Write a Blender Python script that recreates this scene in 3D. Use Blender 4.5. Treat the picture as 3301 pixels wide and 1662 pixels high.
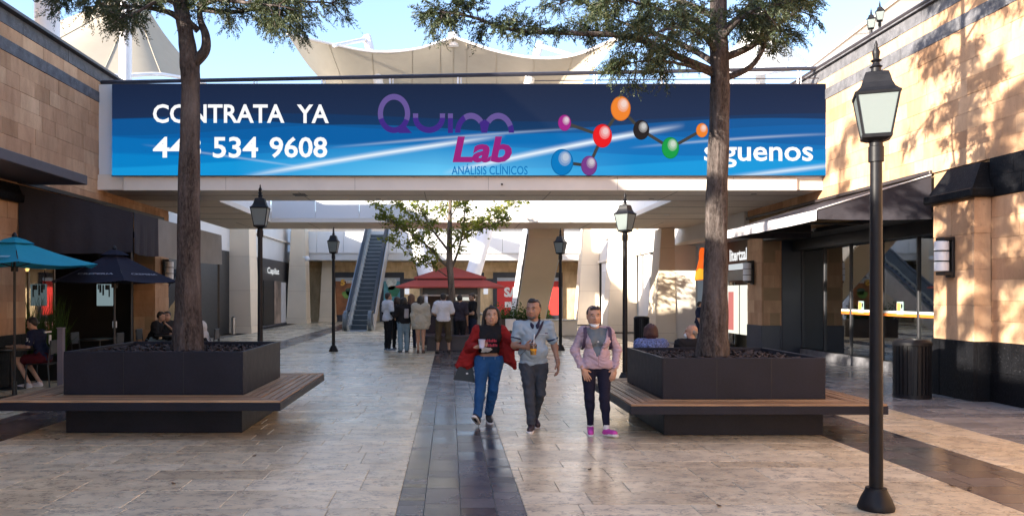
import bpy, bmesh, math, random
import numpy as np
from mathutils import Vector, Matrix
random.seed(7); rng = np.random.default_rng(11)
R = math.radians
scene = bpy.context.scene
for o in list(bpy.data.objects): bpy.data.objects.remove(o)
C = scene.collection

# ------------------------------------------------------------------ camera, sky, sun, exposure
F, CX, CY, CH = 2650.0, 1449.0, 948.0, 1.72       # focal length in photo pixels, vanishing point, eye height
cam = bpy.data.cameras.new('camera'); cam_o = bpy.data.objects.new('camera', cam); C.objects.link(cam_o)
cam.sensor_width = 36; cam.lens = F / 3301 * 36
cam.shift_x = (1650.5 - CX) / 3301; cam.shift_y = (CY - 831) / 3301
cam.clip_start = .1; cam.clip_end = 3000
cam_o.location = (0, 0, CH); cam_o.rotation_euler = (R(90), 0, 0); scene.camera = cam_o

SUN = Vector((-.85, -.49, .335)).normalized()     # towards the sun: low, behind the camera on the left
world = bpy.data.worlds.new('World'); scene.world = world; world.use_nodes = True
wn = world.node_tree; wn.nodes.clear()
sky = wn.nodes.new('ShaderNodeTexSky'); sky.sky_type = 'NISHITA'; sky.sun_disc = False
sky.sun_elevation = math.asin(SUN.z); sky.sun_rotation = math.atan2(SUN.x, SUN.y)
sky.altitude = 1900; sky.air_density = 1.0; sky.dust_density = 3.0; sky.ozone_density = 4.0
bg = wn.nodes.new('ShaderNodeBackground'); bg.inputs['Strength'].default_value = .100
wo = wn.nodes.new('ShaderNodeOutputWorld')
wb = wn.nodes.new('ShaderNodeMix'); wb.data_type = 'RGBA'; wb.blend_type = 'MULTIPLY'; wb.inputs[0].default_value = 1; wb.inputs[7].default_value = (1.22, .97, .80, 1)   # camera white balance set for shade
wn.links.new(sky.outputs[0], wb.inputs[6]); wn.links.new(wb.outputs[2], bg.inputs[0]); wn.links.new(bg.outputs[0], wo.inputs[0])
sl = bpy.data.lights.new('sun', 'SUN'); sl.energy = 3.2; sl.angle = R(.55); sl.color = (1, .9, .76)
so = bpy.data.objects.new('sun', sl); C.objects.link(so); so.rotation_euler = SUN.to_track_quat('Z', 'Y').to_euler()
EXPO = 2.68
vs = scene.view_settings; vs.view_transform = 'Standard'; vs.look = 'None'; vs.exposure = EXPO; vs.gamma = 1
vs.use_curve_mapping = False
scene.render.engine = 'CYCLES'; scene.cycles.use_denoising = True; scene.cycles.max_bounces = 7
scene.cycles.sample_clamp_indirect = 6; scene.cycles.caustics_reflective = False; scene.cycles.caustics_refractive = False
K = 2 ** -EXPO                                      # emission that displays as the colour itself

# ------------------------------------------------------------------ helpers
def W(px, py, Y): return Vector(((px - CX) * Y / F, Y, CH + (CY - py) * Y / F))
def GX(px, Y): return (px - CX) * Y / F
def GZ(py, Y): return CH + (CY - py) * Y / F

def tag(o, label=None, cat=None, group=None, kind=None):
    if label: o['label'] = label
    if cat: o['category'] = cat
    if group: o['group'] = group
    if kind: o['kind'] = kind
    return o
def empty(name, loc=(0, 0, 0), rz=0, label=None, cat=None, group=None):
    o = bpy.data.objects.new(name, None); C.objects.link(o); o.location = loc; o.rotation_euler = (0, 0, rz)
    o.empty_display_size = .1
    return tag(o, label, cat, group)
def copy_tree(o, parent=None):
    c = o.copy(); C.objects.link(c); c.parent = parent
    for ch in list(o.children): copy_tree(ch, c)
    return c
def link_mesh(name, me, parent=None, mats=()):
    for m in mats: me.materials.append(m)
    o = bpy.data.objects.new(name, me); C.objects.link(o)
    if parent: o.parent = parent
    return o

class MB:
    def __init__(s): s.v = []; s.f = []; s.m = []
    def add(s, vs_, fs, mi=0):
        n = len(s.v); s.v += [tuple(p) for p in vs_]
        s.f += [tuple(i + n for i in f) for f in fs]; s.m += [mi] * len(fs); return s
    def hexa(s, p, mi=0):   # 4 bottom, 4 top
        return s.add(p, [(3, 2, 1, 0), (4, 5, 6, 7), (0, 1, 5, 4), (1, 2, 6, 5), (2, 3, 7, 6), (3, 0, 4, 7)], mi)
    def box(s, x0, x1, y0, y1, z0, z1, mi=0):
        return s.hexa([(x0, y0, z0), (x1, y0, z0), (x1, y1, z0), (x0, y1, z0), (x0, y0, z1), (x1, y0, z1), (x1, y1, z1), (x0, y1, z1)], mi)
    def cbox(s, x0, x1, y0, y1, z0, z1, c=.006, mi=0):   # box with chamfered edges
        c = min(c, (x1 - x0) * .4, (y1 - y0) * .4, (z1 - z0) * .4)
        a = [(x0, x0 + c, x1 - c, x1), (y0, y0 + c, y1 - c, y1), (z0, z0 + c, z1 - c, z1)]
        bm = bmesh.new(); P = []
        for sx in (0, 1):
            for sy in (0, 1):
                for sz in (0, 1):
                    X = a[0][3 * sx], a[0][1 + sx]; Y = a[1][3 * sy], a[1][1 + sy]; Z = a[2][3 * sz], a[2][1 + sz]
                    P += [(X[0], Y[1], Z[1]), (X[1], Y[0], Z[1]), (X[1], Y[1], Z[0])]
        for p in P: bm.verts.new(p)
        r = bmesh.ops.convex_hull(bm, input=bm.verts)
        bm.verts.ensure_lookup_table(); bm.verts.index_update()
        s.add([v.co[:] for v in bm.verts], [tuple(v.index for v in f.verts) for f in bm.faces], mi); bm.free(); return s
    def tube(s, pts, rad, n=8, mi=0, cap=True):
        pts = [Vector(p) for p in pts]
        if not hasattr(rad, '__len__'): rad = [rad] * len(pts)
        b = len(s.v); N = len(pts); u = None
        for i, p in enumerate(pts):
            d = (pts[min(i + 1, N - 1)] - pts[max(i - 1, 0)])
            d = d.normalized() if d.length > 1e-9 else Vector((0, 0, 1))
            if u is None: u = d.orthogonal().normalized()
            else:
                u = u - d * u.dot(d); u = u.normalized() if u.length > 1e-6 else d.orthogonal().normalized()
            w = d.cross(u)
            for k in range(n):
                a = 2 * math.pi * k / n; s.v.append(tuple(p + (u * math.cos(a) + w * math.sin(a)) * rad[i]))
        for i in range(N - 1):
            for k in range(n):
                k2 = (k + 1) % n; s.f.append((b + i * n + k, b + i * n + k2, b + (i + 1) * n + k2, b + (i + 1) * n + k)); s.m.append(mi)
        if cap:
            s.f.append(tuple(b + k for k in range(n))[::-1]); s.f.append(tuple(b + (N - 1) * n + k for k in range(n))); s.m += [mi, mi]
        return s
    def lathe(s, prof, n=16, c=(0, 0, 0), mi=0, rot=0, cap=True):   # prof: (r, z) upward
        b = len(s.v)
        for r, z in prof:
            for k in range(n):
                a = 2 * math.pi * k / n + rot; s.v.append((c[0] + r * math.cos(a), c[1] + r * math.sin(a), c[2] + z))
        for i in range(len(prof) - 1):
            for k in range(n):
                k2 = (k + 1) % n; s.f.append((b + i * n + k, b + i * n + k2, b + (i + 1) * n + k2, b + (i + 1) * n + k)); s.m.append(mi)
        if cap:
            s.f.append(tuple(b + k for k in range(n))[::-1]); s.f.append(tuple(b + (len(prof) - 1) * n + k for k in range(n))); s.m += [mi, mi]
        return s
    def ball(s, c, r, n=12, mi=0):
        if not hasattr(r, '__len__'): r = (r, r, r)
        b = len(s.v); h = n // 2
        for i in range(1, h):
            t = math.pi * i / h
            for k in range(n):
                a = 2 * math.pi * k / n
                s.v.append((c[0] + r[0] * math.sin(t) * math.cos(a), c[1] + r[1] * math.sin(t) * math.sin(a), c[2] + r[2] * math.cos(t)))
        for i in range(h - 2):
            for k in range(n):
                k2 = (k + 1) % n; s.f.append((b + i * n + k, b + (i + 1) * n + k, b + (i + 1) * n + k2, b + i * n + k2)); s.m.append(mi)
        s.f.append(tuple(b + k for k in range(n))); s.f.append(tuple(b + (h - 2) * n + k for k in range(n))[::-1]); s.m += [mi, mi]
        return s
    def prism(s, poly, lo, hi, axis='z', mi=0):   # polygon extruded along an axis
        n = len(poly)
        def pt(p, t): return {'z': (p[0], p[1], t), 'y': (p[0], t, p[1]), 'x': (t, p[0], p[1])}[axis]
        return s.add([pt(p, lo) for p in poly] + [pt(p, hi) for p in poly],
                     [tuple(range(n))[::-1], tuple(range(n, 2 * n))] + [(i, (i + 1) % n, n + (i + 1) % n, n + i) for i in range(n)], mi)
    def build(s, name, mats, parent=None, smooth=False, loc=None, fix=True, angle=None):
        me = bpy.data.meshes.new(name); me.from_pydata(s.v, [], s.f)
        if not isinstance(mats, (list, tuple)): mats = [mats]
        for m in mats: me.materials.append(m)
        if len(mats) > 1: me.polygons.foreach_set('material_index', s.m)
        if fix:
            bm = bmesh.new(); bm.from_mesh(me); bmesh.ops.recalc_face_normals(bm, faces=bm.faces); bm.to_mesh(me); bm.free()
        if smooth or angle:
            me.polygons.foreach_set('use_smooth', [True] * len(me.polygons))
            if angle: me.set_sharp_from_angle(angle=R(angle))
        me.update()
        o = bpy.data.objects.new(name, me); C.objects.link(o)
        if parent: o.parent = parent
        if loc: o.location = loc
        return o
def grid_surface(name, P, mat, parent=None, smooth=True):   # P: rows of points
    P = np.asarray(P, float); a, b = P.shape[:2]
    f = [(i * b + j, i * b + j + 1, (i + 1) * b + j + 1, (i + 1) * b + j) for i in range(a - 1) for j in range(b - 1)]
    me = bpy.data.meshes.new(name); me.from_pydata([tuple(x) for x in P.reshape(-1, 3)], [], f); me.materials.append(mat)
    me.polygons.foreach_set('use_smooth', [smooth] * len(f)); me.update()
    o = bpy.data.objects.new(name, me); C.objects.link(o)
    if parent: o.parent = parent
    return o
def np_mesh(name, v, f, mats, parent=None, smooth=False, mi=None):   # fast mesh from numpy quads or triangles
    v = np.asarray(v, np.float32); f = np.asarray(f, np.int32); n = f.shape[1]
    me = bpy.data.meshes.new(name)
    me.vertices.add(len(v)); me.vertices.foreach_set('co', v.ravel())
    me.loops.add(f.size); me.loops.foreach_set('vertex_index', f.ravel())
    me.polygons.add(len(f)); me.polygons.foreach_set('loop_start', np.arange(0, f.size, n, dtype=np.int32))
    if smooth: me.polygons.foreach_set('use_smooth', np.ones(len(f), bool))
    if not isinstance(mats, (list, tuple)): mats = [mats]
    for m in mats: me.materials.append(m)
    if mi is not None: me.polygons.foreach_set('material_index', np.asarray(mi, np.int32))
    me.update(calc_edges=True); me.validate()
    o = bpy.data.objects.new(name, me); C.objects.link(o)
    if parent: o.parent = parent
    return o
def text(name, body, x0, x1, z0, z1, y, mat, parent=None, bold=.02, shear=0, axis='-y', fit=True):
    """flat lettering filling the rectangle x0..x1, z0..z1; the body is a mesh a few mm thick"""
    cu = bpy.data.curves.new(name, 'FONT'); cu.body = body; cu.size = 1; cu.offset = bold; cu.shear = shear; cu.extrude = .0
    cu.resolution_u = 3
    t = bpy.data.objects.new('tmp_text', cu); C.objects.link(t)
    dg = bpy.context.evaluated_depsgraph_get(); me = bpy.data.meshes.new_from_object(t.evaluated_get(dg))
    bpy.data.objects.remove(t); bpy.data.curves.remove(cu)
    co = np.empty(len(me.vertices) * 3); me.vertices.foreach_get('co', co); co = co.reshape(-1, 3)
    lo, hi = co.min(0), co.max(0)
    u = (co[:, 0] - lo[0]) / max(hi[0] - lo[0], 1e-6); v = (co[:, 1] - lo[1]) / max(hi[1] - lo[1], 1e-6)
    A = x0 + u * (x1 - x0); Z = z0 + v * (z1 - z0)
    if axis == '-y': out = np.stack([A, np.full_like(A, y), Z], 1)          # reads from the front, plane at y
    else: out = np.stack([np.full_like(A, y), A, Z], 1)                     # plane at x = y, runs along Y
    me.vertices.foreach_set('co', out.ravel()); me.materials.clear(); me.materials.append(mat); me.name = name; me.update()
    o = bpy.data.objects.new(name, me); C.objects.link(o)
    if parent: o.parent = parent
    return o

# ------------------------------------------------------------------ materials
class NT:
    def __init__(s, name):
        s.mat = bpy.data.materials.new(name); s.mat.use_nodes = True; s.t = s.mat.node_tree; s.n = s.t.nodes
        s.b = s.n['Principled BSDF']; s.out = s.n['Material Output']
    def node(s, typ, **kw):
        n = s.n.new(typ)
        for k, v in kw.items(): setattr(n, k, v)
        return n
    def link(s, a, b): s.t.links.new(a, b)
    def val(s, x):
        n = s.node('ShaderNodeValue'); n.outputs[0].default_value = x; return n.outputs[0]
    def math(s, op, a, b=None, c=None, clamp=False):
        n = s.node('ShaderNodeMath', operation=op, use_clamp=clamp)
        for i, x in enumerate((a, b, c)):
            if x is None: continue
            if isinstance(x, (int, float)): n.inputs[i].default_value = x
            else: s.link(x, n.inputs[i])
        return n.outputs[0]
    def mix(s, fac, a, b, mode='MIX'):
        n = s.node('ShaderNodeMix', data_type='RGBA', blend_type=mode)
        for i, x in ((0, fac), (6, a), (7, b)):
            if isinstance(x, (int, float)): n.inputs[i].default_value = x
            elif isinstance(x, (tuple, list)): n.inputs[i].default_value = (*x[:3], 1)
            else: s.link(x, n.inputs[i])
        return n.outputs[2]
    def pos(s, scale=(1, 1, 1), obj=False):
        g = s.node('ShaderNodeTexCoord').outputs['Object'] if obj else s.node('ShaderNodeNewGeometry').outputs['Position']
        m = s.node('ShaderNodeMapping'); m.inputs['Scale'].default_value = scale; s.link(g, m.inputs[0]); return m.outputs[0]
    def noise(s, vec, scale, detail=4, rough=.55, dist=0):
        n = s.node('ShaderNodeTexNoise'); n.inputs['Scale'].default_value = scale; n.inputs['Detail'].default_value = detail
        n.inputs['Roughness'].default_value = rough; n.inputs['Distortion'].default_value = dist; s.link(vec, n.inputs['Vector']); return n.outputs[0]
    def ramp(s, fac, pts):
        n = s.node('ShaderNodeValToRGB'); e = n.color_ramp.elements
        while len(e) < len(pts): e.new(.5)
        for i, (p, c) in enumerate(pts):
            e[i].position = p; e[i].color = (*(c if hasattr(c, '__len__') else (c, c, c)), 1)
        s.link(fac, n.inputs[0]); return n.outputs[0]
    def bump(s, h, strength=.3, dist=.01, prev=None):
        n = s.node('ShaderNodeBump'); n.inputs['Strength'].default_value = strength; n.inputs['Distance'].default_value = dist
        s.link(h, n.inputs['Height'])
        if prev is not None: s.link(prev, n.inputs['Normal'])
        s.link(n.outputs[0], s.b.inputs['Normal']); return n.outputs[0]
    def rnd(s): return s.node('ShaderNodeObjectInfo').outputs['Random']
def sc(c, k): return tuple(min(1, x * k) for x in c)
def M(name, col, rough=.6, metal=0, var=.12, vs=3., bump=0, bs=60., bd=.004, ov=0, spec=.5, stretch=(1, 1, 1), emit=None, es=0, coat=0, sheen=0, fine=.0, fs=120., obj=False):
    t = NT(name); p = t.pos(stretch, obj); b = t.b
    n = t.noise(p, vs, 5)
    colr = t.mix(t.ramp(n, [(.3, 0), (.7, 1)]), sc(col, 1 - var), sc(col, 1 + var))
    if fine: colr = t.mix(fine, colr, t.mix(t.ramp(t.noise(p, fs, 2), [(.35, 0), (.65, 1)]), sc(col, .45), sc(col, 1.4)))
    if ov:
        h = t.node('ShaderNodeHueSaturation'); t.link(colr, h.inputs['Color'])
        t.link(t.math('ADD', t.math('MULTIPLY', t.rnd(), 2 * ov), 1 - ov), h.inputs['Value']); colr = h.outputs[0]
    t.link(colr, b.inputs['Base Color']); b.inputs['Metallic'].default_value = metal
    b.inputs['Specular IOR Level'].default_value = spec
    t.link(t.math('ADD', t.math('MULTIPLY', t.noise(p, vs * 4, 3), .16), max(rough - .08, .02)), b.inputs['Roughness'])
    if bump: t.bump(t.noise(p, bs, 4), bump, bd)
    if emit: b.inputs['Emission Color'].default_value = (*emit, 1); b.inputs['Emission Strength'].default_value = es
    if coat: b.inputs['Coat Weight'].default_value = coat; b.inputs['Coat Roughness'].default_value = .12
    if sheen: b.inputs['Sheen Weight'].default_value = sheen
    return t.mat
def glow(name, col, k=1.0):    # a lit sign face, screen or lamp, and the glow added to banner print
    t = NT(name); b = t.b; b.inputs['Base Color'].default_value = (*sc(col, .05), 1); b.inputs['Roughness'].default_value = .6; b.inputs['Specular IOR Level'].default_value = .05
    n = t.noise(t.pos(), 5, 3)
    t.link(t.mix(t.ramp(n, [(.3, 0), (.7, 1)]), sc(col, .97), sc(col, 1.0)), b.inputs['Emission Color']); b.inputs['Emission Strength'].default_value = K * k
    return t.mat

def mat_travertine():
    t = NT('travertine'); b = t.b; p = t.pos()
    r = t.rnd(); h = t.node('ShaderNodeSeparateXYZ'); t.link(p, h.inputs[0])
    off = t.node('ShaderNodeCombineXYZ'); t.link(t.math('MULTIPLY', r, 37.0), off.inputs[0]); t.link(t.math('MULTIPLY', r, 91.0), off.inputs[1])
    va = t.node('ShaderNodeVectorMath', operation='ADD'); t.link(p, va.inputs[0]); t.link(off.outputs[0], va.inputs[1]); q = va.outputs[0]
    st = t.node('ShaderNodeMapping'); st.inputs['Scale'].default_value = (1.0, 2.3, 1); t.link(q, st.inputs[0]); sq = st.outputs[0]
    base = t.ramp(r, [(0, (.60, .495, .335)), (.3, (.74, .625, .43)), (.6, (.65, .555, .39)), (.85, (.81, .705, .51)), (1, (.58, .51, .375))])
    cloud = t.ramp(t.noise(sq, 2.2, 6, .6, .6), [(.32, (.84, .82, .80)), (.68, (1.1, 1.09, 1.07))])
    col = t.mix(1, base, cloud, 'MULTIPLY')
    big = t.ramp(t.noise(p, .35, 3), [(.35, (.86, .85, .86)), (.65, (1.08, 1.06, 1.03))])
    col = t.mix(1, col, big, 'MULTIPLY')
    # dark vermicular flecks, as in travertine
    wv = t.noise(sq, 7.0, 4, .6, 1.3)
    line = t.ramp(t.math('ABSOLUTE', t.math('SUBTRACT', wv, .5)), [(.012, 1), (.06, 0)])
    gate = t.ramp(t.noise(q, 5.5, 4, .65), [(.45, 0), (.56, 1)])
    vein = t.math('MULTIPLY', line, gate)
    col = t.mix(t.math('MULTIPLY', vein, .72), col, (.115, .095, .085))
    pit = t.ramp(t.noise(sq, 46, 2, .5), [(.66, 0), (.74, 1)])
    col = t.mix(t.math('MULTIPLY', pit, .4), col, (.2, .17, .15))
    grime = t.ramp(t.noise(p, 1.1, 6, .7, .8), [(.56, 0), (.78, 1)]); col = t.mix(t.math('MULTIPLY', grime, .2), col, (.15, .125, .105))
    gum = t.ramp(t.noise(p, 9, 1, .3), [(.735, 0), (.75, 1)]); col = t.mix(t.math('MULTIPLY', gum, .5), col, (.12, .11, .1))
    t.link(col, b.inputs['Base Color'])
    ro = t.math('ADD', t.math('MULTIPLY', t.noise(p, 1.3, 4), .26), .125)
    t.link(t.math('ADD', ro, t.math('MULTIPLY', r, .06)), b.inputs['Roughness'])
    t.bump(t.math('ADD', t.noise(p, 3.0, 2), t.math('MULTIPLY', t.math('ADD', vein, pit), -.4)), .10, .004)
    b.inputs['Specular IOR Level'].default_value = .30
    return t.mat
def mat_darkmarble(name, a, b_, c_):
    t = NT(name); b = t.b; p = t.pos(); r = t.rnd()
    off = t.node('ShaderNodeCombineXYZ'); t.link(t.math('MULTIPLY', r, 57.0), off.inputs[0]); t.link(t.math('MULTIPLY', r, 23.0), off.inputs[1])
    va = t.node('ShaderNodeVectorMath', operation='ADD'); t.link(p, va.inputs[0]); t.link(off.outputs[0], va.inputs[1]); q = va.outputs[0]
    base = t.ramp(r, [(0, a), (.45, b_), (.8, c_), (1, sc(b_, .7))])
    st = t.node('ShaderNodeMapping'); st.inputs['Scale'].default_value = (1, 2.6, 1); t.link(q, st.inputs[0])
    col = t.mix(1, base, t.ramp(t.noise(st.outputs[0], 3.5, 6, .65, .7), [(.3, (.7, .7, .72)), (.7, (1.3, 1.27, 1.27))]), 'MULTIPLY')
    v = t.ramp(t.math('ABSOLUTE', t.math('SUBTRACT', t.noise(st.outputs[0], 2.1, 5, .6, 2.2), .5)), [(0, 1), (.012, 0)])
    g = t.ramp(t.noise(q, 2.2, 3), [(.5, 0), (.62, 1)])
    col = t.mix(t.math('MULTIPLY', t.math('MULTIPLY', v, g), .5), col, (.3, .28, .28))
    t.link(col, b.inputs['Base Color'])
    t.link(t.math('ADD', t.math('MULTIPLY', t.noise(p, 2, 4), .16), t.math('ADD', t.math('MULTIPLY', r, .14), .09)), b.inputs['Roughness'])
    t.bump(t.noise(p, 2.6, 2), .08, .004); b.inputs['Specular IOR Level'].default_value = .45
    return t.mat
def mat_stone(name, cols, rnd_amt=1.0):
    t = NT(name); b = t.b; p = t.pos(); r = t.rnd()
    base = t.ramp(r, [(i / (len(cols) - 1), c) for i, c in enumerate(cols)])
    sm = t.node('ShaderNodeMapping'); sm.inputs['Scale'].default_value = (1.6, 1.6, .55); t.link(p, sm.inputs[0])
    col = t.mix(1, base, t.ramp(t.noise(sm.outputs[0], 2.4, 7, .62, .4), [(.28, (.76, .71, .67)), (.72, (1.14, 1.14, 1.12))]), 'MULTIPLY')
    col = t.mix(1, col, t.ramp(t.noise(p, .55, 4), [(.35, (.84, .82, .80)), (.65, (1.1, 1.09, 1.08))]), 'MULTIPLY')
    stn = t.ramp(t.noise(p, 14, 4, .7), [(.6, 0), (.76, 1)])
    col = t.mix(t.math('MULTIPLY', stn, .5), col, sc(cols[0], .42))
    t.link(col, b.inputs['Base Color']); b.inputs['Roughness'].default_value = .85; b.inputs['Specular IOR Level'].default_value = .25
    t.bump(t.math('ADD', t.noise(p, 7, 7, .65), t.math('MULTIPLY', t.noise(p, 55, 3), .35)), .75, .014)
    return t.mat
def mat_granite(name, col, sp=(.4, .4, .42), rough=.35):
    t = NT(name); b = t.b; p = t.pos()
    c = t.mix(t.ramp(t.noise(p, 5, 4), [(.3, 0), (.7, 1)]), sc(col, .7), sc(col, 1.35))
    s1 = t.ramp(t.noise(p, 34, 3, .6), [(.63, 0), (.70, 1)])
    c = t.mix(t.math('MULTIPLY', s1, .55), c, sp); t.link(c, b.inputs['Base Color'])
    t.link(t.math('ADD', t.math('MULTIPLY', t.noise(p, 20, 3), .3), rough - .1), b.inputs['Roughness'])
    t.bump(t.noise(p, 26, 5), .55, .01); b.inputs['Specular IOR Level'].default_value = .18
    return t.mat
def mat_bark(name, a, c_):
    t = NT(name); b = t.b; p = t.pos((1, 1, .12), True)
    v = t.noise(p, 13, 6, .7, .4); f = t.noise(t.pos((1, 1, .4), True), 42, 4, .7)
    ridge = t.ramp(v, [(.36, 0), (.56, 1)])
    col = t.mix(ridge, sc(a, .35), a); col = t.mix(t.math('MULTIPLY', t.ramp(f, [(.4, 0), (.7, 1)]), .6), col, c_)
    col = t.mix(t.math('MULTIPLY', t.ramp(t.noise(t.pos((1, 1, .3), True), 3.1, 4), [(.5, 0), (.68, 1)]), .55), col, sc(c_, 1.25))
    t.link(col, b.inputs['Base Color']); b.inputs['Roughness'].default_value = .92; b.inputs['Specular IOR Level'].default_value = .15
    t.bump(t.math('ADD', ridge, t.math('MULTIPLY', f, .7)), 1.0, .022)
    return t.mat
def mat_leaf(name, cols, tr=.35):
    t = NT(name); b = t.b; p = t.pos()
    n = t.noise(p, 2.3, 3); g = t.node('ShaderNodeNewGeometry').outputs['Random Per Island']
    col = t.ramp(t.math('ADD', t.math('MULTIPLY', n, .55), t.math('MULTIPLY', g, .45)), [((i + .4) / len(cols), c) for i, c in enumerate(cols)])
    t.link(col, b.inputs['Base Color']); b.inputs['Roughness'].default_value = .55; b.inputs['Specular IOR Level'].default_value = .35
    tl = t.node('ShaderNodeBsdfTranslucent'); t.link(t.mix(1, col, (1.5, 1.4, .55), 'MULTIPLY'), tl.inputs[0])
    mx = t.node('ShaderNodeMixShader'); mx.inputs[0].default_value = tr; t.link(b.outputs[0], mx.inputs[1]); t.link(tl.outputs[0], mx.inputs[2])
    t.link(mx.outputs[0], t.out.inputs[0]); return t.mat
def mat_glass(name, tint=(.55, .62, .62), refl=.25, rough=.02):
    """shop glass: part mirror, part see-through"""
    t = NT(name); n = t.n
    gl = t.node('ShaderNodeBsdfGlossy'); gl.inputs['Roughness'].default_value = rough; gl.inputs['Color'].default_value = (.92, .95, .95, 1)
    tr = t.node('ShaderNodeBsdfTransparent'); tr.inputs['Color'].default_value = (*tint, 1)
    fr = t.node('ShaderNodeFresnel'); fr.inputs[0].default_value = 1.5
    wob = t.node('ShaderNodeBump'); wob.inputs['Strength'].default_value = .015; wob.inputs['Distance'].default_value = .05
    t.link(t.noise(t.pos(), .9, 2), wob.inputs['Height']); t.link(wob.outputs[0], gl.inputs['Normal'])
    f = t.math('ADD', fr.outputs[0], refl, clamp=True)
    mx = t.node('ShaderNodeMixShader'); t.link(f, mx.inputs[0]); t.link(tr.outputs[0], mx.inputs[1]); t.link(gl.outputs[0], mx.inputs[2])
    t.link(mx.outputs[0], t.out.inputs[0]); return t.mat
def mat_fabric(name, col, tr=.0, scale=240., rough=.85, fold=.3, var=.1):
    t = NT(name); b = t.b; p = t.pos(obj=True)
    c = t.mix(t.ramp(t.noise(p, 2.2, 5), [(.3, 0), (.7, 1)]), sc(col, 1 - var), sc(col, 1 + var))
    t.link(c, b.inputs['Base Color']); b.inputs['Roughness'].default_value = rough; b.inputs['Specular IOR Level'].default_value = .2
    t.bump(t.math('ADD', t.math('MULTIPLY', t.noise(p, 9, 3, .5, .8), 1.0), t.math('MULTIPLY', t.noise(p, scale, 2), .12)), fold, .03)
    if tr:
        tl = t.node('ShaderNodeBsdfTranslucent'); t.link(c, tl.inputs[0])
        mx = t.node('ShaderNodeMixShader'); mx.inputs[0].default_value = tr; t.link(b.outputs[0], mx.inputs[1]); t.link(tl.outputs[0], mx.inputs[2]); t.link(mx.outputs[0], t.out.inputs[0])
    return t.mat
def mat_wood(name, a, c_, axis=0):
    t = NT(name); b = t.b; s = [14, 14, 14]; s[axis] = .9; p = t.pos(tuple(s)); r = t.rnd()
    base = t.mix(r, a, c_)
    g = t.noise(p, 2.0, 6, .65, .5)
    col = t.mix(1, base, t.ramp(g, [(.3, (.5, .47, .44)), (.7, (1.35, 1.3, 1.25))]), 'MULTIPLY')
    t.link(col, b.inputs['Base Color']); b.inputs['Roughness'].default_value = .5; t.bump(g, .35, .004); return t.mat

m_trav = mat_travertine()
m_dark = mat_darkmarble('dark_marble', (.04, .034, .037), (.064, .054, .057), (.105, .09, .09))
m_greypave = mat_darkmarble('grey_paver', (.17, .17, .175), (.22, .22, .225), (.28, .275, .27))
m_grout = M('grout', (.27, .225, .175), .8)
m_sand = mat_stone('sandstone', [(.41, .245, .14), (.55, .345, .21), (.47, .285, .17), (.60, .40, .25), (.44, .265, .155)])
m_band = mat_granite('grey_band_stone', (.105, .105, .115), (.35, .35, .36), .7)
m_plinth = mat_granite('black_plinth_stone', (.004, .0042, .0055), (.055, .055, .062), .55)
m_farstone = mat_stone('far_wall_stone', [(.60, .45, .27), (.68, .52, .32), (.56, .41, .24), (.70, .54, .35)])
m_mortar = M('mortar', (.34, .225, .125), .95)
m_coping = M('dark_coping_metal', (.03, .024, .026), .45)
m_cream = M('cream_plaster', (.76, .69, .605), .75, var=.06, vs=1.2, bump=.12, bs=90)
m_cream2 = M('tan_plaster', (.76, .665, .55), .75, var=.07, vs=.8, bump=.15, bs=70)
m_white = M('white_panel', (.74, .74, .75), .5, var=.03, vs=.7)
m_whitewall = M('white_wall', (.62, .61, .60), .7, var=.05, vs=.8, bump=.08)
m_colstone = M('column_stone', (.72, .60, .455), .75, var=.05, vs=1.1, bump=.2, bs=40, ov=.03)
m_metal = M('charcoal_metal', (.0115, .0125, .021), .46, var=.28, vs=2.4, bump=.12, bs=120, fine=.22, fs=34, spec=.22)
m_metal_side = m_metal
m_black = M('black_paint', (.007, .007, .008), .42, var=.2, vs=9)
m_lampblack = M('lamp_black', (.0085, .0085, .0105), .45, var=.25, vs=11, bump=.1, bs=160, spec=.22)
m_frost = None
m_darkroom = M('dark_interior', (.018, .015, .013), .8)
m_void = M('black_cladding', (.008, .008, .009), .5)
m_glass = mat_glass('shop_glass', (.5, .57, .6), .30)
m_clear = mat_glass('clear_glass', (.85, .88, .88), .05)
m_membrane = mat_fabric('tent_membrane', (.40, .355, .285), tr=.2, scale=60, rough=.7, fold=.08, var=.03)
m_membwhite = mat_fabric('white_tent_membrane', (.80, .79, .76), tr=.15, scale=60, rough=.7, fold=.06, var=.03)
m_tubewhite = M('white_tube_paint', (.72, .70, .71), .4, var=.04)
m_awning = mat_fabric('mauve_awning_canvas', (.036, .033, .04), rough=.8, fold=.2)
m_awning2 = mat_fabric('grey_awning_canvas', (.25, .235, .21), rough=.8, fold=.2)
m_slab = M('mauve_canopy_panel', (.075, .063, .068), .5, var=.08)
m_bark1 = mat_bark('cypress_bark', (.068, .053, .048), (.17, .145, .135))
m_bark2 = mat_bark('grey_bark', (.13, .10, .075), (.28, .23, .19))
m_cyp = mat_leaf('cypress_foliage', [(.014, .024, .013), (.028, .044, .02), (.05, .066, .028), (.10, .10, .045)], .14)
m_leafy = mat_leaf('broad_leaves', [(.04, .065, .016), (.10, .135, .03), (.20, .23, .05), (.34, .32, .07)], .42)
m_mulch = M('bark_mulch', (.045, .03, .026), .9, var=.6, vs=30, ov=.3)
m_teak = [mat_wood('teak_slat_x', (.20, .105, .05), (.42, .275, .16), 0), mat_wood('teak_slat_y', (.20, .105, .05), (.42, .275, .16), 1)]
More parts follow.
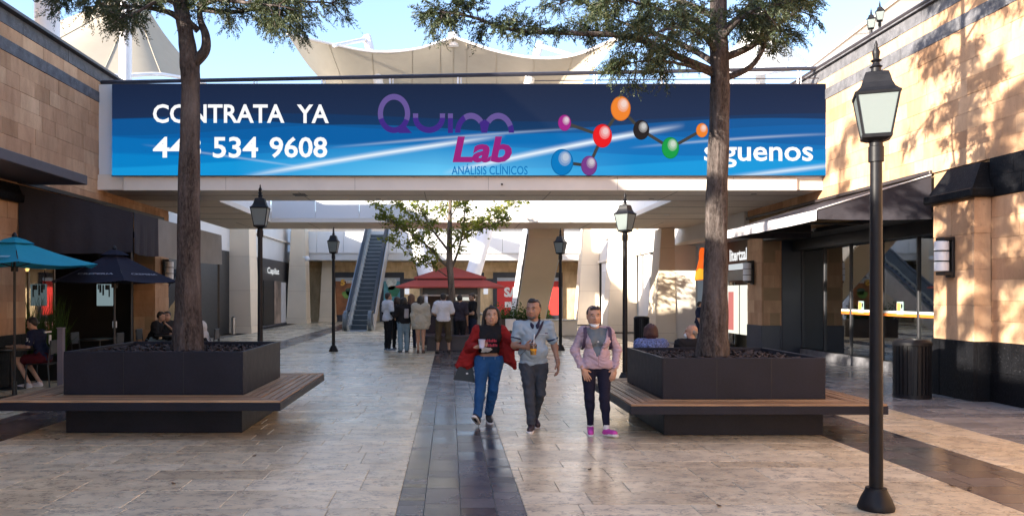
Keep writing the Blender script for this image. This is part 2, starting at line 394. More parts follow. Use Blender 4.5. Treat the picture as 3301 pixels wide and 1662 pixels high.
# ------------------------------------------------------------------ ground and paving
g = MB(); g.add([(-300, -200, -.06), (300, -200, -.06), (300, 500, -.06), (-300, 500, -.06)], [(0, 1, 2, 3)])
tag(g.build('ground', m_grout, fix=False), 'bare ground below and around the shopping court', 'ground', kind='structure')
def tile_mesh(name, mat, c=.0035):
    me = MB().cbox(-.5, .5, -.5, .5, -.014, 0, .006)
    o = me.build(name, mat); m = o.data; bpy.data.objects.remove(o); return m
def paved(name, label, mat, rects, near_max=290, far_y=62, gap=.005, jitter=.0016):
    """rects: list of (x0, x1, y0, rows[(depth)], tile length range); nearest tiles in view are parts, the rest one mass"""
    base = MB()
    for x0, x1, y0, y1, *_ in rects:
        base.add([(x0, y0, -.007), (x1, y0, -.007), (x1, y1, -.007), (x0, y1, -.007)], [(0, 1, 2, 3)])
    root = base.build(name, m_grout, fix=False); tag(root, label, 'pavement', kind='structure')
    tiles = []
    for x0, x1, y0, y1, dep, ln, axis in rects:
        a0, a1, b0, b1 = (x0, x1, y0, y1) if axis == 'x' else (y0, y1, x0, x1)
        b = b0
        while b < b1 - .01:
            d = dep if not hasattr(dep, '__len__') else random.choice(dep)
            if b + d > b1 - .05: d = b1 - b
            a = a0 - random.random() * ln[1]
            while a < a1 - .005:
                l = random.uniform(*ln)
                s, e = max(a, a0), min(a + l, a1)
                if a1 - e < .08: e = a1
                if e - s > .03:
                    tiles.append((s, e, b, b + d) if axis == 'x' else (b, b + d, s, e))
                a = e if e == a1 else a + l
            b += d
    def seen(t):
        y = max(t[3], .1); xm = (t[0] + t[1]) / 2; px = CX + F * xm / y
        return y > 6.2 and -60 < px < 3360
    vis = sorted([t for t in tiles if seen(t)], key=lambda t: t[3] - .0 * t[0])
    near, far = vis[:near_max], vis[near_max:]
    me = tile_mesh('paving_tile', mat)
    for t in near:
        o = bpy.data.objects.new('tile', me); C.objects.link(o); o.parent = root
        o.location = ((t[0] + t[1]) / 2, (t[2] + t[3]) / 2, 0)
        o.scale = (t[1] - t[0] - gap, t[3] - t[2] - gap, 1)
        o.rotation_euler = (random.gauss(0, jitter), random.gauss(0, jitter), 0)
    fb = []; ff = []
    far = [t for t in far if t[2] < far_y] + [t for t in tiles if not seen(t) and t[2] < 26]
    if far:
        T = np.array(far); n = len(T); h = gap / 2
        V = np.zeros((n, 4, 3)); V[:, 0, 0] = V[:, 3, 0] = T[:, 0] + h; V[:, 1, 0] = V[:, 2, 0] = T[:, 1] - h
        V[:, 0, 1] = V[:, 1, 1] = T[:, 2] + h; V[:, 2, 1] = V[:, 3, 1] = T[:, 3] - h
        V[:, :, 2] = -.0005 + rng.normal(0, .0005, (n, 4))
        o = np_mesh('far_tiles', V.reshape(-1, 3), np.arange(4 * n).reshape(n, 4), [mat_far(mat)], root); o['kind'] = 'stuff'
    return root
_far = {}
def mat_far(m):   # joined tiles: the per-tile random value comes from the mesh island instead of the object
    if m.name in _far: return _far[m.name]
    c = m.copy(); nt = c.node_tree
    gi = nt.nodes.new('ShaderNodeNewGeometry')
    for l in list(nt.links):
        if l.from_node.type == 'OBJECT_INFO': nt.links.new(gi.outputs['Random Per Island'], l.to_socket)
    _far[m.name] = c; return c
BE = (.56, 1.12)
paved('travertine_paving_west', 'pale travertine paving left of the central dark band', m_trav, [(-5.26, -.42, 2, 62, (.30, .42, .42, .6), BE, 'x'), (-8.9, -6.2, 2, 62, (.42, .6), BE, 'x')], 230)
paved('travertine_paving_east', 'pale travertine paving right of the central dark band', m_trav, [(.605, 4.54, 2, 62, (.30, .42, .42, .6), BE, 'x'), (5.52, 6.6, 2, 62, (.42,), BE, 'x')], 230)
paved('central_dark_band', 'dark marble band running down the middle of the walkway', m_dark,
      [(-.42, -.205, 2, 62, .215, (.1, .3), 'y'), (-.205, .09, 2, 62, .295, (.26, .62), 'y'), (.09, .375, 2, 62, .285, (.26, .62), 'y'), (.375, .605, 2, 62, .23, (.1, .3), 'y')], 290)
paved('east_dark_band', 'dark marble band along the right side of the walkway', m_dark, [(4.54, 5.52, 2, 62, (.3, .34), (.3, .5), 'x')], 120)
paved('west_dark_band', 'dark marble band under the left bench', m_dark, [(-6.2, -5.26, 2, 62, (.3, .34), (.3, .5), 'x')], 60)
paved('grey_shop_paving', 'grey stone paving in front of the right shop window', m_greypave, [(6.6, 9.95, 2, 30, (.4, .5), (.6, 1.0), 'x')], 150)
paved('west_shop_paving', 'brown stone terrace floor below the umbrellas', m_greypave, [(-13.0, -8.9, 2, 24, .5, (.5, .8), 'x')], 40)

# ------------------------------------------------------------------ stone-clad blocks for walls
def block_mesh(name, mat):
    o = MB().cbox(-.5, .5, -.5, .5, -.5, .5, .014).build(name, mat); m = o.data; bpy.data.objects.remove(o); return m
me_block = block_mesh('stone_block', m_sand); me_farblock = block_mesh('far_stone_block', m_farstone); me_bandblock = block_mesh('band_block', m_band); me_plblock = block_mesh('plinth_block', m_plinth)
def lay(parent, me, plane, c, a0, a1, z0, z1, row, ln, th=.05, name='block', depth_sign=1, gap=.0045):
    """lay blocks on a wall face. plane 'x': face at x = c running along Y from a0 to a1; plane 'y': face at y = c along X.
    depth_sign: direction the face looks along that axis"""
    z = z0; k = 0
    nrow = max(1, round((z1 - z0) / row)); row = (z1 - z0) / nrow
    for i in range(nrow):
        a = a0 - random.random() * ln[1] * .6
        while a < a1 - .01:
            l = random.uniform(*ln); s, e = max(a, a0), min(a + l, a1)
            if a1 - e < .16: e = a1
            if e - s > .02:
                pr = random.uniform(-.004, .007)
                o = bpy.data.objects.new(name, me); C.objects.link(o); o.parent = parent
                mid, zc, off = (s + e) / 2, z + row / 2, c + depth_sign * (pr - th / 2)
                if plane == 'x': o.location = (off, mid, zc); o.scale = (th, e - s - gap, row - gap)
                else: o.location = (mid, off, zc); o.scale = (e - s - gap, th, row - gap)
                k += 1
            if e == a1: break
            a += l
        z += row
    return k

XL, XR = -8.2, 8.7
ROOF = 7.0
# ---- right building
RB = empty('stone_shop_building', (9.5, 12, 0), label='sunlit sandstone shop building with grey bands along the right side', cat='building')
def rel(o, p):           # keep world coordinates under an Empty that sits elsewhere
    o.parent = p; o.matrix_parent_inverse = p.matrix_world.inverted(); return o
def under(p):
    p_loc = Matrix.Translation(p.location) @ Matrix.Rotation(p.rotation_euler.z, 4, 'Z'); return p_loc.inverted()
def part(mb, name, mats, root, **k):
    o = mb.build(name, mats, **k); o.parent = root; o.matrix_parent_inverse = under(root); return o
core = MB()
core.box(XR + .045, XR + .5, -14, 14.3, 0, ROOF - .03); core.box(XR + .045, XR + .5, 22.9, 24, 0, ROOF - .03); core.box(XR + .045, XR + .5, 14.3, 22.9, 3.30, ROOF - .03)
core.box(XR + .5, 20, -14, 24, 3.6, ROOF - .06); core.box(16, 20, -14, 24, 0, 3.6)
wallR = part(core, 'wall', m_mortar, RB)
Y0R = 11.9
n = lay(wallR, me_block, 'x', XR, Y0R, 24, 3.9, 6.22, .29, (.42, .95), depth_sign=-1)
n += lay(wallR, me_block, 'x', XR, Y0R, 24, 6.46, 6.71, .25, (.6, 1.1), depth_sign=-1)
n += lay(wallR, me_block, 'x', XR, Y0R, 13.2, .96, 3.28, .33, (.42, .9), depth_sign=-1)
n += lay(wallR, me_block, 'x', XR, 22.9, 24, .85, 3.3, .35, (.5, .6), depth_sign=-1)
lay(wallR, me_bandblock, 'x', XR - .012, Y0R, 24, 6.22, 6.46, .24, (.7, 1.1), th=.06, name='band_block', depth_sign=-1)
lay(wallR, me_bandblock, 'x', XR - .012, Y0R, 24, 6.71, 6.95, .24, (.7, 1.1), th=.06, name='band_block', depth_sign=-1)
lay(wallR, me_plblock, 'x', XR - .03, Y0R, 13.2, 0, .96, .48, (.7, 1.1), th=.08, name='plinth_block', depth_sign=-1)
lay(wallR, me_plblock, 'x', XR - .03, Y0R, 13.2, 3.28, 3.9, .31, (.7, 1.1), th=.08, name='band_block', depth_sign=-1)
# rough wall behind the frame, seen only in reflections
part(MB().box(XR - .02, XR + .045, -14, Y0R - .01, 0, 6.9), 'near_wall_face', m_sand, RB)
# near pier with black capital and plinth
PX, PY0, PY1 = 8.42, 13.2, 14.3
pier = part(MB().box(PX + .045, XR + .4, PY0 + .045, PY1 - .01, 0, 3.3), 'pier', m_mortar, RB)
lay(pier, me_block, 'x', PX, PY0 + .05, PY1, .96, 3.28, .58, (.8, 1.1), depth_sign=-1)
lay(pier, me_block, 'y', PY0, PX, XR - .005, .96, 3.28, .58, (.4, .6), depth_sign=-1)
lay(pier, me_plblock, 'x', PX - .03, PY0 - .03, PY1, 0, .96, .96, (1.2, 1.3), th=.07, name='plinth_block', depth_sign=-1)
lay(pier, me_plblock, 'y', PY0 - .03, PX + .045, XR - .035, 0, .96, .96, (.6, .7), th=.07, name='plinth_block', depth_sign=-1)
part(MB().cbox(PX - .12, XR + .05, PY0 - .12, PY1 + .12, 3.28, 3.42, .02).hexa([(PX - .06, PY0 - .06, 3.42), (XR + .05, PY0 - .06, 3.42), (XR + .05, PY1 + .06, 3.42), (PX - .06, PY1 + .06, 3.42), (XR - .1, PY0 + .1, 3.86), (XR + .05, PY0 + .1, 3.86), (XR + .05, PY1 - .1, 3.86), (XR - .1, PY1 - .1, 3.86)]), 'capital', m_plinth, RB)
# far pier and its return face
pf = part(MB().box(XR + .05, 9.9, 22.95, 23.9, 0, 3.3), 'far_pier', m_mortar, RB)
lay(pf, me_block, 'y', 22.9, XR + .05, 9.25, .85, 3.3, .35, (.5, .6), depth_sign=-1)
part(MB().cbox(9.25, 9.86, 22.86, 22.95, 0, 3.3, .01), 'navy_door_panel', M('navy_panel', (.016, .02, .034), .35), RB)
part(MB().cbox(XR - .03, XR + .5, 22.85, 23.98, 0, .85, .01).box(XR + .5, 9.24, 22.84, 22.95, 0, .85), 'far_plinth', M('navy_plinth', (.028, .032, .048), .5), RB)
part(MB().box(XR - .08, XR + .3, 5, 24.0, 6.955, 6.985), 'roof_coping', m_band, RB); part(MB().tube([(XR - .06, 4, 7.02), (XR - .06, 24.02, 7.02)], .04, 8), 'roof_rail', m_coping, RB)
part(MB().box(XR + .6, XR + .8, 4, 24, 6.9, 7.16), 'roof_upstand', m_band, RB)
# recessed shop window
GXR = 9.83
shopR = part(MB().box(GXR - .09, GXR + .09, 14.3, 22.85, 0, .22), 'window_sill', m_band, RB)
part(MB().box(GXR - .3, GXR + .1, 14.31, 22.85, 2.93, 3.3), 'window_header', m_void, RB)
ys = [14.3, 15.75, 17.2, 18.65, 20.1, 21.5, 22.85]
fr = M('window_frame_metal', (.05, .05, .055), .35, metal=.6)
for i in range(len(ys) - 1):
    p = part(MB().box(GXR - .006, GXR + .006, ys[i] + .03, ys[i + 1] - .03, .25, 2.93), 'window_pane', m_glass, RB)
for y in ys:
    part(MB().cbox(GXR - .04, GXR + .04, y - .03, y + .03, .22, 2.93, .005), 'mullion', fr, RB)
# manifestation stripe on the glass with small square stickers
part(MB().box(GXR - .012, GXR - .008, 14.4, 20.6, 1.30, 1.355), 'white_stripe', M('vinyl_white', (.5, .53, .52), .4), RB)
part(MB().box(GXR - .012, GXR - .008, 14.4, 20.6, 1.235, 1.298), 'orange_stripe', M('vinyl_orange', (.55, .15, .02), .4), RB)
for y in (14.9, 16.4, 17.9, 19.6):
    st = part(MB().box(GXR - .02, GXR - .0165, y - .13, y + .13, 1.28, 1.56), 'glass_sticker', M('sticker_teal', (.22, .32, .31), .4), RB)
    part(MB().box(GXR - .024, GXR - .021, y - .02, y + .11, 1.36, 1.53), 'sticker_mark', M('sticker_orange', (.85, .28, .06), .4), RB)
    part(MB().box(GXR - .024, GXR - .021, y - .1, y - .04, 1.42, 1.51), 'sticker_mark', m_black, RB)
# interior behind the glass
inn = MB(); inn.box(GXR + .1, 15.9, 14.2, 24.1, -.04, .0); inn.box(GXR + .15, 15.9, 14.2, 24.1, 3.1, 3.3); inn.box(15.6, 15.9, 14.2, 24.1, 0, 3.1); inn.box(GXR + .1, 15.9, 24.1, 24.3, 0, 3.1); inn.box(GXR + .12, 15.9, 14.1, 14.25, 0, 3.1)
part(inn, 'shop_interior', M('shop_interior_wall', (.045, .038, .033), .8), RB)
for y, z, w in ((16.2, 1.9, 1.1), (19, 2.0, 1.4), (21.4, 1.8, .8)):
    part(MB().box(14.9, 15.0, y - w / 2, y + w / 2, z - .4, z + .4), 'menu_panel', glow('menu_panel_%d' % int(y), (.16, .15, .14), .9), RB)
part(MB().cbox(13.2, 13.9, 15.2, 22, 0, 1.05, .02), 'counter', M('counter_wood', (.10, .065, .04), .5), RB)
for y in (15.2, 17.3, 19.6, 21.6):
    part(MB().lathe([(.05, 0), (.05, .03)], 10, (11.3, y, 3.06)), 'downlight', glow('downlight', (1, .93, .8), 3), RB)
# sloping canvas awning over the shop front
nx, nz = 26, 8
def wavy_panel(name, p0, p1, ztop0, ztop1, zbot, nrm, mat, amp=.02, sag=.03, root=None):
    rows = []
    for i in range(nz + 1):
        r = []
        for j in range(nx + 1):
            u = j / nx; v = i / nz; x = p0[0] + (p1[0] - p0[0]) * u; y = p0[1] + (p1[1] - p0[1]) * u
            zt = ztop0 + (ztop1 - ztop0) * u; z = zt + (zbot - zt) * v - (sag * math.sin(math.pi * u) if v == 1 else 0)
            w = amp * v * (math.sin(u * 19 + .6) + .5 * math.sin(u * 41)); r.append((x + nrm[0] * w, y + nrm[1] * w, z))
        rows.append(r)
    o = grid_surface(name, rows, mat); o.parent = root; o.matrix_parent_inverse = under(root); return o
QX, QY0, QY1 = 6.62, 14.8, 19.7
part(MB().add([(XR - .02, QY0, 3.86), (QX, QY0, 3.24), (QX, QY1, 3.24), (XR - .02, QY1, 3.86), (XR - .02, QY0, 3.83), (QX, QY0, 3.21), (QX, QY1, 3.21), (XR - .02, QY1, 3.83)], [(0, 1, 2, 3), (7, 6, 5, 4), (0, 4, 5, 1), (3, 2, 6, 7)]), 'awning_top', m_awning, RB)
wavy_panel('awning_end_panel', (QX, QY0 - .01), (XR - .03, QY0 - .01), 3.235, 3.85, 3.07, (0, -1), m_awning, .012, .015, RB)
wavy_panel('awning_end_panel', (QX, QY1 + .01), (XR - .03, QY1 + .01), 3.235, 3.85, 3.07, (0, 1), m_awning, .012, .015, RB)
wavy_panel('awning_valance', (QX - .01, QY0), (QX - .01, QY1), 3.24, 3.24, 3.05, (-1, 0), M('valance_sunlit', (.52, .50, .51), .8), .01, .01, RB)  # sunlight painted in: pale colour in place of the mauve canvas
part(MB().tube([(QX - .01, QY0 - .02, 3.245), (XR - .04, QY0 - .02, 3.865)], .012, 6), 'awning_piping', M('awning_piping', (.5, .48, .48), .6), RB)
for y in (QY0 + .1, (QY0 + QY1) / 2, QY1 - .1): part(MB().tube([(XR - .02, y, 3.2), (QX + .04, y, 3.2)], .02, 6), 'awning_arm', m_black, RB)
part(MB().cbox(XR - .06, XR, QY0, 24, 3.88, 3.95, .01), 'awning_rail', m_coping, RB)
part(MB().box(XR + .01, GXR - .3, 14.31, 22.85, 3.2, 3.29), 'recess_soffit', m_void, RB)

# ---- left building
LB = empty('brown_stone_building', (-9.5, 12, 0), label='shaded brown sandstone restaurant building along the left side', cat='building')
core = MB(); core.box(XL - .5, XL - .045, -14, 15.9, 0, ROOF - .03); core.box(XL - .5, XL - .045, 22.9, 24, 0, ROOF - .03); core.box(XL - .5, XL - .045, 15.9, 22.9, 3.45, ROOF - .03)
core.box(-20, XL - .5, -14, 24, 3.7, ROOF - .06); core.box(-20, -14, -14, 24, 0, 3.7)
wallL = part(core, 'wall', m_mortar, LB)
lay(wallL, me_block, 'x', XL, 14.6, 24, 3.45, 6.2, .30, (.42, .95))
lay(wallL, me_block, 'x', XL, 14.6, 24, 6.44, 6.70, .26, (.6, 1.1))
lay(wallL, me_block, 'x', XL, 14.6, 15.9, .96, 3.45, .31, (.42, .9))
lay(wallL, me_block, 'x', XL, 22.9, 24, .9, 3.45, .36, (.5, .6))
lay(wallL, me_block, 'y', 22.9, XL - .6, XL - .05, .0, 3.3, .36, (.5, .7), depth_sign=-1)
lay(wallL, me_bandblock, 'x', XL + .012, 14.6, 24, 6.2, 6.44, .24, (.7, 1.1), th=.06, name='band_block')
lay(wallL, me_bandblock, 'x', XL + .012, 14.6, 24, 6.70, 6.96, .26, (.7, 1.1), th=.06, name='band_block')
lay(wallL, me_plblock, 'x', XL + .03, 14.6, 15.9, 0, .96, .48, (.7, 1.1), th=.08, name='plinth_block')
part(MB().box(XL - .045, XL + .01, -14, 14.59, 0, 6.9), 'near_wall_face', m_sand, LB)
part(MB().box(XL - .02, XL + .14, -14, 24, 6.965, 7.02), 'roof_coping', m_coping, LB)
part(MB().cbox(XL, XL + .14, 14.4, 15.98, 3.45, 3.62, .02).hexa([(XL, 14.4, 3.62), (XL + .1, 14.4, 3.62), (XL + .1, 15.95, 3.62), (XL, 15.95, 3.62), (XL, 14.4, 3.8), (XL + .02, 14.4, 3.8), (XL + .02, 15.9, 3.8), (XL, 15.9, 3.8)]), 'capital', m_plinth, LB)
part(MB().cbox(XL + .02, -7.0, 4, 15.9, 3.83, 4.01, .01), 'canopy_slab', m_slab, LB)
# awning: sloping canvas with end panel and valance
AX, AY0, AY1 = -6.0, 15.6, 21.6
part(MB().add([(XL + .02, AY0, 3.80), (AX, AY0, 3.27), (AX, AY1, 3.27), (XL + .02, AY1, 3.80), (XL + .02, AY0, 3.77), (AX, AY0, 3.24), (AX, AY1, 3.24), (XL + .02, AY1, 3.77)], [(0, 1, 2, 3), (7, 6, 5, 4), (0, 4, 5, 1), (3, 2, 6, 7)]), 'awning_top', m_awning, LB)
wavy_panel('awning_end_panel', (XL + .03, AY0 - .01), (AX, AY0 - .01), 3.78, 3.26, 2.52, (0, -1), m_awning, root=LB)
wavy_panel('awning_valance', (AX + .01, AY0), (AX + .01, AY0 + 1.3), 3.27, 3.27, 2.5, (1, 0), m_awning, root=LB)
wavy_panel('awning_valance', (AX + .012, AY0 + 1.3), (AX + .012, AY1), 3.27, 3.27, 2.5, (1, 0), m_awning2, root=LB)
part(MB().box(XL + .0, XL + .08, 15.6, 23.4, 3.82, 3.9), 'awning_rail', m_black, LB)
part(MB().tube([(AX - .05, AY0 + .05, 0), (AX - .05, AY0 + .05, 3.2)], .03, 8), 'awning_post', m_black, LB)
part(MB().tube([(AX - .05, AY1 - .05, 0), (AX - .05, AY1 - .05, 3.2)], .03, 8), 'awning_post', m_black, LB)
# dark restaurant interior
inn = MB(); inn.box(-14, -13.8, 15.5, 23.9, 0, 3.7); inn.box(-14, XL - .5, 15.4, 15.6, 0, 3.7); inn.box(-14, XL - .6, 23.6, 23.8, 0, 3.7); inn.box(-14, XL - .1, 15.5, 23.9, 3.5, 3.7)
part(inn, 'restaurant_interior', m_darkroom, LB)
part(MB().box(-9.45, -9.43, 16.0, 19.6, .3, 2.9), 'window_pane', m_glass, LB)
for y in (16.0, 17.2, 18.4, 19.6): part(MB().cbox(-9.49, -9.41, y - .03, y + .03, 0, 3.1, .005), 'mullion', M('bronze_mullion', (.12, .09, .06), .4, metal=.5), LB)
part(MB().box(-9.46, -9.42, 16.0, 19.6, 2.9, 3.05), 'window_header', M('red_brown_header', (.10, .045, .04), .6), LB)
s = W(337, 950, 20.5); s_ = s
part(MB().cbox(s.x - .2, s.x + .2, 20.5, 20.55, s.z - .27, s.z + .27, .01), 'menu_screen', glow('menu_screen', (.20, .27, .29), 1), LB)
part(MB().tube([(s.x - .15, 20.52, s.z + .27), (s.x - .15, 20.52, 3.5)], .01, 6), 'screen_rod', m_black, LB)
for px, py in ((86, 865), (147, 858)):
    q = W(px, py, 17.2); part(MB().lathe([(.03, 0), (.05, .04), (.05, .1), (.02, .13)], 10, (q.x, q.y, q.z - .06)).tube([(q.x, q.y, q.z + .05), (q.x, q.y, 3.5)], .006, 5), 'pendant_lamp', glow('pendant_warm', (1, .62, .2), 1.6), LB)
rb = random.Random(4)
for k, z in enumerate((.95, 1.35, 1.75, 2.15)):
    part(MB().box(-11.0, -10.7, 16.6, 19.4, z - .03, z), 'shelf', M('shelf_wood', (.05, .03, .02), .6), LB) if k == 0 else part(MB().box(-11.0, -10.7, 16.6, 19.4, z - .03, z), 'shelf', bpy.data.materials['shelf_wood'], LB)
    for i in range(13):
        y = 16.7 + i * .205 + rb.uniform(-.04, .04); h = rb.uniform(.16, .3); r = rb.uniform(.03, .055); cl = rb.choice(((.16, .22, .10), (.30, .30, .27), (.05, .09, .04), (.22, .12, .05), (.35, .33, .28)))
        nm = 'bottle_%d' % int(cl[0] * 100); mt = bpy.data.materials.get(nm) or M(nm, cl, .2)
        part(MB().lathe([(r, 0), (r, h * .6), (r * .4, h * .78), (r * .35, h)], 8, (-10.85, y, z)), 'bottle', mt, LB)
part(MB().box(-11.1, -11.02, 16.4, 19.5, .6, 2.7), 'back_bar_light', glow('back_bar_light', (.16, .17, .12), 1), LB)
for k, (dx, dz, w_, h_) in enumerate(((-.1, .16, .05, .2), (-.03, .12, .04, .26), (.06, .19, .08, .12), (.12, .1, .03, .3), (-.15, .2, .03, .12))):
    part(MB().box(s_.x + dx - w_ / 2, s_.x + dx + w_ / 2, 20.485, 20.497, s_.z + dz - h_ / 2, min(s_.z + dz + h_ / 2, s_.z + .26)), 'screen_picture', m_void, LB)
def adopt(o, root): o.parent = root; o.matrix_parent_inverse = under(root); return o
# ------------------------------------------------------------------ footbridge, ring walkway, court buildings
YB = 19.1
FB = empty('footbridge', (0, 20, 4.1), label='cream footbridge crossing between the two buildings above the walkway', cat='footbridge')
part(MB().box(XL, XR, YB + .05, 21.38, 4.15, 4.5), 'deck', m_cream, FB)
part(MB().cbox(XL + .62, XR - .62, YB, YB + .3, 4.13, 4.49, .006).cbox(XL, XL + .6, YB + .1, YB + .3, 4.26, 4.52, .006).cbox(XR - .6, XR, YB + .1, YB + .3, 4.26, 4.52, .006), 'fascia', m_cream, FB)
part(MB().box(XL, XR, YB + .12, YB + .3, 4.525, 6.62), 'parapet', m_white, FB)
part(MB().box(XL, XR, 21.2, 21.36, 4.525, 5.5), 'rear_parapet', m_white, FB)
zr = lambda x: 6.70 + (x - XL) / (XR - XL) * .33
part(MB().tube([(XL, YB + .25, zr(XL)), (XR - .02, YB + .25, zr(XR))], .048, 8), 'handrail', M('handrail_steel', (.05, .05, .065), .35, metal=.5), FB)
for k in range(11):
    x = XL + .4 + k * 1.6
    part(MB().tube([(x, YB + .25, 6.5), (x, YB + .25, zr(x))], .02, 6).tube([(x + .07, YB + .25, 6.5), (x + .07, YB + .25, zr(x))], .012, 6), 'railing_post', m_tubewhite, FB)
part(MB().tube([(2, YB + .25, 6.74), (XR - .02, YB + .25, 6.80)], .012, 6), 'rail_wire', m_coping, FB)
part(MB().box(*sorted((GX(945, 20.0), GX(985, 20.0))), 19.9, 20.3, 4.135, 4.149), 'soffit_vent', m_black, FB)
for px, y in ((1620, 20.2), (820, 20.2), (1220, 20.9), (2100, 20.9), (2430, 19.9)):
    x = GX(px, y); part(MB().lathe([(.07, 0), (.07, .012)], 12, (x, y, 4.136)), 'downlight', M('downlight_rim', (.3, .28, .26), .4), FB)
for x in (-5.2, -2.2, .9, 3.9, 6.6):
    part(MB().box(x, x + .006, YB - .003, YB + .02, 4.14, 4.485), 'panel_joint', M('joint_shadow_gap', (.22, .19, .16), .8), FB)
for x in (-6.6, -3.6, -.6, 2.4, 5.4): part(MB().box(x, x + .012, YB + .31, 21.37, 4.143, 4.149), 'soffit_joint', bpy.data.materials['joint_shadow_gap'], FB)
part(MB().box(XL + .02, XR - .02, 20.2, 20.212, 4.1425, 4.1485), 'soffit_joint', bpy.data.materials['joint_shadow_gap'], FB)
part(MB().box(GX(1618, 19.1) - .02, GX(1618, 19.1) + .02, YB - .03, YB, 4.25, 4.29), 'small_sensor', m_black, FB)

RW = empty('ring_walkway', (0, 29, 4.1), label='cream upper walkway ring around the square opening behind the bridge', cat='walkway')
part(MB().box(XL, -6.06, 21.39, 30.5, 4.14, 4.5).box(5.84, XR, 21.39, 30.5, 4.14, 4.5).box(-6.06, 5.84, 27.7, 30.5, 4.14, 4.5), 'slab', m_cream2, RW)
part(MB().cbox(-6.06, 5.84, 27.62, 27.7, 4.13, 4.27, .004).cbox(-6.06, -5.98, 21.4, 27.6, 4.13, 4.27, .004).cbox(5.76, 5.84, 21.4, 27.6, 4.13, 4.27, .004), 'slab_edge', m_cream, RW)
x = -6.0
while x < 5.8:
    e = min(x + 1.48, 5.83); part(MB().cbox(x + .006, e - .006, 27.66, 27.7, 4.28, 5.45, .004), 'parapet_panel', m_white, RW); x += 1.48
for sx in (-6.04, 5.80):
    y = 21.45
    while y < 27.5:
        e = min(y + 1.48, 27.6); part(MB().cbox(sx, sx + .03, y + .006, e - .006, 4.28, 5.45, .004), 'parapet_panel', m_white, RW); y += 1.48
part(MB().tube([(-6.02, 27.6, 5.52), (5.82, 27.6, 5.52)], .03, 8), 'handrail', m_tubewhite, RW)
for px, y in ((1180, 29.3), (1760, 29.3), (2150, 25), (2330, 23), (760, 24), (700, 27)):
    q = GX(px, y); part(MB().lathe([(.09, 0), (.09, .012)], 12, (q, y, 4.127)), 'downlight', M('ring_downlight', (.75, .72, .68), .4), RW)

for x in (-7.2, -4.8, -2.4, 0, 2.4, 4.8, 7.2): part(MB().box(x, x + .012, 27.71, 30.49, 4.132, 4.139), 'soffit_joint', bpy.data.materials['joint_shadow_gap'], RW)
for y in (22.8, 24.6, 26.4): part(MB().box(XL + .02, -6.07, y, y + .012, 4.132, 4.139), 'soffit_joint', bpy.data.materials['joint_shadow_gap'], RW); part(MB().box(5.85, XR - .02, y, y + .012, 4.132, 4.139), 'soffit_joint', bpy.data.materials['joint_shadow_gap'], RW)
def tapered_column(parent_label, x0, x1, y0, d, top, tx0, tx1, td, grp, name='tapered_column'):
    """stone-clad battered column; x0..x1 at the base, tx0..tx1 at the top"""
    e = empty(name, ((x0 + x1) / 2, y0 + d / 2, 0), label=parent_label, cat='column', group=grp)
    rows = [(0, .32), (.32, 1.9), (1.9, 3.4), (3.4, top)]
    for z0, z1 in rows:
        f = lambda z: (x0 + (tx0 - x0) * z / top, x1 + (tx1 - x1) * z / top, y0 + (d - td) / 2 * z / top, y0 + d - (d - td) / 2 * z / top)
        a, b = f(z0), f(z1); k = .008 if z0 else -.012; zz = z1 - .008
        part(MB().hexa([(a[0] + k, a[2] + k, z0), (a[1] - k, a[2] + k, z0), (a[1] - k, a[3] - k, z0), (a[0] + k, a[3] - k, z0), (b[0] + k, b[2] + k, zz), (b[1] - k, b[2] + k, zz), (b[1] - k, b[3] - k, zz), (b[0] + k, b[3] - k, zz)]), 'cladding_slab', m_colstone, e)
    a = f(0); b = f(top)
    part(MB().hexa([(a[0] + .03, a[2] + .03, 0), (a[1] - .03, a[2] + .03, 0), (a[1] - .03, a[3] - .03, 0), (a[0] + .03, a[3] - .03, 0), (b[0] + .03, b[2] + .03, top - .03), (b[1] - .03, b[2] + .03, top - .03), (b[1] - .03, b[3] - .03, top - .03), (b[0] + .03, b[3] - .03, top - .03)]), 'core', m_mortar, e)
    return e
tapered_column('wide tapered stone column nearest the left planter, beside the steel post', -10.4, -8.75, 36.3, 1.7, 7.5, -10.0, -9.0, 1.1, 'tapered columns of the court')
tapered_column('tapered stone column between the black cosmetics shop and the escalator', -9.55, -8.35, 48.0, 1.5, 7.5, -9.2, -8.5, 1.0, 'tapered columns of the court')
tapered_column('farthest left tapered stone column in the corner by the orange window', -8.1, -7.1, 51.0, .9, 4.2, -7.9, -7.3, .7, 'tapered columns of the court')
tapered_column('right tapered stone column nearest the orange dress sign', 7.42, 8.22, 29.8, 1.3, 4.13, 7.72, 8.22, 1.0, 'tapered columns of the court')
tapered_column('second tapered stone column on the right with sunlit edge', 7.2, 8.6, 37.6, 1.4, 7.5, 7.75, 8.6, .9, 'tapered columns of the court')
tapered_column('third tapered stone column on the right with sunlit face', 7.3, 8.6, 47.0, 1.5, 7.5, 7.85, 8.6, .9, 'tapered columns of the court')

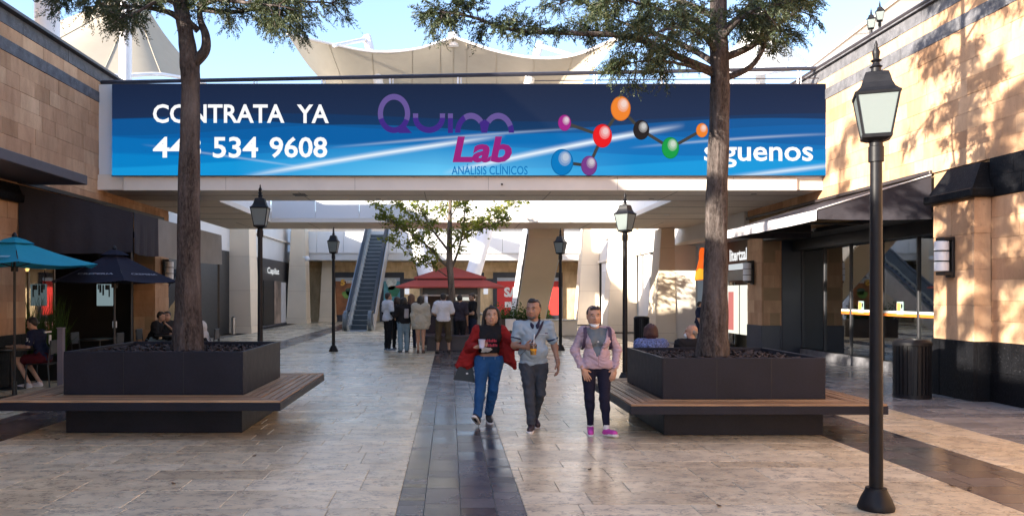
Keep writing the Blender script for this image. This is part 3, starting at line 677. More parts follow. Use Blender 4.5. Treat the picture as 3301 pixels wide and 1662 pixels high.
# left court building
LC = empty('white_court_building', (-12, 40, 0), label='white panelled court building with a black shop on the left', cat='building')
part(MB().box(-16, -9.75, 24.05, 53, 3.62, 6.6), 'upper_wall', m_whitewall, LC)
part(MB().box(-9.8, -9.6, 24.05, 52, 4.75, 4.82), 'wall_trim', m_cream, LC)
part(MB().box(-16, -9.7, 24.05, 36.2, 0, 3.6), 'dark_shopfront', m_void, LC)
part(MB().box(-9.68, -9.66, 25, 30, .1, 2.6), 'shop_glazing', m_glass, LC)
part(MB().box(-16, -9.6, 38.1, 50, 0, 3.58), 'black_shopfront', M('black_shop_panel', (.032, .03, .033), .4), LC)
xs = -9.55
part(MB().cbox(xs - .03, xs, 44.9, 46.6, .1, 2.45, .01), 'poster', M('portrait_poster', (.30, .22, .17), .5, var=.85, vs=.9), LC)
part(MB().cbox(xs - .03, xs, 46.7, 48.0, .1, 2.4, .01), 'white_door', M('white_door', (.62, .62, .64), .4), LC)
part(MB().box(xs - .02, xs + .01, 42.2, 44.6, .1, 2.45), 'dark_doorway', m_black, LC)
part(MB().box(xs, xs + .05, 41.5, 48.4, 0, .1), 'threshold', m_band, LC)
adopt(text('sign_lettering', 'Capilat', 43.0, 46.0, 2.72, 3.15, xs + .02, glow('sign_white', (.75, .78, .8), 1), None, axis='x'), LC)
part(MB().box(-13, -9.65, 50.05, 53, 0, 3.6), 'side_passage', M('olive_wall', (.20, .175, .12), .8), LC)

# right court building
RC = empty('grey_court_building', (12, 38, 0), label='pale grey court building with shopfronts behind the right columns', cat='building')
part(MB().box(8.62, 15, 24.05, 53, 3.55, 6.9), 'upper_wall', m_whitewall, RC)
part(MB().box(8.5, 8.62, 24.05, 53, 3.5, 3.62).box(8.55, 8.62, 24.05, 53, 4.7, 4.76), 'wall_trim', m_cream, RC)
part(MB().box(8.66, 15, 39.2, 46.8, 0, 3.5), 'white_hoarding', m_white, RC)
for i, (a, b) in enumerate(((39.3, 41.1), (41.2, 43.1), (43.2, 45.1), (45.2, 46.7))):
    part(MB().cbox(8.64, 8.66, a, b, .02, 3.0, .003), 'hoarding_panel', m_whitewall, RC)
for k in range(7): part(MB().box(8.63, 8.635, 44.3 - k * .42, 44.58 - k * .42, 1.95, 2.12), 'printed_mark', M('print_orange', (.75, .32, .1), .5) if k == 0 else bpy.data.materials['print_orange'], RC)
for k in range(9): part(MB().box(8.63, 8.635, 41.6, 41.75 + .12 * (k % 3), .9 + k * .16, 1.0 + k * .16), 'printed_mark', m_band, RC)
part(MB().box(8.9, 9.0, 31.6, 37.4, 0, 3.4), 'dark_glazing', M('dark_glazing', (.03, .033, .035), .08, spec=.8), RC)
for a_, b_ in ((31.15, 31.6), (35.4, 37.5)): part(MB().box(8.62, 9.4, a_, b_, 0, 3.5), 'shop_pier', m_whitewall, RC)
part(MB().box(8.84, 8.9, 32.2, 32.35, 0, 2.2).box(8.84, 8.9, 33.5, 33.65, 0, 2.2).box(8.84, 8.9, 32.35, 33.5, 2.05, 2.2), 'door_frame', m_white, RC)
adopt(text('window_lettering', 'XL', 34.4, 32.3, 2.55, 3.1, 8.88, M('sign_grey', (.6, .6, .6), .4), None, axis='x'), RC)
part(MB().box(8.66, 15, 48.6, 52, 0, 3.5), 'end_shop', M('end_shop_grey', (.20, .19, .17), .5), RC)
# shop with the orange sign between the brown pier and the first column
for a_, b_ in ((29.9, 30.6),): part(MB().box(8.2, 8.95, a_, b_, 0, 3.5), 'cream_jamb', m_cream, RC)
part(MB().box(9.6, 9.7, 24.4, 29.8, 0, 3.5), 'olive_back_wall', M('olive_shop_wall', (.12, .105, .08), .7), RC)
part(MB().box(8.9, 8.93, 24.1, 26.3, .5, 2.0), 'lit_poster', glow('lit_poster', (1.0, .98, .82), 1.15), RC)
part(MB().box(8.885, 8.9, 25.75, 26.2, .6, 1.8), 'poster_figure', glow('poster_red', (.8, .25, .22), 1), RC)
part(MB().box(8.88, 8.9, 25.2, 25.22, .5, 2.0), 'poster_seam', m_band, RC)
part(MB().box(8.9, 8.95, 24.1, 27.4, 2.15, 2.45), 'shop_header', M('shop_header_grey', (.14, .14, .13), .5), RC)
part(MB().box(8.86, 8.9, 24.5, 26.1, 2.48, 2.66), 'address_plate', glow('address_plate', (.62, .66, .68), 1), RC)
adopt(text('shop_lettering', 'litertzal', 26.0, 24.5, 2.75, 3.12, 8.86, glow('letter_white', (.95, .95, .95), 1.1), None, axis='x', bold=.03), RC)
q0 = 28.75
dress = [(-.75, 0), (.75, 0), (.6, .45), (.28, .95), (.25, 1.3), (.12, 1.5), (-.12, 1.5), (-.25, 1.3), (-.28, .95), (-.6, .45)]
part(MB().prism([(q0 + a, 2.22 + b * .75) for a, b in dress], 8.80, 8.86, 'x'), 'dress_sign', glow('dress_orange', (.95, .14, .015), 1), RC)
part(MB().prism([(q0 + a * .96, 2.22 + b * .75) for a, b in [(-.75, .02), (.75, .02), (.62, .4), (.2, .55), (-.2, .5), (-.62, .42)]], 8.785, 8.80, 'x'), 'dress_hem', glow('dress_yellow', (1.0, .5, .03), 1), RC)
part(MB().box(8.9, 8.98, 27.2, 27.35, 0, 2.15).box(8.9, 8.98, 26.4, 26.5, 0, 2.15), 'door_frame', m_white, RC)
part(MB().box(9.2, 9.25, 26.5, 28.9, .1, 2.1), 'shop_glazing', m_glass, RC)

# far building with stone wall and shop windows
YF = 52.0
FRB = empty('far_shop_building', (0, 54, 0), label='far stone shop building with white parapet closing the court', cat='building')
part(MB().box(-16, 16, YF + .05, 60, 0, 4.2), 'stone_wall', m_farstone, FRB)
w0 = FRB.children[0]
lay(w0, me_farblock, 'y', YF, -9.5, 9.5, 2.95, 3.75, .2, (.35, .8), depth_sign=-1, th=.08)
part(MB().box(-16, 16, 49.6, 60, 3.78, 4.28), 'walkway_slab', m_whitewall, FRB)
x = -9.6
while x < 9.6:
    part(MB().cbox(x + .01, x + 1.58, 49.5, 49.6, 4.2, 5.5, .004), 'parapet_panel', m_white, FRB); x += 1.6
part(MB().box(-16, 16, 55, 60, 4.3, 6.5), 'upper_wall', M('upper_wall_shade', (.10, .10, .105), .7), FRB)  # shade behind the far parapet painted as a dark wall colour
m_navyframe = M('navy_shop_frame', (.022, .024, .034), .45)
wins = [(1082, 1200, 'orange_window_poster', (.32, .12, .04)), (1237, 1290, 'cyan_window_poster', (.10, .33, .42)), (1602, 1712, 'red_window_poster', (.62, .03, .028)), (1758, 1800, 'red_window_poster', (.55, .035, .03))]
for a, b, nm, colr in wins:
    xa, xb = GX(a, YF), GX(b, YF)
    fo = part(MB().box(xa - .25, xb + .25, YF - .12, YF, 2.78, 3.1).box(xa - .25, xa, YF - .12, YF, 0, 2.78).box(xb, xb + .25, YF - .12, YF, 0, 2.78).box(xa, xb, YF - .12, YF, 0, .42), 'window_frame', m_navyframe, FRB)
    part(MB().box(xa, xb, YF - .05, YF - .03, .42, 2.55), nm, M(nm, colr, .5, var=.5 if 'red' not in nm else .05, vs=1.6), FRB)
    part(MB().box(xa, xb, YF - .06, YF - .02, 2.56, 2.77), 'transom_light', M('transom_pale', (.42, .48, .56), .3), FRB)
part(MB().box(GX(1300, YF), GX(1596, YF), YF - .1, YF, 2.35, 2.7), 'navy_sign_band', m_navyframe, FRB)
part(MB().box(GX(1345, YF), GX(1415, YF), YF - .1, YF, 2.7, 3.1).box(GX(1535, YF), GX(1560, YF), YF - .1, YF, 2.7, 3.1), 'navy_corner', m_navyframe, FRB)
_p = W(1693, 912, YF - .07)
def ltext(nm, body, pxa, pxb, pya, pyb, Y, mat, root, **k):
    a, b = W(pxa, pya, Y), W(pxb, pyb, Y); o = text(nm, body, a.x, b.x, b.z, a.z, Y, mat, None, **k); o.parent = root; o.matrix_parent_inverse = under(root); return o
ltext('poster_lettering', 'SALE', 1625, 1708, 925, 957, YF - .07, m_white, FRB, bold=.05)
ltext('poster_number', '5', 1098, 1112, 900, 920, YF - .07, M('print_yellow', (.75, .42, .05), .5), FRB, bold=.05)
for k in range(6): part(MB().box(GX(1117 + k * 4.5, YF), GX(1120 + k * 4.5, YF), YF - .075, YF - .07, GZ(912, YF), GZ(904, YF)), 'printed_mark', m_white, FRB)
def blob(nm, px, py, rx, ry, colr, root, Y=YF - .065):
    q = W(px, py, Y); part(MB().prism([(q.x + rx * math.cos(t) * (1 + .25 * math.sin(3 * t)), q.z + ry * math.sin(t) * (1 + .2 * math.cos(2 * t))) for t in np.linspace(0, 2 * math.pi, 18)[:-1]], Y - .006, Y, 'y'), nm, M(nm + str(px), colr, .5, var=.3, vs=5), root)
blob('poster_print', 1120, 950, .32, .28, (.16, .32, .06), FRB); blob('poster_print', 1126, 940, .22, .3, (.05, .10, .06), FRB)
blob('poster_print', 1262, 915, .3, .45, (.55, .60, .58), FRB); blob('poster_print', 1270, 938, .35, .42, (.03, .18, .10), FRB)
part(MB().box(GX(1627, YF), GX(1648, YF), YF - .08, YF - .06, GZ(990, YF), GZ(972, YF)), 'poster_label', m_white, FRB)
for px in (1312, 1566):
    q = W(px, 935, YF - .2); part(MB().cbox(q.x - .14, q.x + .14, q.y - .1, q.y + .1, q.z - .25, q.z + .25, .02), 'wall_light', glow('wall_light_%d' % px, (.8, .82, .9), .9), FRB)

# ------------------------------------------------------------------ tensile canopies and masts
def membrane(name, label, rows, mat, masts=(), group='tensile membrane canopies'):
    r = np.array(rows, float); c0 = r.reshape(-1, 3).mean(0)
    e = empty(name, (c0[0], c0[1], 0), label=label, cat='canopy', group=group)
    # bicubic-ish refinement by linear interpolation followed by smoothing along both ways
    def refine(a, k):
        n = a.shape[0]; t = np.linspace(0, n - 1, (n - 1) * k + 1); i = np.minimum(t.astype(int), n - 2); f = (t - i)[:, None, None]
        p0 = a[np.maximum(i - 1, 0)]; p1 = a[i]; p2 = a[i + 1]; p3 = a[np.minimum(i + 2, n - 1)]
        return .5 * (2 * p1 + (p2 - p0) * f + (2 * p0 - 5 * p1 + 4 * p2 - p3) * f ** 2 + (3 * p1 - p0 - 3 * p2 + p3) * f ** 3)
    g2 = refine(r, 6); g2 = np.swapaxes(refine(np.swapaxes(g2, 0, 1), 6), 0, 1)
    o = grid_surface('membrane', g2, mat); o.parent = e; o.matrix_parent_inverse = under(e)
    for edge in (g2[0], g2[-1]):
        o = MB().tube([Vector(p) for p in edge], .07, 6).build('edge_cable', m_tubewhite); o.parent = e; o.matrix_parent_inverse = under(e)
    na = g2.shape[1]
    for j in range(6, na - 1, 6):
        o = MB().tube([Vector(p) + Vector((0, -.015, 0)) for p in g2[:, j]], .02, 5).build('seam', m_membrane if mat is m_membrane else mat); o.parent = e; o.matrix_parent_inverse = under(e)
    for pts, rad in masts:
        o = MB().tube(pts, rad, 14).build('mast', m_tubewhite, smooth=False, angle=40); o.parent = e; o.matrix_parent_inverse = under(e)
    return e
Yt = 45.0
top = [W(925, 108, Yt - 4), W(1060, 140, Yt - 2), W(1200, 166, Yt - 1), W(1330, 160, Yt - 1), W(1420, 134, Yt - 1), W(1462, 122, Yt - 1), W(1505, 134, Yt - 1), W(1600, 165, Yt - 1), W(1720, 186, Yt - 1), W(1850, 178, Yt - 2), W(2000, 118, Yt - 4)]
mid = [W(985, 200, Yt - 3), W(1090, 222, Yt - .5), W(1205, 232, Yt + .5), W(1330, 228, Yt + 1), W(1420, 222, Yt + 1), W(1462, 220, Yt + 1), W(1505, 222, Yt + 1), W(1600, 230, Yt + 1), W(1720, 238, Yt + .5), W(1830, 232, Yt - .5), W(1935, 200, Yt - 3)]
low = [W(1055, 285, Yt - 1.5), W(1120, 300, Yt + 1), W(1215, 310, Yt + 2), W(1330, 312, Yt + 2.5), W(1420, 312, Yt + 2.5), W(1462, 312, Yt + 2.5), W(1505, 312, Yt + 2.5), W(1600, 312, Yt + 2.5), W(1705, 308, Yt + 2), W(1795, 300, Yt + 1), W(1870, 282, Yt - 1.5)]
base = [W(1150, 420, Yt + 1), W(1200, 430, Yt + 2), W(1270, 430, Yt + 3), W(1360, 430, Yt + 3), W(1420, 430, Yt + 3), W(1462, 430, Yt + 3), W(1505, 430, Yt + 3), W(1570, 430, Yt + 3), W(1650, 430, Yt + 3), W(1730, 430, Yt + 2), W(1790, 420, Yt + 1)]
ma, mb = W(1183, 118, Yt + 1.5), W(1742, 140, Yt + 1.5)
membrane('tensile_canopy', 'cream tent membrane with concave edges rising above the middle of the bridge', [top, mid, low, base], m_membrane,
         [([(-.55, 43, 0), (-1.2, 43.3, 2.6), ma], [.42, .42, .24]), ([(.55, 43, 0), (1.2, 43.3, 2.6), mb], [.42, .42, .24]),
          ([ma + Vector((0, 0, -.15)), W(1075, 148, Yt - 2)], [.12, .1]), ([mb + Vector((0, 0, -.15)), W(1840, 178, Yt - 2)], [.12, .1]), ([W(1462, 150, Yt - .5), W(1462, 108, Yt - .5)], [.28, .28])])
# left canopy: cone with its peak above the frame
Yl = 31.0
def cone_rows(px, py, Y, ring, levels=4, pw=1.6):
    apex = W(px, py, Y); rows = []
    for k in range(levels):
        f = k / (levels - 1); s = .04 + .96 * f; h = 1 - (1 - f) ** pw if False else f ** (1 / pw)
        rows.append([(apex.x + (p[0] - apex.x) * s, apex.y + (p[1] - apex.y) * s, apex.z + (p[2] - apex.z) * h) for p in ring])
    return rows
ring = [W(660, 268, 31), W(520, 240, 28), W(330, 240, 26.5), W(120, 160, 27), W(60, 120, 31), W(100, 150, 36), W(300, 215, 39), W(520, 240, 38), W(640, 260, 34.5), W(660, 268, 31)]
membrane('tensile_canopy', 'cream conical tent behind the left building, its peak above the frame', cone_rows(430, -40, Yl, [tuple(p) for p in ring], 4, 1.25), m_membrane,
         [([W(404, 420, 25.8), W(405, -60, 25.8)], [.19, .19])])
e = empty('tent_mast', (W(152, 300, 18).x, 18, 7), label='thick white tent mast rising from the left roof edge', cat='mast')
p0 = W(152, 300, 18); part(MB().tube([(p0.x, 18, 6.9), (p0.x, 18, 12)], .26, 20), 'tube', m_tubewhite, e, smooth=False, angle=40); part(MB().lathe([(.4, 0), (.4, .05), (.3, .05), (.3, .1)], 20, (p0.x, 18, 6.94)), 'base_plate', m_tubewhite, e)
part(MB().box(-20, XL - .9, 18.5, 23.5, 6.95, 7.6), 'roof_penthouse', M('grey_roof_panel', (.30, .29, .28), .7), LB)
# made-up canopy over the left building, outside the frame, added to shade the bridge
ring = [(-9.3, 17.6, 8.2), (-9.6, 13.5, 8.4), (-9.3, 9.6, 8.2), (-13, 9.0, 8.6), (-17, 9.2, 8.2), (-17.4, 13.5, 8.4), (-17, 17.8, 8.2), (-13, 18.2, 8.6), (-9.3, 17.6, 8.2)]
rows = []
for k in range(4):
    f = k / 3; s_ = .05 + .95 * f; h = f ** .8
    rows.append([(-13 + (p[0] + 13) * s_, 13.5 + (p[1] - 13.5) * s_, 14.6 + (p[2] - 14.6) * h) for p in ring])
membrane('tensile_canopy', 'unseen cream conical tent added over the left building to shade the bridge', rows, m_membrane, [([(-13, 13.5, 6.9), (-13, 13.5, 15.2)], [.22, .18])])
# right canopies
rows = [[W(2608, 218, 24), W(2745, 112, 21.5), W(2890, 0, 19.5), W(3060, -130, 17)], [W(2680, 214, 27), W(2830, 105, 24.5), W(2960, 0, 22.5), W(3120, -120, 20)], [W(2740, 200, 30), W(2900, 100, 28), W(3040, 0, 26), W(3200, -110, 24)]]
membrane('tensile_canopy', 'bright white tent edge climbing steeply above the right roof', rows, m_membwhite)
ring = [W(2625, 215, 34), W(2540, 225, 31), W(2430, 240, 30), W(2330, 240, 31), W(2270, 235, 34), W(2330, 225, 37), W(2430, 215, 38), W(2540, 215, 37), W(2625, 215, 34)]
membrane('tensile_canopy', 'small white pointed tent seen behind the right tree', cone_rows(2452, 60, 34, [tuple(p) for p in ring], 4, 1.2), m_membwhite, [([W(2452, 330, 33.5), W(2452, 40, 33.5)], [.2, .2])])
part(MB().box(6.6, XR + .4, 24.1, 40, 7.6, 7.9).box(6.6, 6.8, 24.1, 40, 6.6, 7.6), 'roof_eave', M('eave_cream', (.5, .46, .42), .7), RC)
# ------------------------------------------------------------------ banner on the bridge, evenly bright through added emission
YS = 19.0
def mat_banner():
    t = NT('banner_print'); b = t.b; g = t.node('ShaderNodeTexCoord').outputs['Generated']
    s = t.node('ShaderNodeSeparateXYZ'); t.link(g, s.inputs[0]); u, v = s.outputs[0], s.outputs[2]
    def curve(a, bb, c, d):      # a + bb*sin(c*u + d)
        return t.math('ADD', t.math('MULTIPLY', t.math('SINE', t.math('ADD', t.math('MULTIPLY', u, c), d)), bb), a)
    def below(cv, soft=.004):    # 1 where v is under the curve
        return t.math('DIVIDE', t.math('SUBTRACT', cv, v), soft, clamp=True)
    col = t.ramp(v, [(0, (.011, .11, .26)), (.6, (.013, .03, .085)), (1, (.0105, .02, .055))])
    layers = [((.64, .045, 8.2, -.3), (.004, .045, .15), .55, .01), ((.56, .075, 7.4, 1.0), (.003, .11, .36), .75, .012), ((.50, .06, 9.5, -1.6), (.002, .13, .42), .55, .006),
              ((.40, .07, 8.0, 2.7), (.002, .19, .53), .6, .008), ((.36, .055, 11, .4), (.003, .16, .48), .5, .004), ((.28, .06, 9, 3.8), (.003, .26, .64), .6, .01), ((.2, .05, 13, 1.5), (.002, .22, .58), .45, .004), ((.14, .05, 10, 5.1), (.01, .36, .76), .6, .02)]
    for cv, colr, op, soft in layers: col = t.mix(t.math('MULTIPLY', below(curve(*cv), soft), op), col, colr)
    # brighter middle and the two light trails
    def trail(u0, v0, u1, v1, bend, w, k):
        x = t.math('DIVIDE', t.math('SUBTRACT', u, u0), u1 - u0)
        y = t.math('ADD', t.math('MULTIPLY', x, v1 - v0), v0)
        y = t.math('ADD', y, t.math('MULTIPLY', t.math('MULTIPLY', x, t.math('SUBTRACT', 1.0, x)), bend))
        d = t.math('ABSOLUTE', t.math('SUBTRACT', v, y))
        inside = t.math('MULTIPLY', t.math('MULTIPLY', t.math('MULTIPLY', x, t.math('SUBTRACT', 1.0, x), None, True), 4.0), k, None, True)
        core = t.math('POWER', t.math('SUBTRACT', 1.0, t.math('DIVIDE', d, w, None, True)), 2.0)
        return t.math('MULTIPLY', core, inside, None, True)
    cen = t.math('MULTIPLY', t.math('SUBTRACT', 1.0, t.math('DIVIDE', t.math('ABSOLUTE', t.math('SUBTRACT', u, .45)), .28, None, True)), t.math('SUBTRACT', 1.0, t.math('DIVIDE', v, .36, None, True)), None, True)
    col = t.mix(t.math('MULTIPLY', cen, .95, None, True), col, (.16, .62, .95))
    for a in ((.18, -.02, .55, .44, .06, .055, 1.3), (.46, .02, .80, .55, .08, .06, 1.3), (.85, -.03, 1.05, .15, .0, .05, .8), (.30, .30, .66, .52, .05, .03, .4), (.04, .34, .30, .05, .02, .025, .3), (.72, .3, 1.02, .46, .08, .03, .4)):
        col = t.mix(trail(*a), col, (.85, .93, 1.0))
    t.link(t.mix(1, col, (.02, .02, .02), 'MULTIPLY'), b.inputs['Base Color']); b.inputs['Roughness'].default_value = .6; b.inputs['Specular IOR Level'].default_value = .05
    t.link(col, b.inputs['Emission Color']); b.inputs['Emission Strength'].default_value = K  # added glow keeps the print even, free of the sun's shadow
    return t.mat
BN = empty('banner', (0, YS, 4.5), label='blue printed advertising banner with added even glow, stretched across the front of the footbridge', cat='banner')
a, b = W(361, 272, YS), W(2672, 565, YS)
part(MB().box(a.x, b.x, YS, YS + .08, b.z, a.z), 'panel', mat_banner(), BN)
part(MB().box(a.x - .02, b.x + .02, YS + .012, YS + .09, b.z - .02, b.z - .001).box(a.x - .02, b.x + .02, YS + .012, YS + .09, a.z + .001, a.z + .02), 'frame', m_coping, BN)
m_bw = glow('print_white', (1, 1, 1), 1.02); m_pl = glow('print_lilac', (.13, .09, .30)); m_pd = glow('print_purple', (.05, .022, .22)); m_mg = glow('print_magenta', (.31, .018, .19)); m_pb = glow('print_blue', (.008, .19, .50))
L = YS - .006
for wd_, xa_, xb_, ya_, yb_ in (('CONTRATA', 493, 917, 336, 397), ('YA', 957, 1060, 337, 397), ('443', 493, 648, 441, 509), ('534', 686, 832, 441, 509), ('9608', 869, 1055, 441, 509)): ltext('lettering', wd_, xa_, xb_, ya_, yb_, L, m_bw, BN, bold=.02)
ltext('lettering', 'síguenos', 2270, 2621, 455, 540, L, m_bw, BN, bold=.016)
ltext('lettering', 'Lab', 1459, 1650, 440, 524, L, m_mg, BN, bold=.035, shear=.17); ltext('lettering', 'ANÁLISIS CLÍNICOS', 1456, 1701, 528, 563, L, m_pb, BN, bold=.012)
def arc(nm, cx, cy, ro_x, ro_y, th, a0, a1, mat, n=40, yy=L, cut=None):
    mbx = MB(); pts = []
    for i in range(n + 1):
        t = R(a0 + (a1 - a0) * i / n)
        pts.append((W(cx + ro_x * math.cos(t), cy - ro_y * math.sin(t), yy), W(cx + (ro_x - th) * math.cos(t), cy - (ro_y - th * 1.12) * math.sin(t), yy)))
    for i in range(n): mbx.add([pts[i][0], pts[i + 1][0], pts[i + 1][1], pts[i][1]], [(0, 1, 2, 3)])
    return part(mbx, nm, mat, BN, fix=False)
def poly(nm, pts, mat, yy=L): return part(MB().add([W(x, y, yy) for x, y in pts], [tuple(range(len(pts)))]), nm, mat, BN, fix=False)
arc('letter_q', 1270, 366, 52, 63, 16.5, -22, 198, m_pl); arc('letter_q', 1270, 366, 52, 63, 16.5, 198, 338, m_pd)
poly('letter_q', [(1284, 429), (1328, 429), (1306, 404)], m_pd, L - .001)
arc('letter_u', 1383, 378, 52, 51, 17, 180, 360, m_pd); poly('letter_u', [(1331, 366), (1348, 366), (1348, 380), (1332, 380)], m_pl, L - .001); poly('letter_u', [(1418, 366), (1435, 366), (1434, 380), (1418, 380)], m_pl, L - .001)
poly('letter_i', [(1444, 381), (1460, 381), (1460, 429), (1444, 429)], m_pd); poly('letter_i', [(1444, 366), (1460, 366), (1460, 381), (1444, 381)], m_pl)
arc('letter_m', 1518, 428, 51, 64, 17, 40, 180, m_pl); arc('letter_m', 1606, 428, 51, 64, 17, 0, 140, m_pl)
arc('letter_m', 1518, 428, 51, 64, 17, 118, 180, m_pd, yy=L - .001); arc('letter_m', 1606, 428, 51, 64, 17, 0, 24, m_pd, yy=L - .001); poly('letter_m', [(1552, 428), (1570, 428), (1578, 395), (1562, 385), (1546, 395)], m_pd, L - .001)
balls = {'mg': (1820, 396, 21, 26, (.32, .015, .22)), 'or': (2001, 350, 32, 40, (.74, .20, .022)), 're': (1942, 438, 31, 38, (.72, .008, .012)), 'bk': (2067, 419, 26, 32, (.016, .012, .013)), 'gr': (2161, 477, 28, 35, (.005, .29, .055)), 'o2': (2263, 420, 19, 23, (.74, .20, .022)), 'bl': (1812, 523, 36, 43, (.002, .19, .52)), 'pu': (1899, 534, 26, 32, (.18, .045, .24))}
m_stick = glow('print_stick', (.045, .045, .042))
for p, q in (('mg', 're'), ('re', 'or'), ('or', 'bk'), ('bk', 'gr'), ('gr', 'o2'), ('re', 'pu'), ('bl', 'pu')):
    P = Vector(balls[p][:2]); Q = Vector(balls[q][:2]); d = (Q - P).normalized(); nrm = Vector((-d.y, d.x)) * 5.0
    poly('molecule_bond', [P + nrm, Q + nrm, Q - nrm, P - nrm], m_stick, L)
for kx, (cx, cy, rx, ry, colr) in balls.items():
    ell = lambda k, ox=0, oy=0: [(cx + ox + rx * k * math.cos(t), cy + oy + ry * k * math.sin(t)) for t in np.linspace(0, 2 * math.pi, 33)[:-1]]
    poly('molecule_ball', ell(1), glow('ball_rim_' + kx, sc(colr, .72)), L - .002); poly('molecule_ball', ell(.92), glow('ball_' + kx, colr), L - .003)
    for i, (k, w) in enumerate(((.56, .22), (.42, .42), (.28, .65))):
        cc = tuple(c * (1 - w) + w * .75 for c in colr); poly('molecule_shine', ell(k, rx * (.24 + .04 * i), -ry * (.28 + .05 * i)), glow('ball_shine_%s%d' % (kx, i), cc), L - .004 - .0008 * i)

# ------------------------------------------------------------------ lantern posts
def mat_frost():
    t = NT('frosted_lantern_glass'); b = t.b; b.inputs['Base Color'].default_value = (.33, .385, .385, 1); b.inputs['Roughness'].default_value = .3
    t.bump(t.noise(t.pos(), 70, 3), .25, .004)
    tl = t.node('ShaderNodeBsdfTranslucent'); tl.inputs[0].default_value = (.27, .325, .33, 1)
    mx = t.node('ShaderNodeMixShader'); mx.inputs[0].default_value = .55; t.link(b.outputs[0], mx.inputs[1]); t.link(tl.outputs[0], mx.inputs[2]); t.link(mx.outputs[0], t.out.inputs[0]); return t.mat
m_frost = mat_frost()
def lantern_post(loc, rz, label, group='lantern posts along the walkway', h=3.75, proto=[None]):
    if proto[0] is not None:
        e = copy_tree(proto[0]); e.location = loc; e.rotation_euler = (0, 0, rz); e['label'] = label; return e
    e = empty('lantern_post', (0, 0, 0), label=label, cat='street lamp', group=group)
    MB().lathe([(.135, 0), (.14, .02), (.13, .05), (.115, .09), (.09, .14), (.08, .16), (.078, .175)], 20).build('base', m_lampblack, e, angle=35)
    MB().lathe([(.052, .17), (.05, 1.0), (.044, 2.8)], 16).build('pole', m_lampblack, e, angle=35)
    MB().lathe([(.058, 2.78), (.058, 2.9), (.05, 2.905), (.05, 2.93), (.075, 2.955), (.085, 2.96)], 16).build('collar', m_lampblack, e, angle=35)
    q = math.pi / 4
    MB().lathe([(.09, 2.945), (.15, 2.965), (.155, 2.985), (.142, 2.995)], 4, rot=q).build('lantern_cup', m_lampblack, e)
    b0, t0, z0, z1 = .1, .152, 2.99, 3.305
    for k in range(4):
        r = Matrix.Rotation(k * math.pi / 2, 4, 'Z')
        pts = [r @ Vector(p) for p in ((-b0 + .008, -b0, z0), (b0 - .008, -b0, z0), (t0 - .008, -t0, z1), (-t0 + .008, -t0, z1))]
        ins = [r @ Vector(p) for p in ((-b0 + .008, -b0 + .004, z0), (b0 - .008, -b0 + .004, z0), (t0 - .008, -t0 + .004, z1), (-t0 + .008, -t0 + .004, z1))]
        MB().add(pts + ins, [(0, 1, 2, 3), (7, 6, 5, 4), (0, 4, 5, 1), (1, 5, 6, 2), (2, 6, 7, 3), (3, 7, 4, 0)]).build('glass_pane', m_frost, e)
        MB().tube([r @ Vector((-b0, -b0, z0)), r @ Vector((-t0, -t0, z1))], .011, 4).build('corner_bar', m_lampblack, e)
    s2 = math.sqrt(2)
    MB().lathe([(t0 * s2 - .01, 3.295), (.162 * s2, 3.3), (.166 * s2, 3.318), (.15 * s2, 3.328), (.125 * s2, 3.355), (.105 * s2, 3.40), (.092 * s2, 3.455), (.082 * s2, 3.485), (.05 * s2, 3.497)], 4, rot=q).build('lantern_roof', m_lampblack, e)
    MB().lathe([(.04, 3.49), (.036, 3.53), (.05, 3.54), (.03, 3.555), (.024, 3.575), (.044, 3.59), (.022, 3.605), (.028, 3.64), (.03, 3.66), (.012, 3.70), (.014, 3.715), (.004, 3.75)], 12).build('finial', m_lampblack, e, angle=50)
    proto[0] = e; e.location = loc; e.rotation_euler = (0, 0, rz); return e
lantern_post((3.42, 6.59, 0), R(-22), 'black lantern post standing in the right foreground, nearest of all')
lantern_post((-3.5, 15.2, 0), R(3), 'lantern post between the left tree trunk and the left court column')
lantern_post((-3.5, 24.8, 0), R(-4), 'lantern post standing left of the escalator foot')
lantern_post((3.48, 16.3, 0), R(-42), 'lantern post rising behind the left corner of the right planter')
lantern_post((3.4, 25.2, 0), R(-30), 'small far lantern post right of the tan inclined stair')
for (px, py, Yq), lb in (((2808, 28, 17.6), 'left one of two lanterns above the right roof edge'), ((2836, 3, 16.6), 'right one of two lanterns above the right roof edge')):
    q = W(px, py, 20); k_ = .63; lantern_post((q.x, 20, q.z - 3.75 * k_), R(-25), lb).scale = (k_, k_, k_)

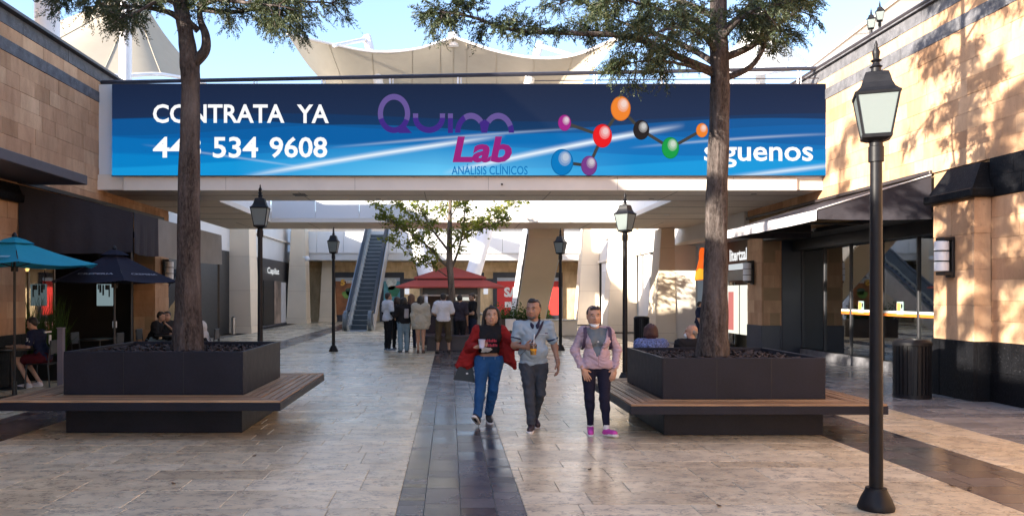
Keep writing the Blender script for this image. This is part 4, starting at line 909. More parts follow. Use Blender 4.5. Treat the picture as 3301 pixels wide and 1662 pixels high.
# ------------------------------------------------------------------ planters with bench seats
def planter(name, label, x0, x1, y0, y1, ztop, seat, over, base_z):
    e = empty(name, ((x0 + x1) / 2, (y0 + y1) / 2, 0), label=label, cat='planter', group='planters with wooden seats')
    part(MB().cbox(x0 + .02, x1 - .02, y0 + .02, y1 - .02, 0, seat - .12, .006), 'base', m_metal, e)
    w = .045; zs = seat
    mbx = MB()
    for (a, b, c, d) in ((x0, x1, y0, y0 + w), (x0, x1, y1 - w, y1), (x0, x0 + w, y0 + w, y1 - w), (x1 - w, x1, y0 + w, y1 - w)): mbx.cbox(a, b, c, d, zs, ztop, .004)
    part(mbx, 'box', m_metal, e)
    ox0, ox1, oy0, oy1 = x0 - over, x1 + over, y0 - over, y1 + over
    mbx = MB(); t = .03; zb = seat - .118; zt = seat - .022
    mbx.cbox(ox0, ox1, oy0, oy0 + t, zb, zt, .003).cbox(ox0, ox1, oy1 - t, oy1, zb, zt, .003).cbox(ox0, ox0 + t, oy0 + t, oy1 - t, zb, zt, .003).cbox(ox1 - t, ox1, oy0 + t, oy1 - t, zb, zt, .003)
    mbx.box(ox0 + t, ox1 - t, oy0 + t, oy1 - t, zb + .006, zb + .012)
    part(mbx, 'seat_frame', m_metal, e)
    n = 6; sw = over / n
    for k in range(n):
        i0, i1 = k * sw + .009, (k + 1) * sw - .009
        for side in range(4):
            if side == 0: P = [(ox0 + i0, oy0 + i0), (ox1 - i0, oy0 + i0), (ox1 - i1, oy0 + i1), (ox0 + i1, oy0 + i1)]
            elif side == 1: P = [(ox1 - i0, oy0 + i0), (ox1 - i0, oy1 - i0), (ox1 - i1, oy1 - i1), (ox1 - i1, oy0 + i1)]
            elif side == 2: P = [(ox1 - i0, oy1 - i0), (ox0 + i0, oy1 - i0), (ox0 + i1, oy1 - i1), (ox1 - i1, oy1 - i1)]
            else: P = [(ox0 + i0, oy1 - i0), (ox0 + i0, oy0 + i0), (ox0 + i1, oy0 + i1), (ox0 + i1, oy1 - i1)]
            part(MB().prism(P, seat - .02, seat + random.uniform(-.004, .004), 'z'), 'slat', m_teak[side % 2], e)
    for k in (1, 2):
        xx = x0 + (x1 - x0) * k / 3; part(MB().box(xx - .003, xx + .003, y0 - .0015, y0 + .004, seat + .01, ztop - .006), 'panel_seam', m_black, e)
    for xx in (x0 + .03, x1 - .03):
        for zz in (seat + .05, ztop - .05): part(MB().ball((xx, y0 - .001, zz), (.007, .003, .007), 8), 'rivet', m_black, e)
    zsoil = ztop - .075
    part(MB().add([(x0 + w, y0 + w, zsoil), (x1 - w, y0 + w, zsoil), (x1 - w, y1 - w, zsoil), (x0 + w, y1 - w, zsoil)], [(0, 1, 2, 3)]), 'soil', m_mulch, e)
    # loose bark chips
    nchip = 1700; V = np.zeros((nchip, 4, 3)); c = np.stack([rng.uniform(x0 + .07, x1 - .07, nchip), rng.uniform(y0 + .07, y1 - .07, nchip), rng.uniform(zsoil + .002, zsoil + .04, nchip)], 1)
    for j, (sx, sy) in enumerate(((-1, -1), (1, -1), (1, 1), (-1, 1))):
        V[:, j] = np.stack([sx * rng.uniform(.014, .04, nchip), sy * rng.uniform(.008, .018, nchip), rng.normal(0, .012, nchip)], 1)
    an = rng.uniform(0, math.pi, nchip)[:, None]; X = V[:, :, 0] * np.cos(an) - V[:, :, 1] * np.sin(an); Yy = V[:, :, 0] * np.sin(an) + V[:, :, 1] * np.cos(an); V[:, :, 0] = X; V[:, :, 1] = Yy
    V += c[:, None, :]
    o = np_mesh('bark_mulch', V.reshape(-1, 3), np.arange(4 * nchip).reshape(-1, 4), mat_far(m_mulch)); tag(o, 'dark bark mulch covering the soil in the ' + ('left' if x0 < 0 else 'right') + ' planter', 'mulch', kind='stuff')
    return e
planter('planter_bench', 'charcoal planter with wooden slat seat around the left tree', -4.79, -2.56, 10.2, 12.43, 1.01, .475, .58, 0)
planter('planter_bench', 'charcoal planter with wooden slat seat around the right tree', 2.60, 4.59, 10.03, 12.02, .945, .445, .50, 0)

# ------------------------------------------------------------------ wall lamps, bins, small street things
def wall_lamp(loc, side, label):
    e = empty('wall_lamp', loc, label=label, cat='wall lamp', group='cylinder wall lamps')
    s = -side
    MB().cbox(*sorted((0, s * .05)), -.1, .1, -.36, .32, .01).cbox(*sorted((s * .05, s * .2)), -.125, .125, .26, .31, .01).cbox(*sorted((s * .05, s * .2)), -.125, .125, -.32, -.26, .01).build('bracket', m_black, e)
    for k in range(3):
        z0 = -.255 + k * .172
        MB().lathe([(.10, z0), (.112, z0 + .01), (.112, z0 + .15), (.10, z0 + .16)], 18, (s * .17, 0, 0)).build('lamp_shade', m_frost2, e, angle=40)
    for k in range(2): MB().lathe([(.118, 0), (.118, .012)], 18, (s * .17, 0, -.255 + .166 + k * .172 - .004)).build('ring', m_black, e)
    return e
m_frost2 = M('opal_shade', (.72, .73, .75), .35, var=.03)
wall_lamp((PX - .002, 13.78, 2.36), 1, 'white banded wall lamp on the sunlit near right pier')
wall_lamp((XR - .04, 23.45, 2.36), 1, 'dim banded wall lamp on the brown far right pier')
wall_lamp((XL + .04, 23.45, 2.40), -1, 'white banded wall lamp beside the black umbrella on the left')
def litter_bin(loc, label, r=.29, h=.97):
    e = empty('litter_bin', loc, label=label, cat='litter bin', group='ribbed litter bins')
    MB().lathe([(r * .86, .02), (r * .9, .06), (r * .93, h * .9)], 24).build('liner', m_black, e, angle=35)
    for k in range(26):
        a = 2 * math.pi * k / 26; c_, s_ = math.cos(a), math.sin(a); tt = Vector((-s_, c_, 0)) * .024; n1 = Vector((c_, s_, 0))
        p = [n1 * (r * .93) - tt, n1 * (r * .93) + tt, n1 * (r * .99) + tt, n1 * (r * .99) - tt]
        MB().hexa([Vector((v.x, v.y, .05)) for v in p] + [Vector((v.x, v.y, h * .9)) for v in p]).build('slat', m_lampblack, e)
    MB().lathe([(r, 0), (r * 1.0, .06), (r * .96, .07)], 24).build('base_ring', m_lampblack, e, angle=35)
    MB().lathe([(r * .96, h * .89), (r * 1.02, h * .9), (r * 1.02, h * .95), (r * .8, h), (r * .5, h), (r * .48, h * .96)], 24).build('rim', m_lampblack, e, angle=35)
    return e
litter_bin((7.72, 13.72, 0), 'black ribbed litter bin beside the sunlit right pier')
litter_bin((GX(2068, 29), 29.0, 0), 'small far litter bin left of the right court column', .27, .95)
e = empty('steel_post', (GX(752, 35.6), 35.6, 0), label='short steel ashtray post before the left court column', cat='post')
MB().lathe([(.11, 0), (.11, .02), (.075, .03), (.075, .62), (.085, .63), (.085, .72), (.07, .73)], 18).build('tube', M('brushed_steel', (.42, .40, .38), .35, metal=.9), e, angle=35)
MB().lathe([(.05, .73), (.05, .75), (.03, .76)], 14).build('cap', m_black, e)
e = empty('security_camera', (GX(990, 47.5), 47.5, GZ(833, 47.5)), label='white dome camera fixed on the second left column', cat='camera')
MB().box(-.25, .0, -.04, .04, .06, .12).build('arm', m_white, e); MB().ball((0, 0, 0), .16, 14).build('dome', m_white, e, smooth=True)

# ------------------------------------------------------------------ escalators
def escalator():
    e = empty('escalator', (-4.3, 38.6, 0), label='blue-grey escalator climbing to the far upper walkway', cat='escalator')
    x0, x1, ya, yb, zt = -5.02, -3.58, 38.6, 50.0, 5.5
    m_step = M('escalator_step', (.06, .075, .09), .4, metal=.3); m_side = M('escalator_side', (.33, .34, .36), .35, metal=.4, var=.08); m_lite = M('escalator_trim', (.62, .58, .50), .4, metal=.3)
    ns = 24
    for k in range(ns):
        y = ya + .9 + k * (yb - ya - .9) / ns; z = .02 + k * zt / ns; d = (yb - ya - .9) / ns; h = zt / ns
        part(MB().box(x0 + .3, x1 - .3, y, y + d, z + h - .05, z + h).box(x0 + .3, x1 - .3, y, y + .03, z, z + h - .05), 'step', m_step, e)
        part(MB().box(x0 + .3, x1 - .3, y - .006, y + .02, z + h - .02, z + h + .004), 'step_nosing', m_side, e)
    for s, (a, b) in enumerate(((x0, x0 + .3), (x1 - .3, x1))):
        def bar(xa, xb, zlo, zhi, mat, nm):
            prof = [(ya + .0, zlo), (ya + .9, zlo), (yb, zt + zlo), (yb, zt + zhi), (ya + .9, zhi), (ya + .0, zhi)]
            part(MB().prism(prof, xa, xb, 'x'), nm, mat, e)
        bar(a, b, -.0 if False else .0, .26, m_lite, 'skirt'); bar(a + .1, b - .1, .27, .86, M('balustrade_%d' % s, (.20, .24, .29), .15, metal=.3, spec=.8), 'balustrade')
        bar(a + .07, b - .07, .87, .95, m_black, 'handrail'); bar(a - .01, a + .03, .02, .8, m_side, 'outer_cladding') if s == 0 else bar(b - .03, b + .01, .02, .8, m_side, 'outer_cladding')
        c = (a + b) / 2
        part(MB().prism([(ya + .42 * math.sin(t) * -1 if False else ya - .46 * math.sin(t), .48 + .47 * math.cos(t)) for t in np.linspace(0, math.pi, 14)], c - .08, c + .08, 'x'), 'newel', M('newel_%d' % s, (.10, .12, .14), .3), e)
    part(MB().cbox(x0 + .3, x1 - .3, ya - .7, ya + .9, .0, .025, .004), 'comb_plate', m_side, e)
    part(MB().prism([(ya + 1.2, 0), (yb, zt - 1.0), (yb, zt - .1), (ya + .9, -.0)], x0 + .05, x1 - .05, 'x'), 'truss', m_side, e)
escalator()
e = empty('inclined_stair', (3.5, 36, 0), label='tan underside of a stair rising towards the viewer right of the kiosk', cat='stair')
x0, x1 = GX(1706, 30.6), GX(1814, 30.6)
ln = [(30.6, 3.95), (41.5, .0), (42.8, .0), (30.6, 4.5)]
part(MB().prism([(30.55, 3.8), (37.6, 0), (39.0, 0), (30.55, 4.5)], x0, x1, 'x'), 'underside_slab', M('stair_plaster', (.82, .70, .54), .8, var=.05, vs=.8, bump=.1), e)
for xa, xb in ((x0 - .05, x0 - .003), (x1 + .003, x1 + .05)): part(MB().prism([(30.55, 3.84), (37.5, .06), (39.2, .06), (39.2, .95), (30.55, 5.4)], xa, xb, 'x'), 'side_cladding', m_tubewhite, e)
part(MB().prism([(30.6, 3.88), (37.4, .1), (37.55, .1), (30.6, 3.96)], x0 - .09, x0 - .05, 'x'), 'dark_trim', m_coping, e)  # dark strip along the left edge of the underside

# ------------------------------------------------------------------ kiosk
KY, KX = 27.4, .02
KS = empty('kiosk', (KX, 28.8, 0), label='snack kiosk with two tiers of red canvas roof behind the small tree', cat='kiosk')
m_red = mat_fabric('red_canvas', (.58, .13, .11), tr=.12, rough=.75, fold=.12, var=.06)
hw = 1.78
def hip(z0, z1, w, d, top, yc, nm, lip=.05):
    mbx = MB(); B = [(KX - w, yc - d, z0), (KX + w, yc - d, z0), (KX + w, yc + d, z0), (KX - w, yc + d, z0)]; T = [(KX - top, yc - top, z1), (KX + top, yc - top, z1), (KX + top, yc + top, z1), (KX - top, yc + top, z1)]
    D = [(x, y, z - lip) for x, y, z in B]
    mbx.add(B + T + D, [(0, 1, 5, 4), (1, 2, 6, 5), (2, 3, 7, 6), (3, 0, 4, 7), (4, 5, 6, 7), (8, 9, 1, 0), (9, 10, 2, 1), (10, 11, 3, 2), (11, 8, 0, 3)]); return part(mbx, nm, m_red, KS)
yc = 28.9
hip(GZ(922, 27.1), GZ(902, 27.6), 1.80, 1.8, 1.22, yc, 'lower_canopy'); hip(GZ(893, 27.7), GZ(858, 28.9), 1.22, 1.22, .05, yc, 'upper_canopy')
part(MB().box(KX - 1.1, KX + 1.1, yc - 1.1, yc + 1.1, GZ(905, 27.6), GZ(890, 27.7)), 'roof_drum', M('kiosk_drum', (.05, .035, .045), .6), KS)
for sx in (-1, 1):
    for sy in (-1, 1): part(MB().cbox(KX + sx * .98 - .05, KX + sx * .98 + .05, yc + sy * .98 - .05, yc + sy * .98 + .05, 0, 2.0, .008), 'post', M('kiosk_post', (.34, .31, .26), .4), KS)
part(MB().cbox(KX - 1.02, KX + 1.02, yc - 1.02, yc + 1.02, .0, 1.02, .01), 'counter', M('kiosk_counter', (.035, .016, .024), .4), KS)
part(MB().cbox(KX - 1.12, KX + 1.12, yc - 1.14, yc + 1.12, 1.02, 1.07, .008), 'counter_top', M('kiosk_top', (.28, .26, .24), .3), KS)
part(MB().cbox(KX - .93, KX + .93, yc - 1.03, yc - .96, 1.72, 1.98, .006), 'sign_board', M('kiosk_sign', (.05, .055, .06), .4), KS)
part(MB().box(KX - .93, KX + .93, yc - 1.0, yc - .98, 1.66, 1.71), 'steel_rail', m_tubewhite, KS)
part(MB().box(KX - .8, KX + .8, yc + .6, yc + .65, 1.1, 1.9), 'back_wall', M('kiosk_back', (.16, .13, .12), .6), KS)
part(MB().box(KX + .1, KX + .85, yc + .55, yc + .58, 1.5, 1.62), 'menu_light', glow('kiosk_menu', (.8, .8, .72), .9), KS)
for k in range(6): part(MB().cbox(KX - .85 + k * .3, KX - .65 + k * .3, yc - .7, yc - .5, 1.07, 1.07 + .15 + .2 * ((k * 7) % 3) / 2, .01), 'display_jar', M('jar_%d' % k, ((.3, .22, .18), (.45, .1, .12), (.2, .24, .3))[k % 3], .3), KS)
e = empty('low_bench_box', (GX(1390, 25.6), 25.6, 0), label='dark maroon bench box around the small tree', cat='planter')
part(MB().cbox(GX(1376, 25), GX(1540, 25), 25.0, 26.4, .0, .42, .01), 'body', M('maroon_box', (.03, .018, .024), .45), e); part(MB().cbox(GX(1366, 25), GX(1550, 25), 24.92, 26.5, .42, .47, .008), 'rim', M('maroon_rim', (.05, .03, .036), .4), e)

# hedge, menu board and low wall right of the kiosk
def leaf_cards(centers, size, nrm_up=.3, aspect=.55):
    n = len(centers); d = rng.normal(size=(n, 3)); d /= np.linalg.norm(d, axis=1)[:, None]; s = np.cross(d, rng.normal(size=(n, 3))); s /= np.linalg.norm(s, axis=1)[:, None]
    L_ = (size * rng.uniform(.6, 1.3, n))[:, None]; c = np.asarray(centers)
    V = np.stack([c - d * L_ * .5, c + s * L_ * aspect * .5, c + d * L_ * .5, c - s * L_ * aspect * .5], 1)
    return V.reshape(-1, 3), np.arange(4 * n).reshape(-1, 4)
hx0, hx1 = GX(1592, 33), GX(1740, 33)
e = empty('hedge_planter', ((hx0 + hx1) / 2, 33, 0), label='long dark trough planted with a green hedge right of the kiosk', cat='planter')
part(MB().cbox(hx0, hx1, 32.7, 33.3, 0, .72, .01), 'trough', M('trough_dark', (.05, .035, .03), .6), e)
c = np.stack([rng.uniform(hx0, hx1, 1500), rng.uniform(32.7, 33.3, 1500), .72 + np.abs(rng.normal(0, .24, 1500))], 1); V, Fc = leaf_cards(c, .1)
m_hedge = mat_leaf('hedge_leaves', [(.02, .045, .012), (.04, .085, .02), (.08, .13, .03)], .25)
o = np_mesh('foliage', V, Fc, m_hedge); o.parent = e; o.matrix_parent_inverse = under(e)
e = empty('shrub_pot', (GX(1762, 44), 44, 0), label='small conical green shrub at the foot of the red poster', cat='shrub')
hh = rng.uniform(0, 1, 900); an = rng.uniform(0, 6.28, 900); rr = .35 * (1 - hh) * np.sqrt(rng.uniform(0, 1, 900)); V, Fc = leaf_cards(np.stack([e.location.x + rr * np.cos(an), 44 + rr * np.sin(an), .3 + hh * 1.1], 1), .1)
o = np_mesh('foliage', V, Fc, m_hedge); o.parent = e; o.matrix_parent_inverse = under(e); part(MB().lathe([(.2, 0), (.26, .32), (.24, .32)], 14, (e.location.x, 44, 0)), 'pot', m_band, e)
q = W(1646, 1046, 21); e = empty('menu_board', (q.x, 21, 0), label='cream square board behind the man in the polo shirt', cat='board')
part(MB().cbox(q.x - .135, q.x + .135, 20.98, 21.02, q.z - .15, q.z + .15, .01), 'board', M('cream_board', (.60, .56, .50), .6), e); part(MB().tube([(q.x, 21, 0), (q.x, 21, q.z - .14)], .02, 8).lathe([(.16, 0), (.16, .02)], 14, (q.x, 21, 0)), 'stand', m_black, e)
e = empty('low_wall', (GX(1640, 34.5), 34.5, 0), label='low tan wall behind the hedge trough', cat='wall'); part(MB().cbox(GX(1600, 34.5), GX(1860, 34.5), 34.4, 34.6, 0, .62, .01), 'body', m_cream2, e); part(MB().cbox(GX(1598, 34.5), GX(1862, 34.5), 34.36, 34.64, .62, .68, .008), 'coping', m_whitewall, e)

# a few dry leaves on the paving
ml = M('dry_leaf', (.10, .055, .025), .8, var=.4, vs=40)
me_leaf = None
LEAF_AT = ('left of the queue feet, right one of a pair', 'left of the queue feet, left one of a pair', 'just before the left planter base', 'at the bottom edge left of the near lantern post', 'on the right dark band edge, right one', 'on the right dark band edge, left one', 'in front of the woman in pink', 'in the left foreground below the planter', 'below the right corner of the left bench')
for k, (px, py) in enumerate(((1175, 1160), (1140, 1154), (184, 1416), (2318, 1632), (3125, 1575), (3070, 1568), (1900, 1515), (560, 1560), (820, 1470))):
    Yk = F * CH / (py - CY)
    if me_leaf is None:
        o = grid_surface('fallen_leaf', [[(.03 * u, .018 * v * (1 - u * u * .8), .006 + .008 * u * u + .005 * v * v) for v in np.linspace(-1, 1, 5)] for u in np.linspace(-1, 1, 7)], ml); me_leaf = o.data
    else: o = bpy.data.objects.new('fallen_leaf', me_leaf); C.objects.link(o)
    o.location = (GX(px, Yk), Yk, 0); o.rotation_euler = (0, 0, k * 1.7); tag(o, 'small dry leaf on the paving ' + LEAF_AT[k], 'leaf', 'dry leaves on the paving')
# ------------------------------------------------------------------ umbrellas, tables, chairs on the left terrace
def umbrella(loc, label, r, zr, za, mat, rz=0, n=8, vent=True, prints=()):
    e = empty('parasol', loc, rz, label, 'parasol', 'terrace parasols')
    mbx = MB(); rim = [(r * math.cos(2 * math.pi * k / n), r * math.sin(2 * math.pi * k / n), zr) for k in range(n)]
    for k in range(n):
        a, b = Vector(rim[k]), Vector(rim[(k + 1) % n]); ap = Vector((0, 0, za)); rows = []
        for i in range(7):
            f = .1 + .9 * i / 6; row = []
            for j in range(7):
                u = j / 6; p = a.lerp(b, u); q = ap.lerp(p, f); sg = math.sin(math.pi * u) * f
                q.z -= .10 * r * f * (1 - f) + .035 * sg * r; q -= Vector((p.x, p.y, 0)).normalized() * .02 * sg; row.append(q)
            rows.append(row)
        bse = len(mbx.v)
        mbx.add([p for row in rows for p in row], [(i * 7 + j, i * 7 + j + 1, (i + 1) * 7 + j + 1, (i + 1) * 7 + j) for i in range(6) for j in range(6)])
    MB.build(mbx, 'canopy', mat, e, smooth=True, fix=False)
    MB().lathe([(r * .24, za - .075 - .02), (r * .13, za - .03), (.03, za + .012)], n, cap=False).build('vent_cap', mat, e, fix=False)
    MB().tube([(0, 0, .05), (0, 0, za + .02)], .021, 10).build('pole', m_black, e); MB().lathe([(.03, za + .0), (.045, za + .03), (.03, za + .07), (.01, za + .09)], 10).build('finial', m_black, e)
    MB().lathe([(.055, zr - .12), (.055, zr - .04)], 10).build('hub', m_black, e)
    for k in range(n):
        MB().tube([(0, 0, za - .06), (rim[k][0] * .98, rim[k][1] * .98, zr - .01)], .009, 5).build('rib', m_black, e)
        MB().tube([(0, 0, zr - .06), (rim[k][0] * .5, rim[k][1] * .5, (za + zr) / 2 - .06)], .008, 5).build('strut', m_black, e)
    MB().lathe([(.26, 0), (.26, .05), (.1, .07), (.04, .09), (.035, .3)], 16).build('foot', m_black, e, angle=35)
    return e
m_blue = mat_fabric('turquoise_canvas', (.03, .33, .45), tr=.12, rough=.7, fold=.1, var=.06); m_navy = mat_fabric('navy_canvas', (.014, .014, .026), rough=.75, fold=.12)
ub = umbrella((GX(47, 13.4), 13.4, 0), 'turquoise parasol at the left edge of the terrace', 1.36, GZ(851, 13.4), GZ(766, 13.4), m_blue, R(0), 6)
ubk = umbrella((GX(369, 15.0), 15.0, 0), 'black parasol with faint pale lettering beside the left tree', 1.16, GZ(906, 15.0), GZ(806, 15.0), m_navy, R(0), 6)
def decal(e, loc_px, Y, w, h, body, mat, tilt):
    q = W(*loc_px, Y); return q
m_prn = M('faded_print', (.26, .27, .31), .8)
def on_canopy(e, nm, body, r, zr, za, f, ang, w, h, mat):
    """lettering laid on a sloping canopy panel"""
    o = text(nm, body, -w / 2, w / 2, -h / 2, h / 2, 0, mat, None, bold=.02)
    apo = r * math.cos(math.pi / 6); slope = math.atan2(za - zr, apo)
    c = Vector((math.cos(ang), math.sin(ang), 0)); pos = c * apo * f; pos.z = za + (zr - za) * f - .10 * r * f * (1 - f) * .6 - .02
    o.parent = e; o.location = pos + Vector((c.x * math.sin(slope), c.y * math.sin(slope), math.cos(slope))) * .03
    o.rotation_euler = Matrix.Rotation(ang + math.pi / 2, 4, 'Z').to_3x3().to_4x4().to_euler()
    o.rotation_euler = (Matrix.Rotation(ang + math.pi / 2, 4, 'Z') @ Matrix.Rotation(-(math.pi / 2 - slope), 4, 'X')).to_euler(); return o
on_canopy(ubk, 'print', 'CREPERIA', 1.16, GZ(906, 15), GZ(806, 15), .78, R(-90), .62, .055, m_prn); on_canopy(ubk, 'print', 'CREPERIA', 1.16, GZ(906, 15), GZ(806, 15), .78, R(-30), .55, .055, m_prn)
o = MB().cbox(-.30, .30, -.003, .003, -.035, .035, .002).build('print', M('pale_blue_print', (.25, .5, .6), .7), ub)
r_, zr_, za_ = 1.36, GZ(851, 13.4), GZ(766, 13.4); apo = r_ * math.cos(math.pi / 6); sl_ = math.atan2(za_ - zr_, apo)
o.location = (.06 * r_ + .28, -apo * .80, za_ + (zr_ - za_) * .80 - .012); o.rotation_euler = (-(math.pi / 2 - sl_), 0, 0)
o.location = (.12, -apo * .80, za_ + (zr_ - za_) * .80 + .0)

m_tabletop = M('table_black', (.018, .016, .016), .35)
def table(loc, label, r=.4, h=.74, stuff=True):
    e = empty('cafe_table', loc, label=label, cat='table', group='terrace tables')
    MB().lathe([(r - .02, h - .03), (r, h - .02), (r, h), (r - .01, h + .003)], 24).build('table_top', m_tabletop, e, angle=35); MB().lathe([(.035, .03), (.03, h - .03)], 10).build('column', m_black, e); MB().lathe([(.26, 0), (.25, .02), (.05, .05)], 16).build('foot', m_black, e)
    return e
def chair(loc, rz, label, mat=None):
    e = empty('cafe_chair', loc, rz, label, 'chair', 'terrace chairs'); mt = mat or m_black
    MB().cbox(-.21, .21, -.21, .21, .43, .46, .012).build('seat', mt, e)
    for sx in (-1, 1):
        MB().tube([(sx * .19, -.19, .44), (sx * .21, -.22, 0)], .014, 6).build('leg', mt, e); MB().tube([(sx * .19, .19, .44), (sx * .21, .24, 0)], .014, 6).build('leg', mt, e)
        MB().tube([(sx * .19, .2, .44), (sx * .19, .25, .86)], .014, 6).build('back_post', mt, e)
    MB().cbox(-.2, .2, .225, .25, .62, .88, .01).build('backrest', mt, e); return e
bx_, by_ = GX(128, 15.2), 15.2     # seated boy
table((GX(38, 15.0), 15.0, 0), 'round black table in front of the boy in the navy jersey', .42)
chair((bx_ + .05, by_, 0), R(-90), 'dark chair under the boy in the navy jersey')
table((GX(560, 20.0), 20.0, 0), 'black table of the group behind the left tree trunk', .45)
chair((GX(480, 20.1), 20.1, 0), R(90), 'chair of the dark-clothed person left of the trunk'); chair((GX(545, 20.7), 20.7, 0), R(0), 'chair of the man in grey behind the table'); chair((GX(668, 20.2), 20.2, 0), R(-90), 'black chair right of the left tree trunk')
table((GX(320, 18.2), 18.2, 0), 'empty dark table below the black parasol', .42); chair((GX(275, 18.3), 18.3, 0), R(90), 'empty chair left of the empty table'); chair((GX(352, 18.0), 18.0, 0), R(-90), 'empty chair right of the empty table')
e = empty('napkin_stand', (GX(368, 18.2), 18.2, 0), label='small white menu card hanging on the parasol pole', cat='card'); q = W(371, 1045, 15.05); e.location = (q.x, 15.03, q.z)
MB().cbox(-.04, .04, -.004, .004, -.06, .06, .002).build('card', m_white, e)
q = W(186, 1090, 13.9)
e = empty('terrace_post', (GX(197, 13.0), 13.0, 0), label='mauve square post behind the left planter corner', cat='post'); MB().cbox(-.045, .045, -.045, .045, 0, GZ(1058, 13.0), .006).build('post', M('mauve_post', (.12, .095, .105), .6), e); MB().cbox(-.055, .055, -.055, .055, GZ(1058, 13.0), GZ(1058, 13.0) + .015, .004).build('cap', M('mauve_cap', (.15, .12, .13), .6), e)
# grasses in a trough before the restaurant window
e = empty('grass_planter', (GX(150, 16.6), 16.6, 0), label='tall dark grasses in a trough before the restaurant window', cat='planter')
gx0, gx1 = GX(75, 16.6), GX(205, 16.6); part(MB().cbox(gx0, gx1, 16.4, 16.8, 0, .5, .01), 'trough', m_black, e)
nb = 420; P0 = np.stack([rng.uniform(gx0, gx1, nb), rng.uniform(16.45, 16.75, nb), np.full(nb, .5)], 1); ht = rng.uniform(.3, 1.25, nb); dx = rng.normal(0, .13, nb); dy = rng.normal(0, .1, nb)
V = np.zeros((nb, 6, 3)); wd = .009
for j, (f, side) in enumerate(((0, -1), (0, 1), (.5, -1), (.5, 1), (1, -1), (1, 1))):
    V[:, j, 0] = P0[:, 0] + dx * f ** 2 + side * wd * (1 - .85 * f); V[:, j, 1] = P0[:, 1] + dy * f ** 2; V[:, j, 2] = .5 + ht * f
Fq = (np.arange(nb)[:, None, None] * 6 + np.array([[0, 1, 3, 2], [2, 3, 5, 4]])[None]).reshape(-1, 4)
o = np_mesh('grass', V.reshape(-1, 3), Fq, m_hedge); o.parent = e; o.matrix_parent_inverse = under(e); o['kind'] = 'stuff'

# ------------------------------------------------------------------ trees
def limb_path(p0, pts, n=4):
    P = [Vector(p0)] + [Vector(p) for p in pts]; out = []
    for i in range(len(P) - 1):
        a = P[max(i - 1, 0)]; b = P[i]; c = P[i + 1]; d = P[min(i + 2, len(P) - 1)]
        for k in range(n):
            t = k / n; out.append(.5 * (2 * b + (c - a) * t + (2 * a - 5 * b + 4 * c - d) * t * t + (3 * b - a - 3 * c + d) * t ** 3))
    out.append(P[-1]); return out
def trunk_mesh(path, radii, n=18, rough=.06):
    mbx = MB(); N = len(path); u = None; ph = [random.random() * 6.28 for _ in range(6)]
    for i, p in enumerate(path):
        d = (path[min(i + 1, N - 1)] - path[max(i - 1, 0)]).normalized()
        u = Vector((1, 0, 0)) if u is None else u; u = (u - d * u.dot(d)).normalized(); w = d.cross(u)
        for k in range(n):
            a = 2 * math.pi * k / n
            r = radii[i] * (1 + rough * (math.sin(3 * a + ph[0] + i * .17) + .7 * math.sin(5 * a + ph[1] - i * .11) + .5 * math.sin(8 * a + ph[2]) + .4 * math.sin(i * .9 + ph[3])))
            mbx.v.append(tuple(p + (u * math.cos(a) + w * math.sin(a)) * r))
    for i in range(N - 1):
        for k in range(n):
            k2 = (k + 1) % n; mbx.f.append((i * n + k, i * n + k2, (i + 1) * n + k2, (i + 1) * n + k)); mbx.m.append(0)
    return mbx
def sprays(pts, dirs, n_leaf=24, L0=.20, leaf=.06, wid=.013, droop=.35):
    """feathery drooping sprays: rows of narrow leaflets on a curved axis"""
    S = len(pts); pts = np.asarray(pts); d = np.asarray(dirs); d = d / (np.linalg.norm(d, axis=1)[:, None] + 1e-9)
    Ls = L0 * rng.uniform(.55, 1.25, S); t = np.linspace(.08, 1, n_leaf)
    side = np.cross(d, rng.normal(size=(S, 3))); side /= np.linalg.norm(side, axis=1)[:, None]; up = np.cross(side, d)
    ax = pts[:, None, :] + d[:, None, :] * (Ls[:, None] * t)[:, :, None] + np.array([0, 0, -1.0]) * (droop * Ls[:, None] * t ** 2)[:, :, None]
    sg = np.where(np.arange(n_leaf) % 2 == 0, 1.0, -1.0)
    ld = d[:, None, :] * .75 + side[:, None, :] * (sg * .75)[None, :, None] + up[:, None, :] * rng.normal(0, .35, (S, n_leaf))[:, :, None] + np.array([0, 0, -.35]) + rng.normal(0, .15, (S, n_leaf, 3))
    ld /= np.linalg.norm(ld, axis=2)[:, :, None]; ll = leaf * rng.uniform(.6, 1.3, (S, n_leaf)) * (1.15 - .6 * t)[None]
    ws = np.cross(ld, rng.normal(size=(S, n_leaf, 3))); ws /= np.linalg.norm(ws, axis=2)[:, :, None]; ws *= wid / 2
    tip = ax + ld * ll[:, :, None]; mid_ = ax + ld * (ll * .45)[:, :, None]
    V = np.stack([ax, mid_ + ws, tip, mid_ - ws], 2).reshape(-1, 3)
    return V, np.arange(len(V)).reshape(-1, 4)
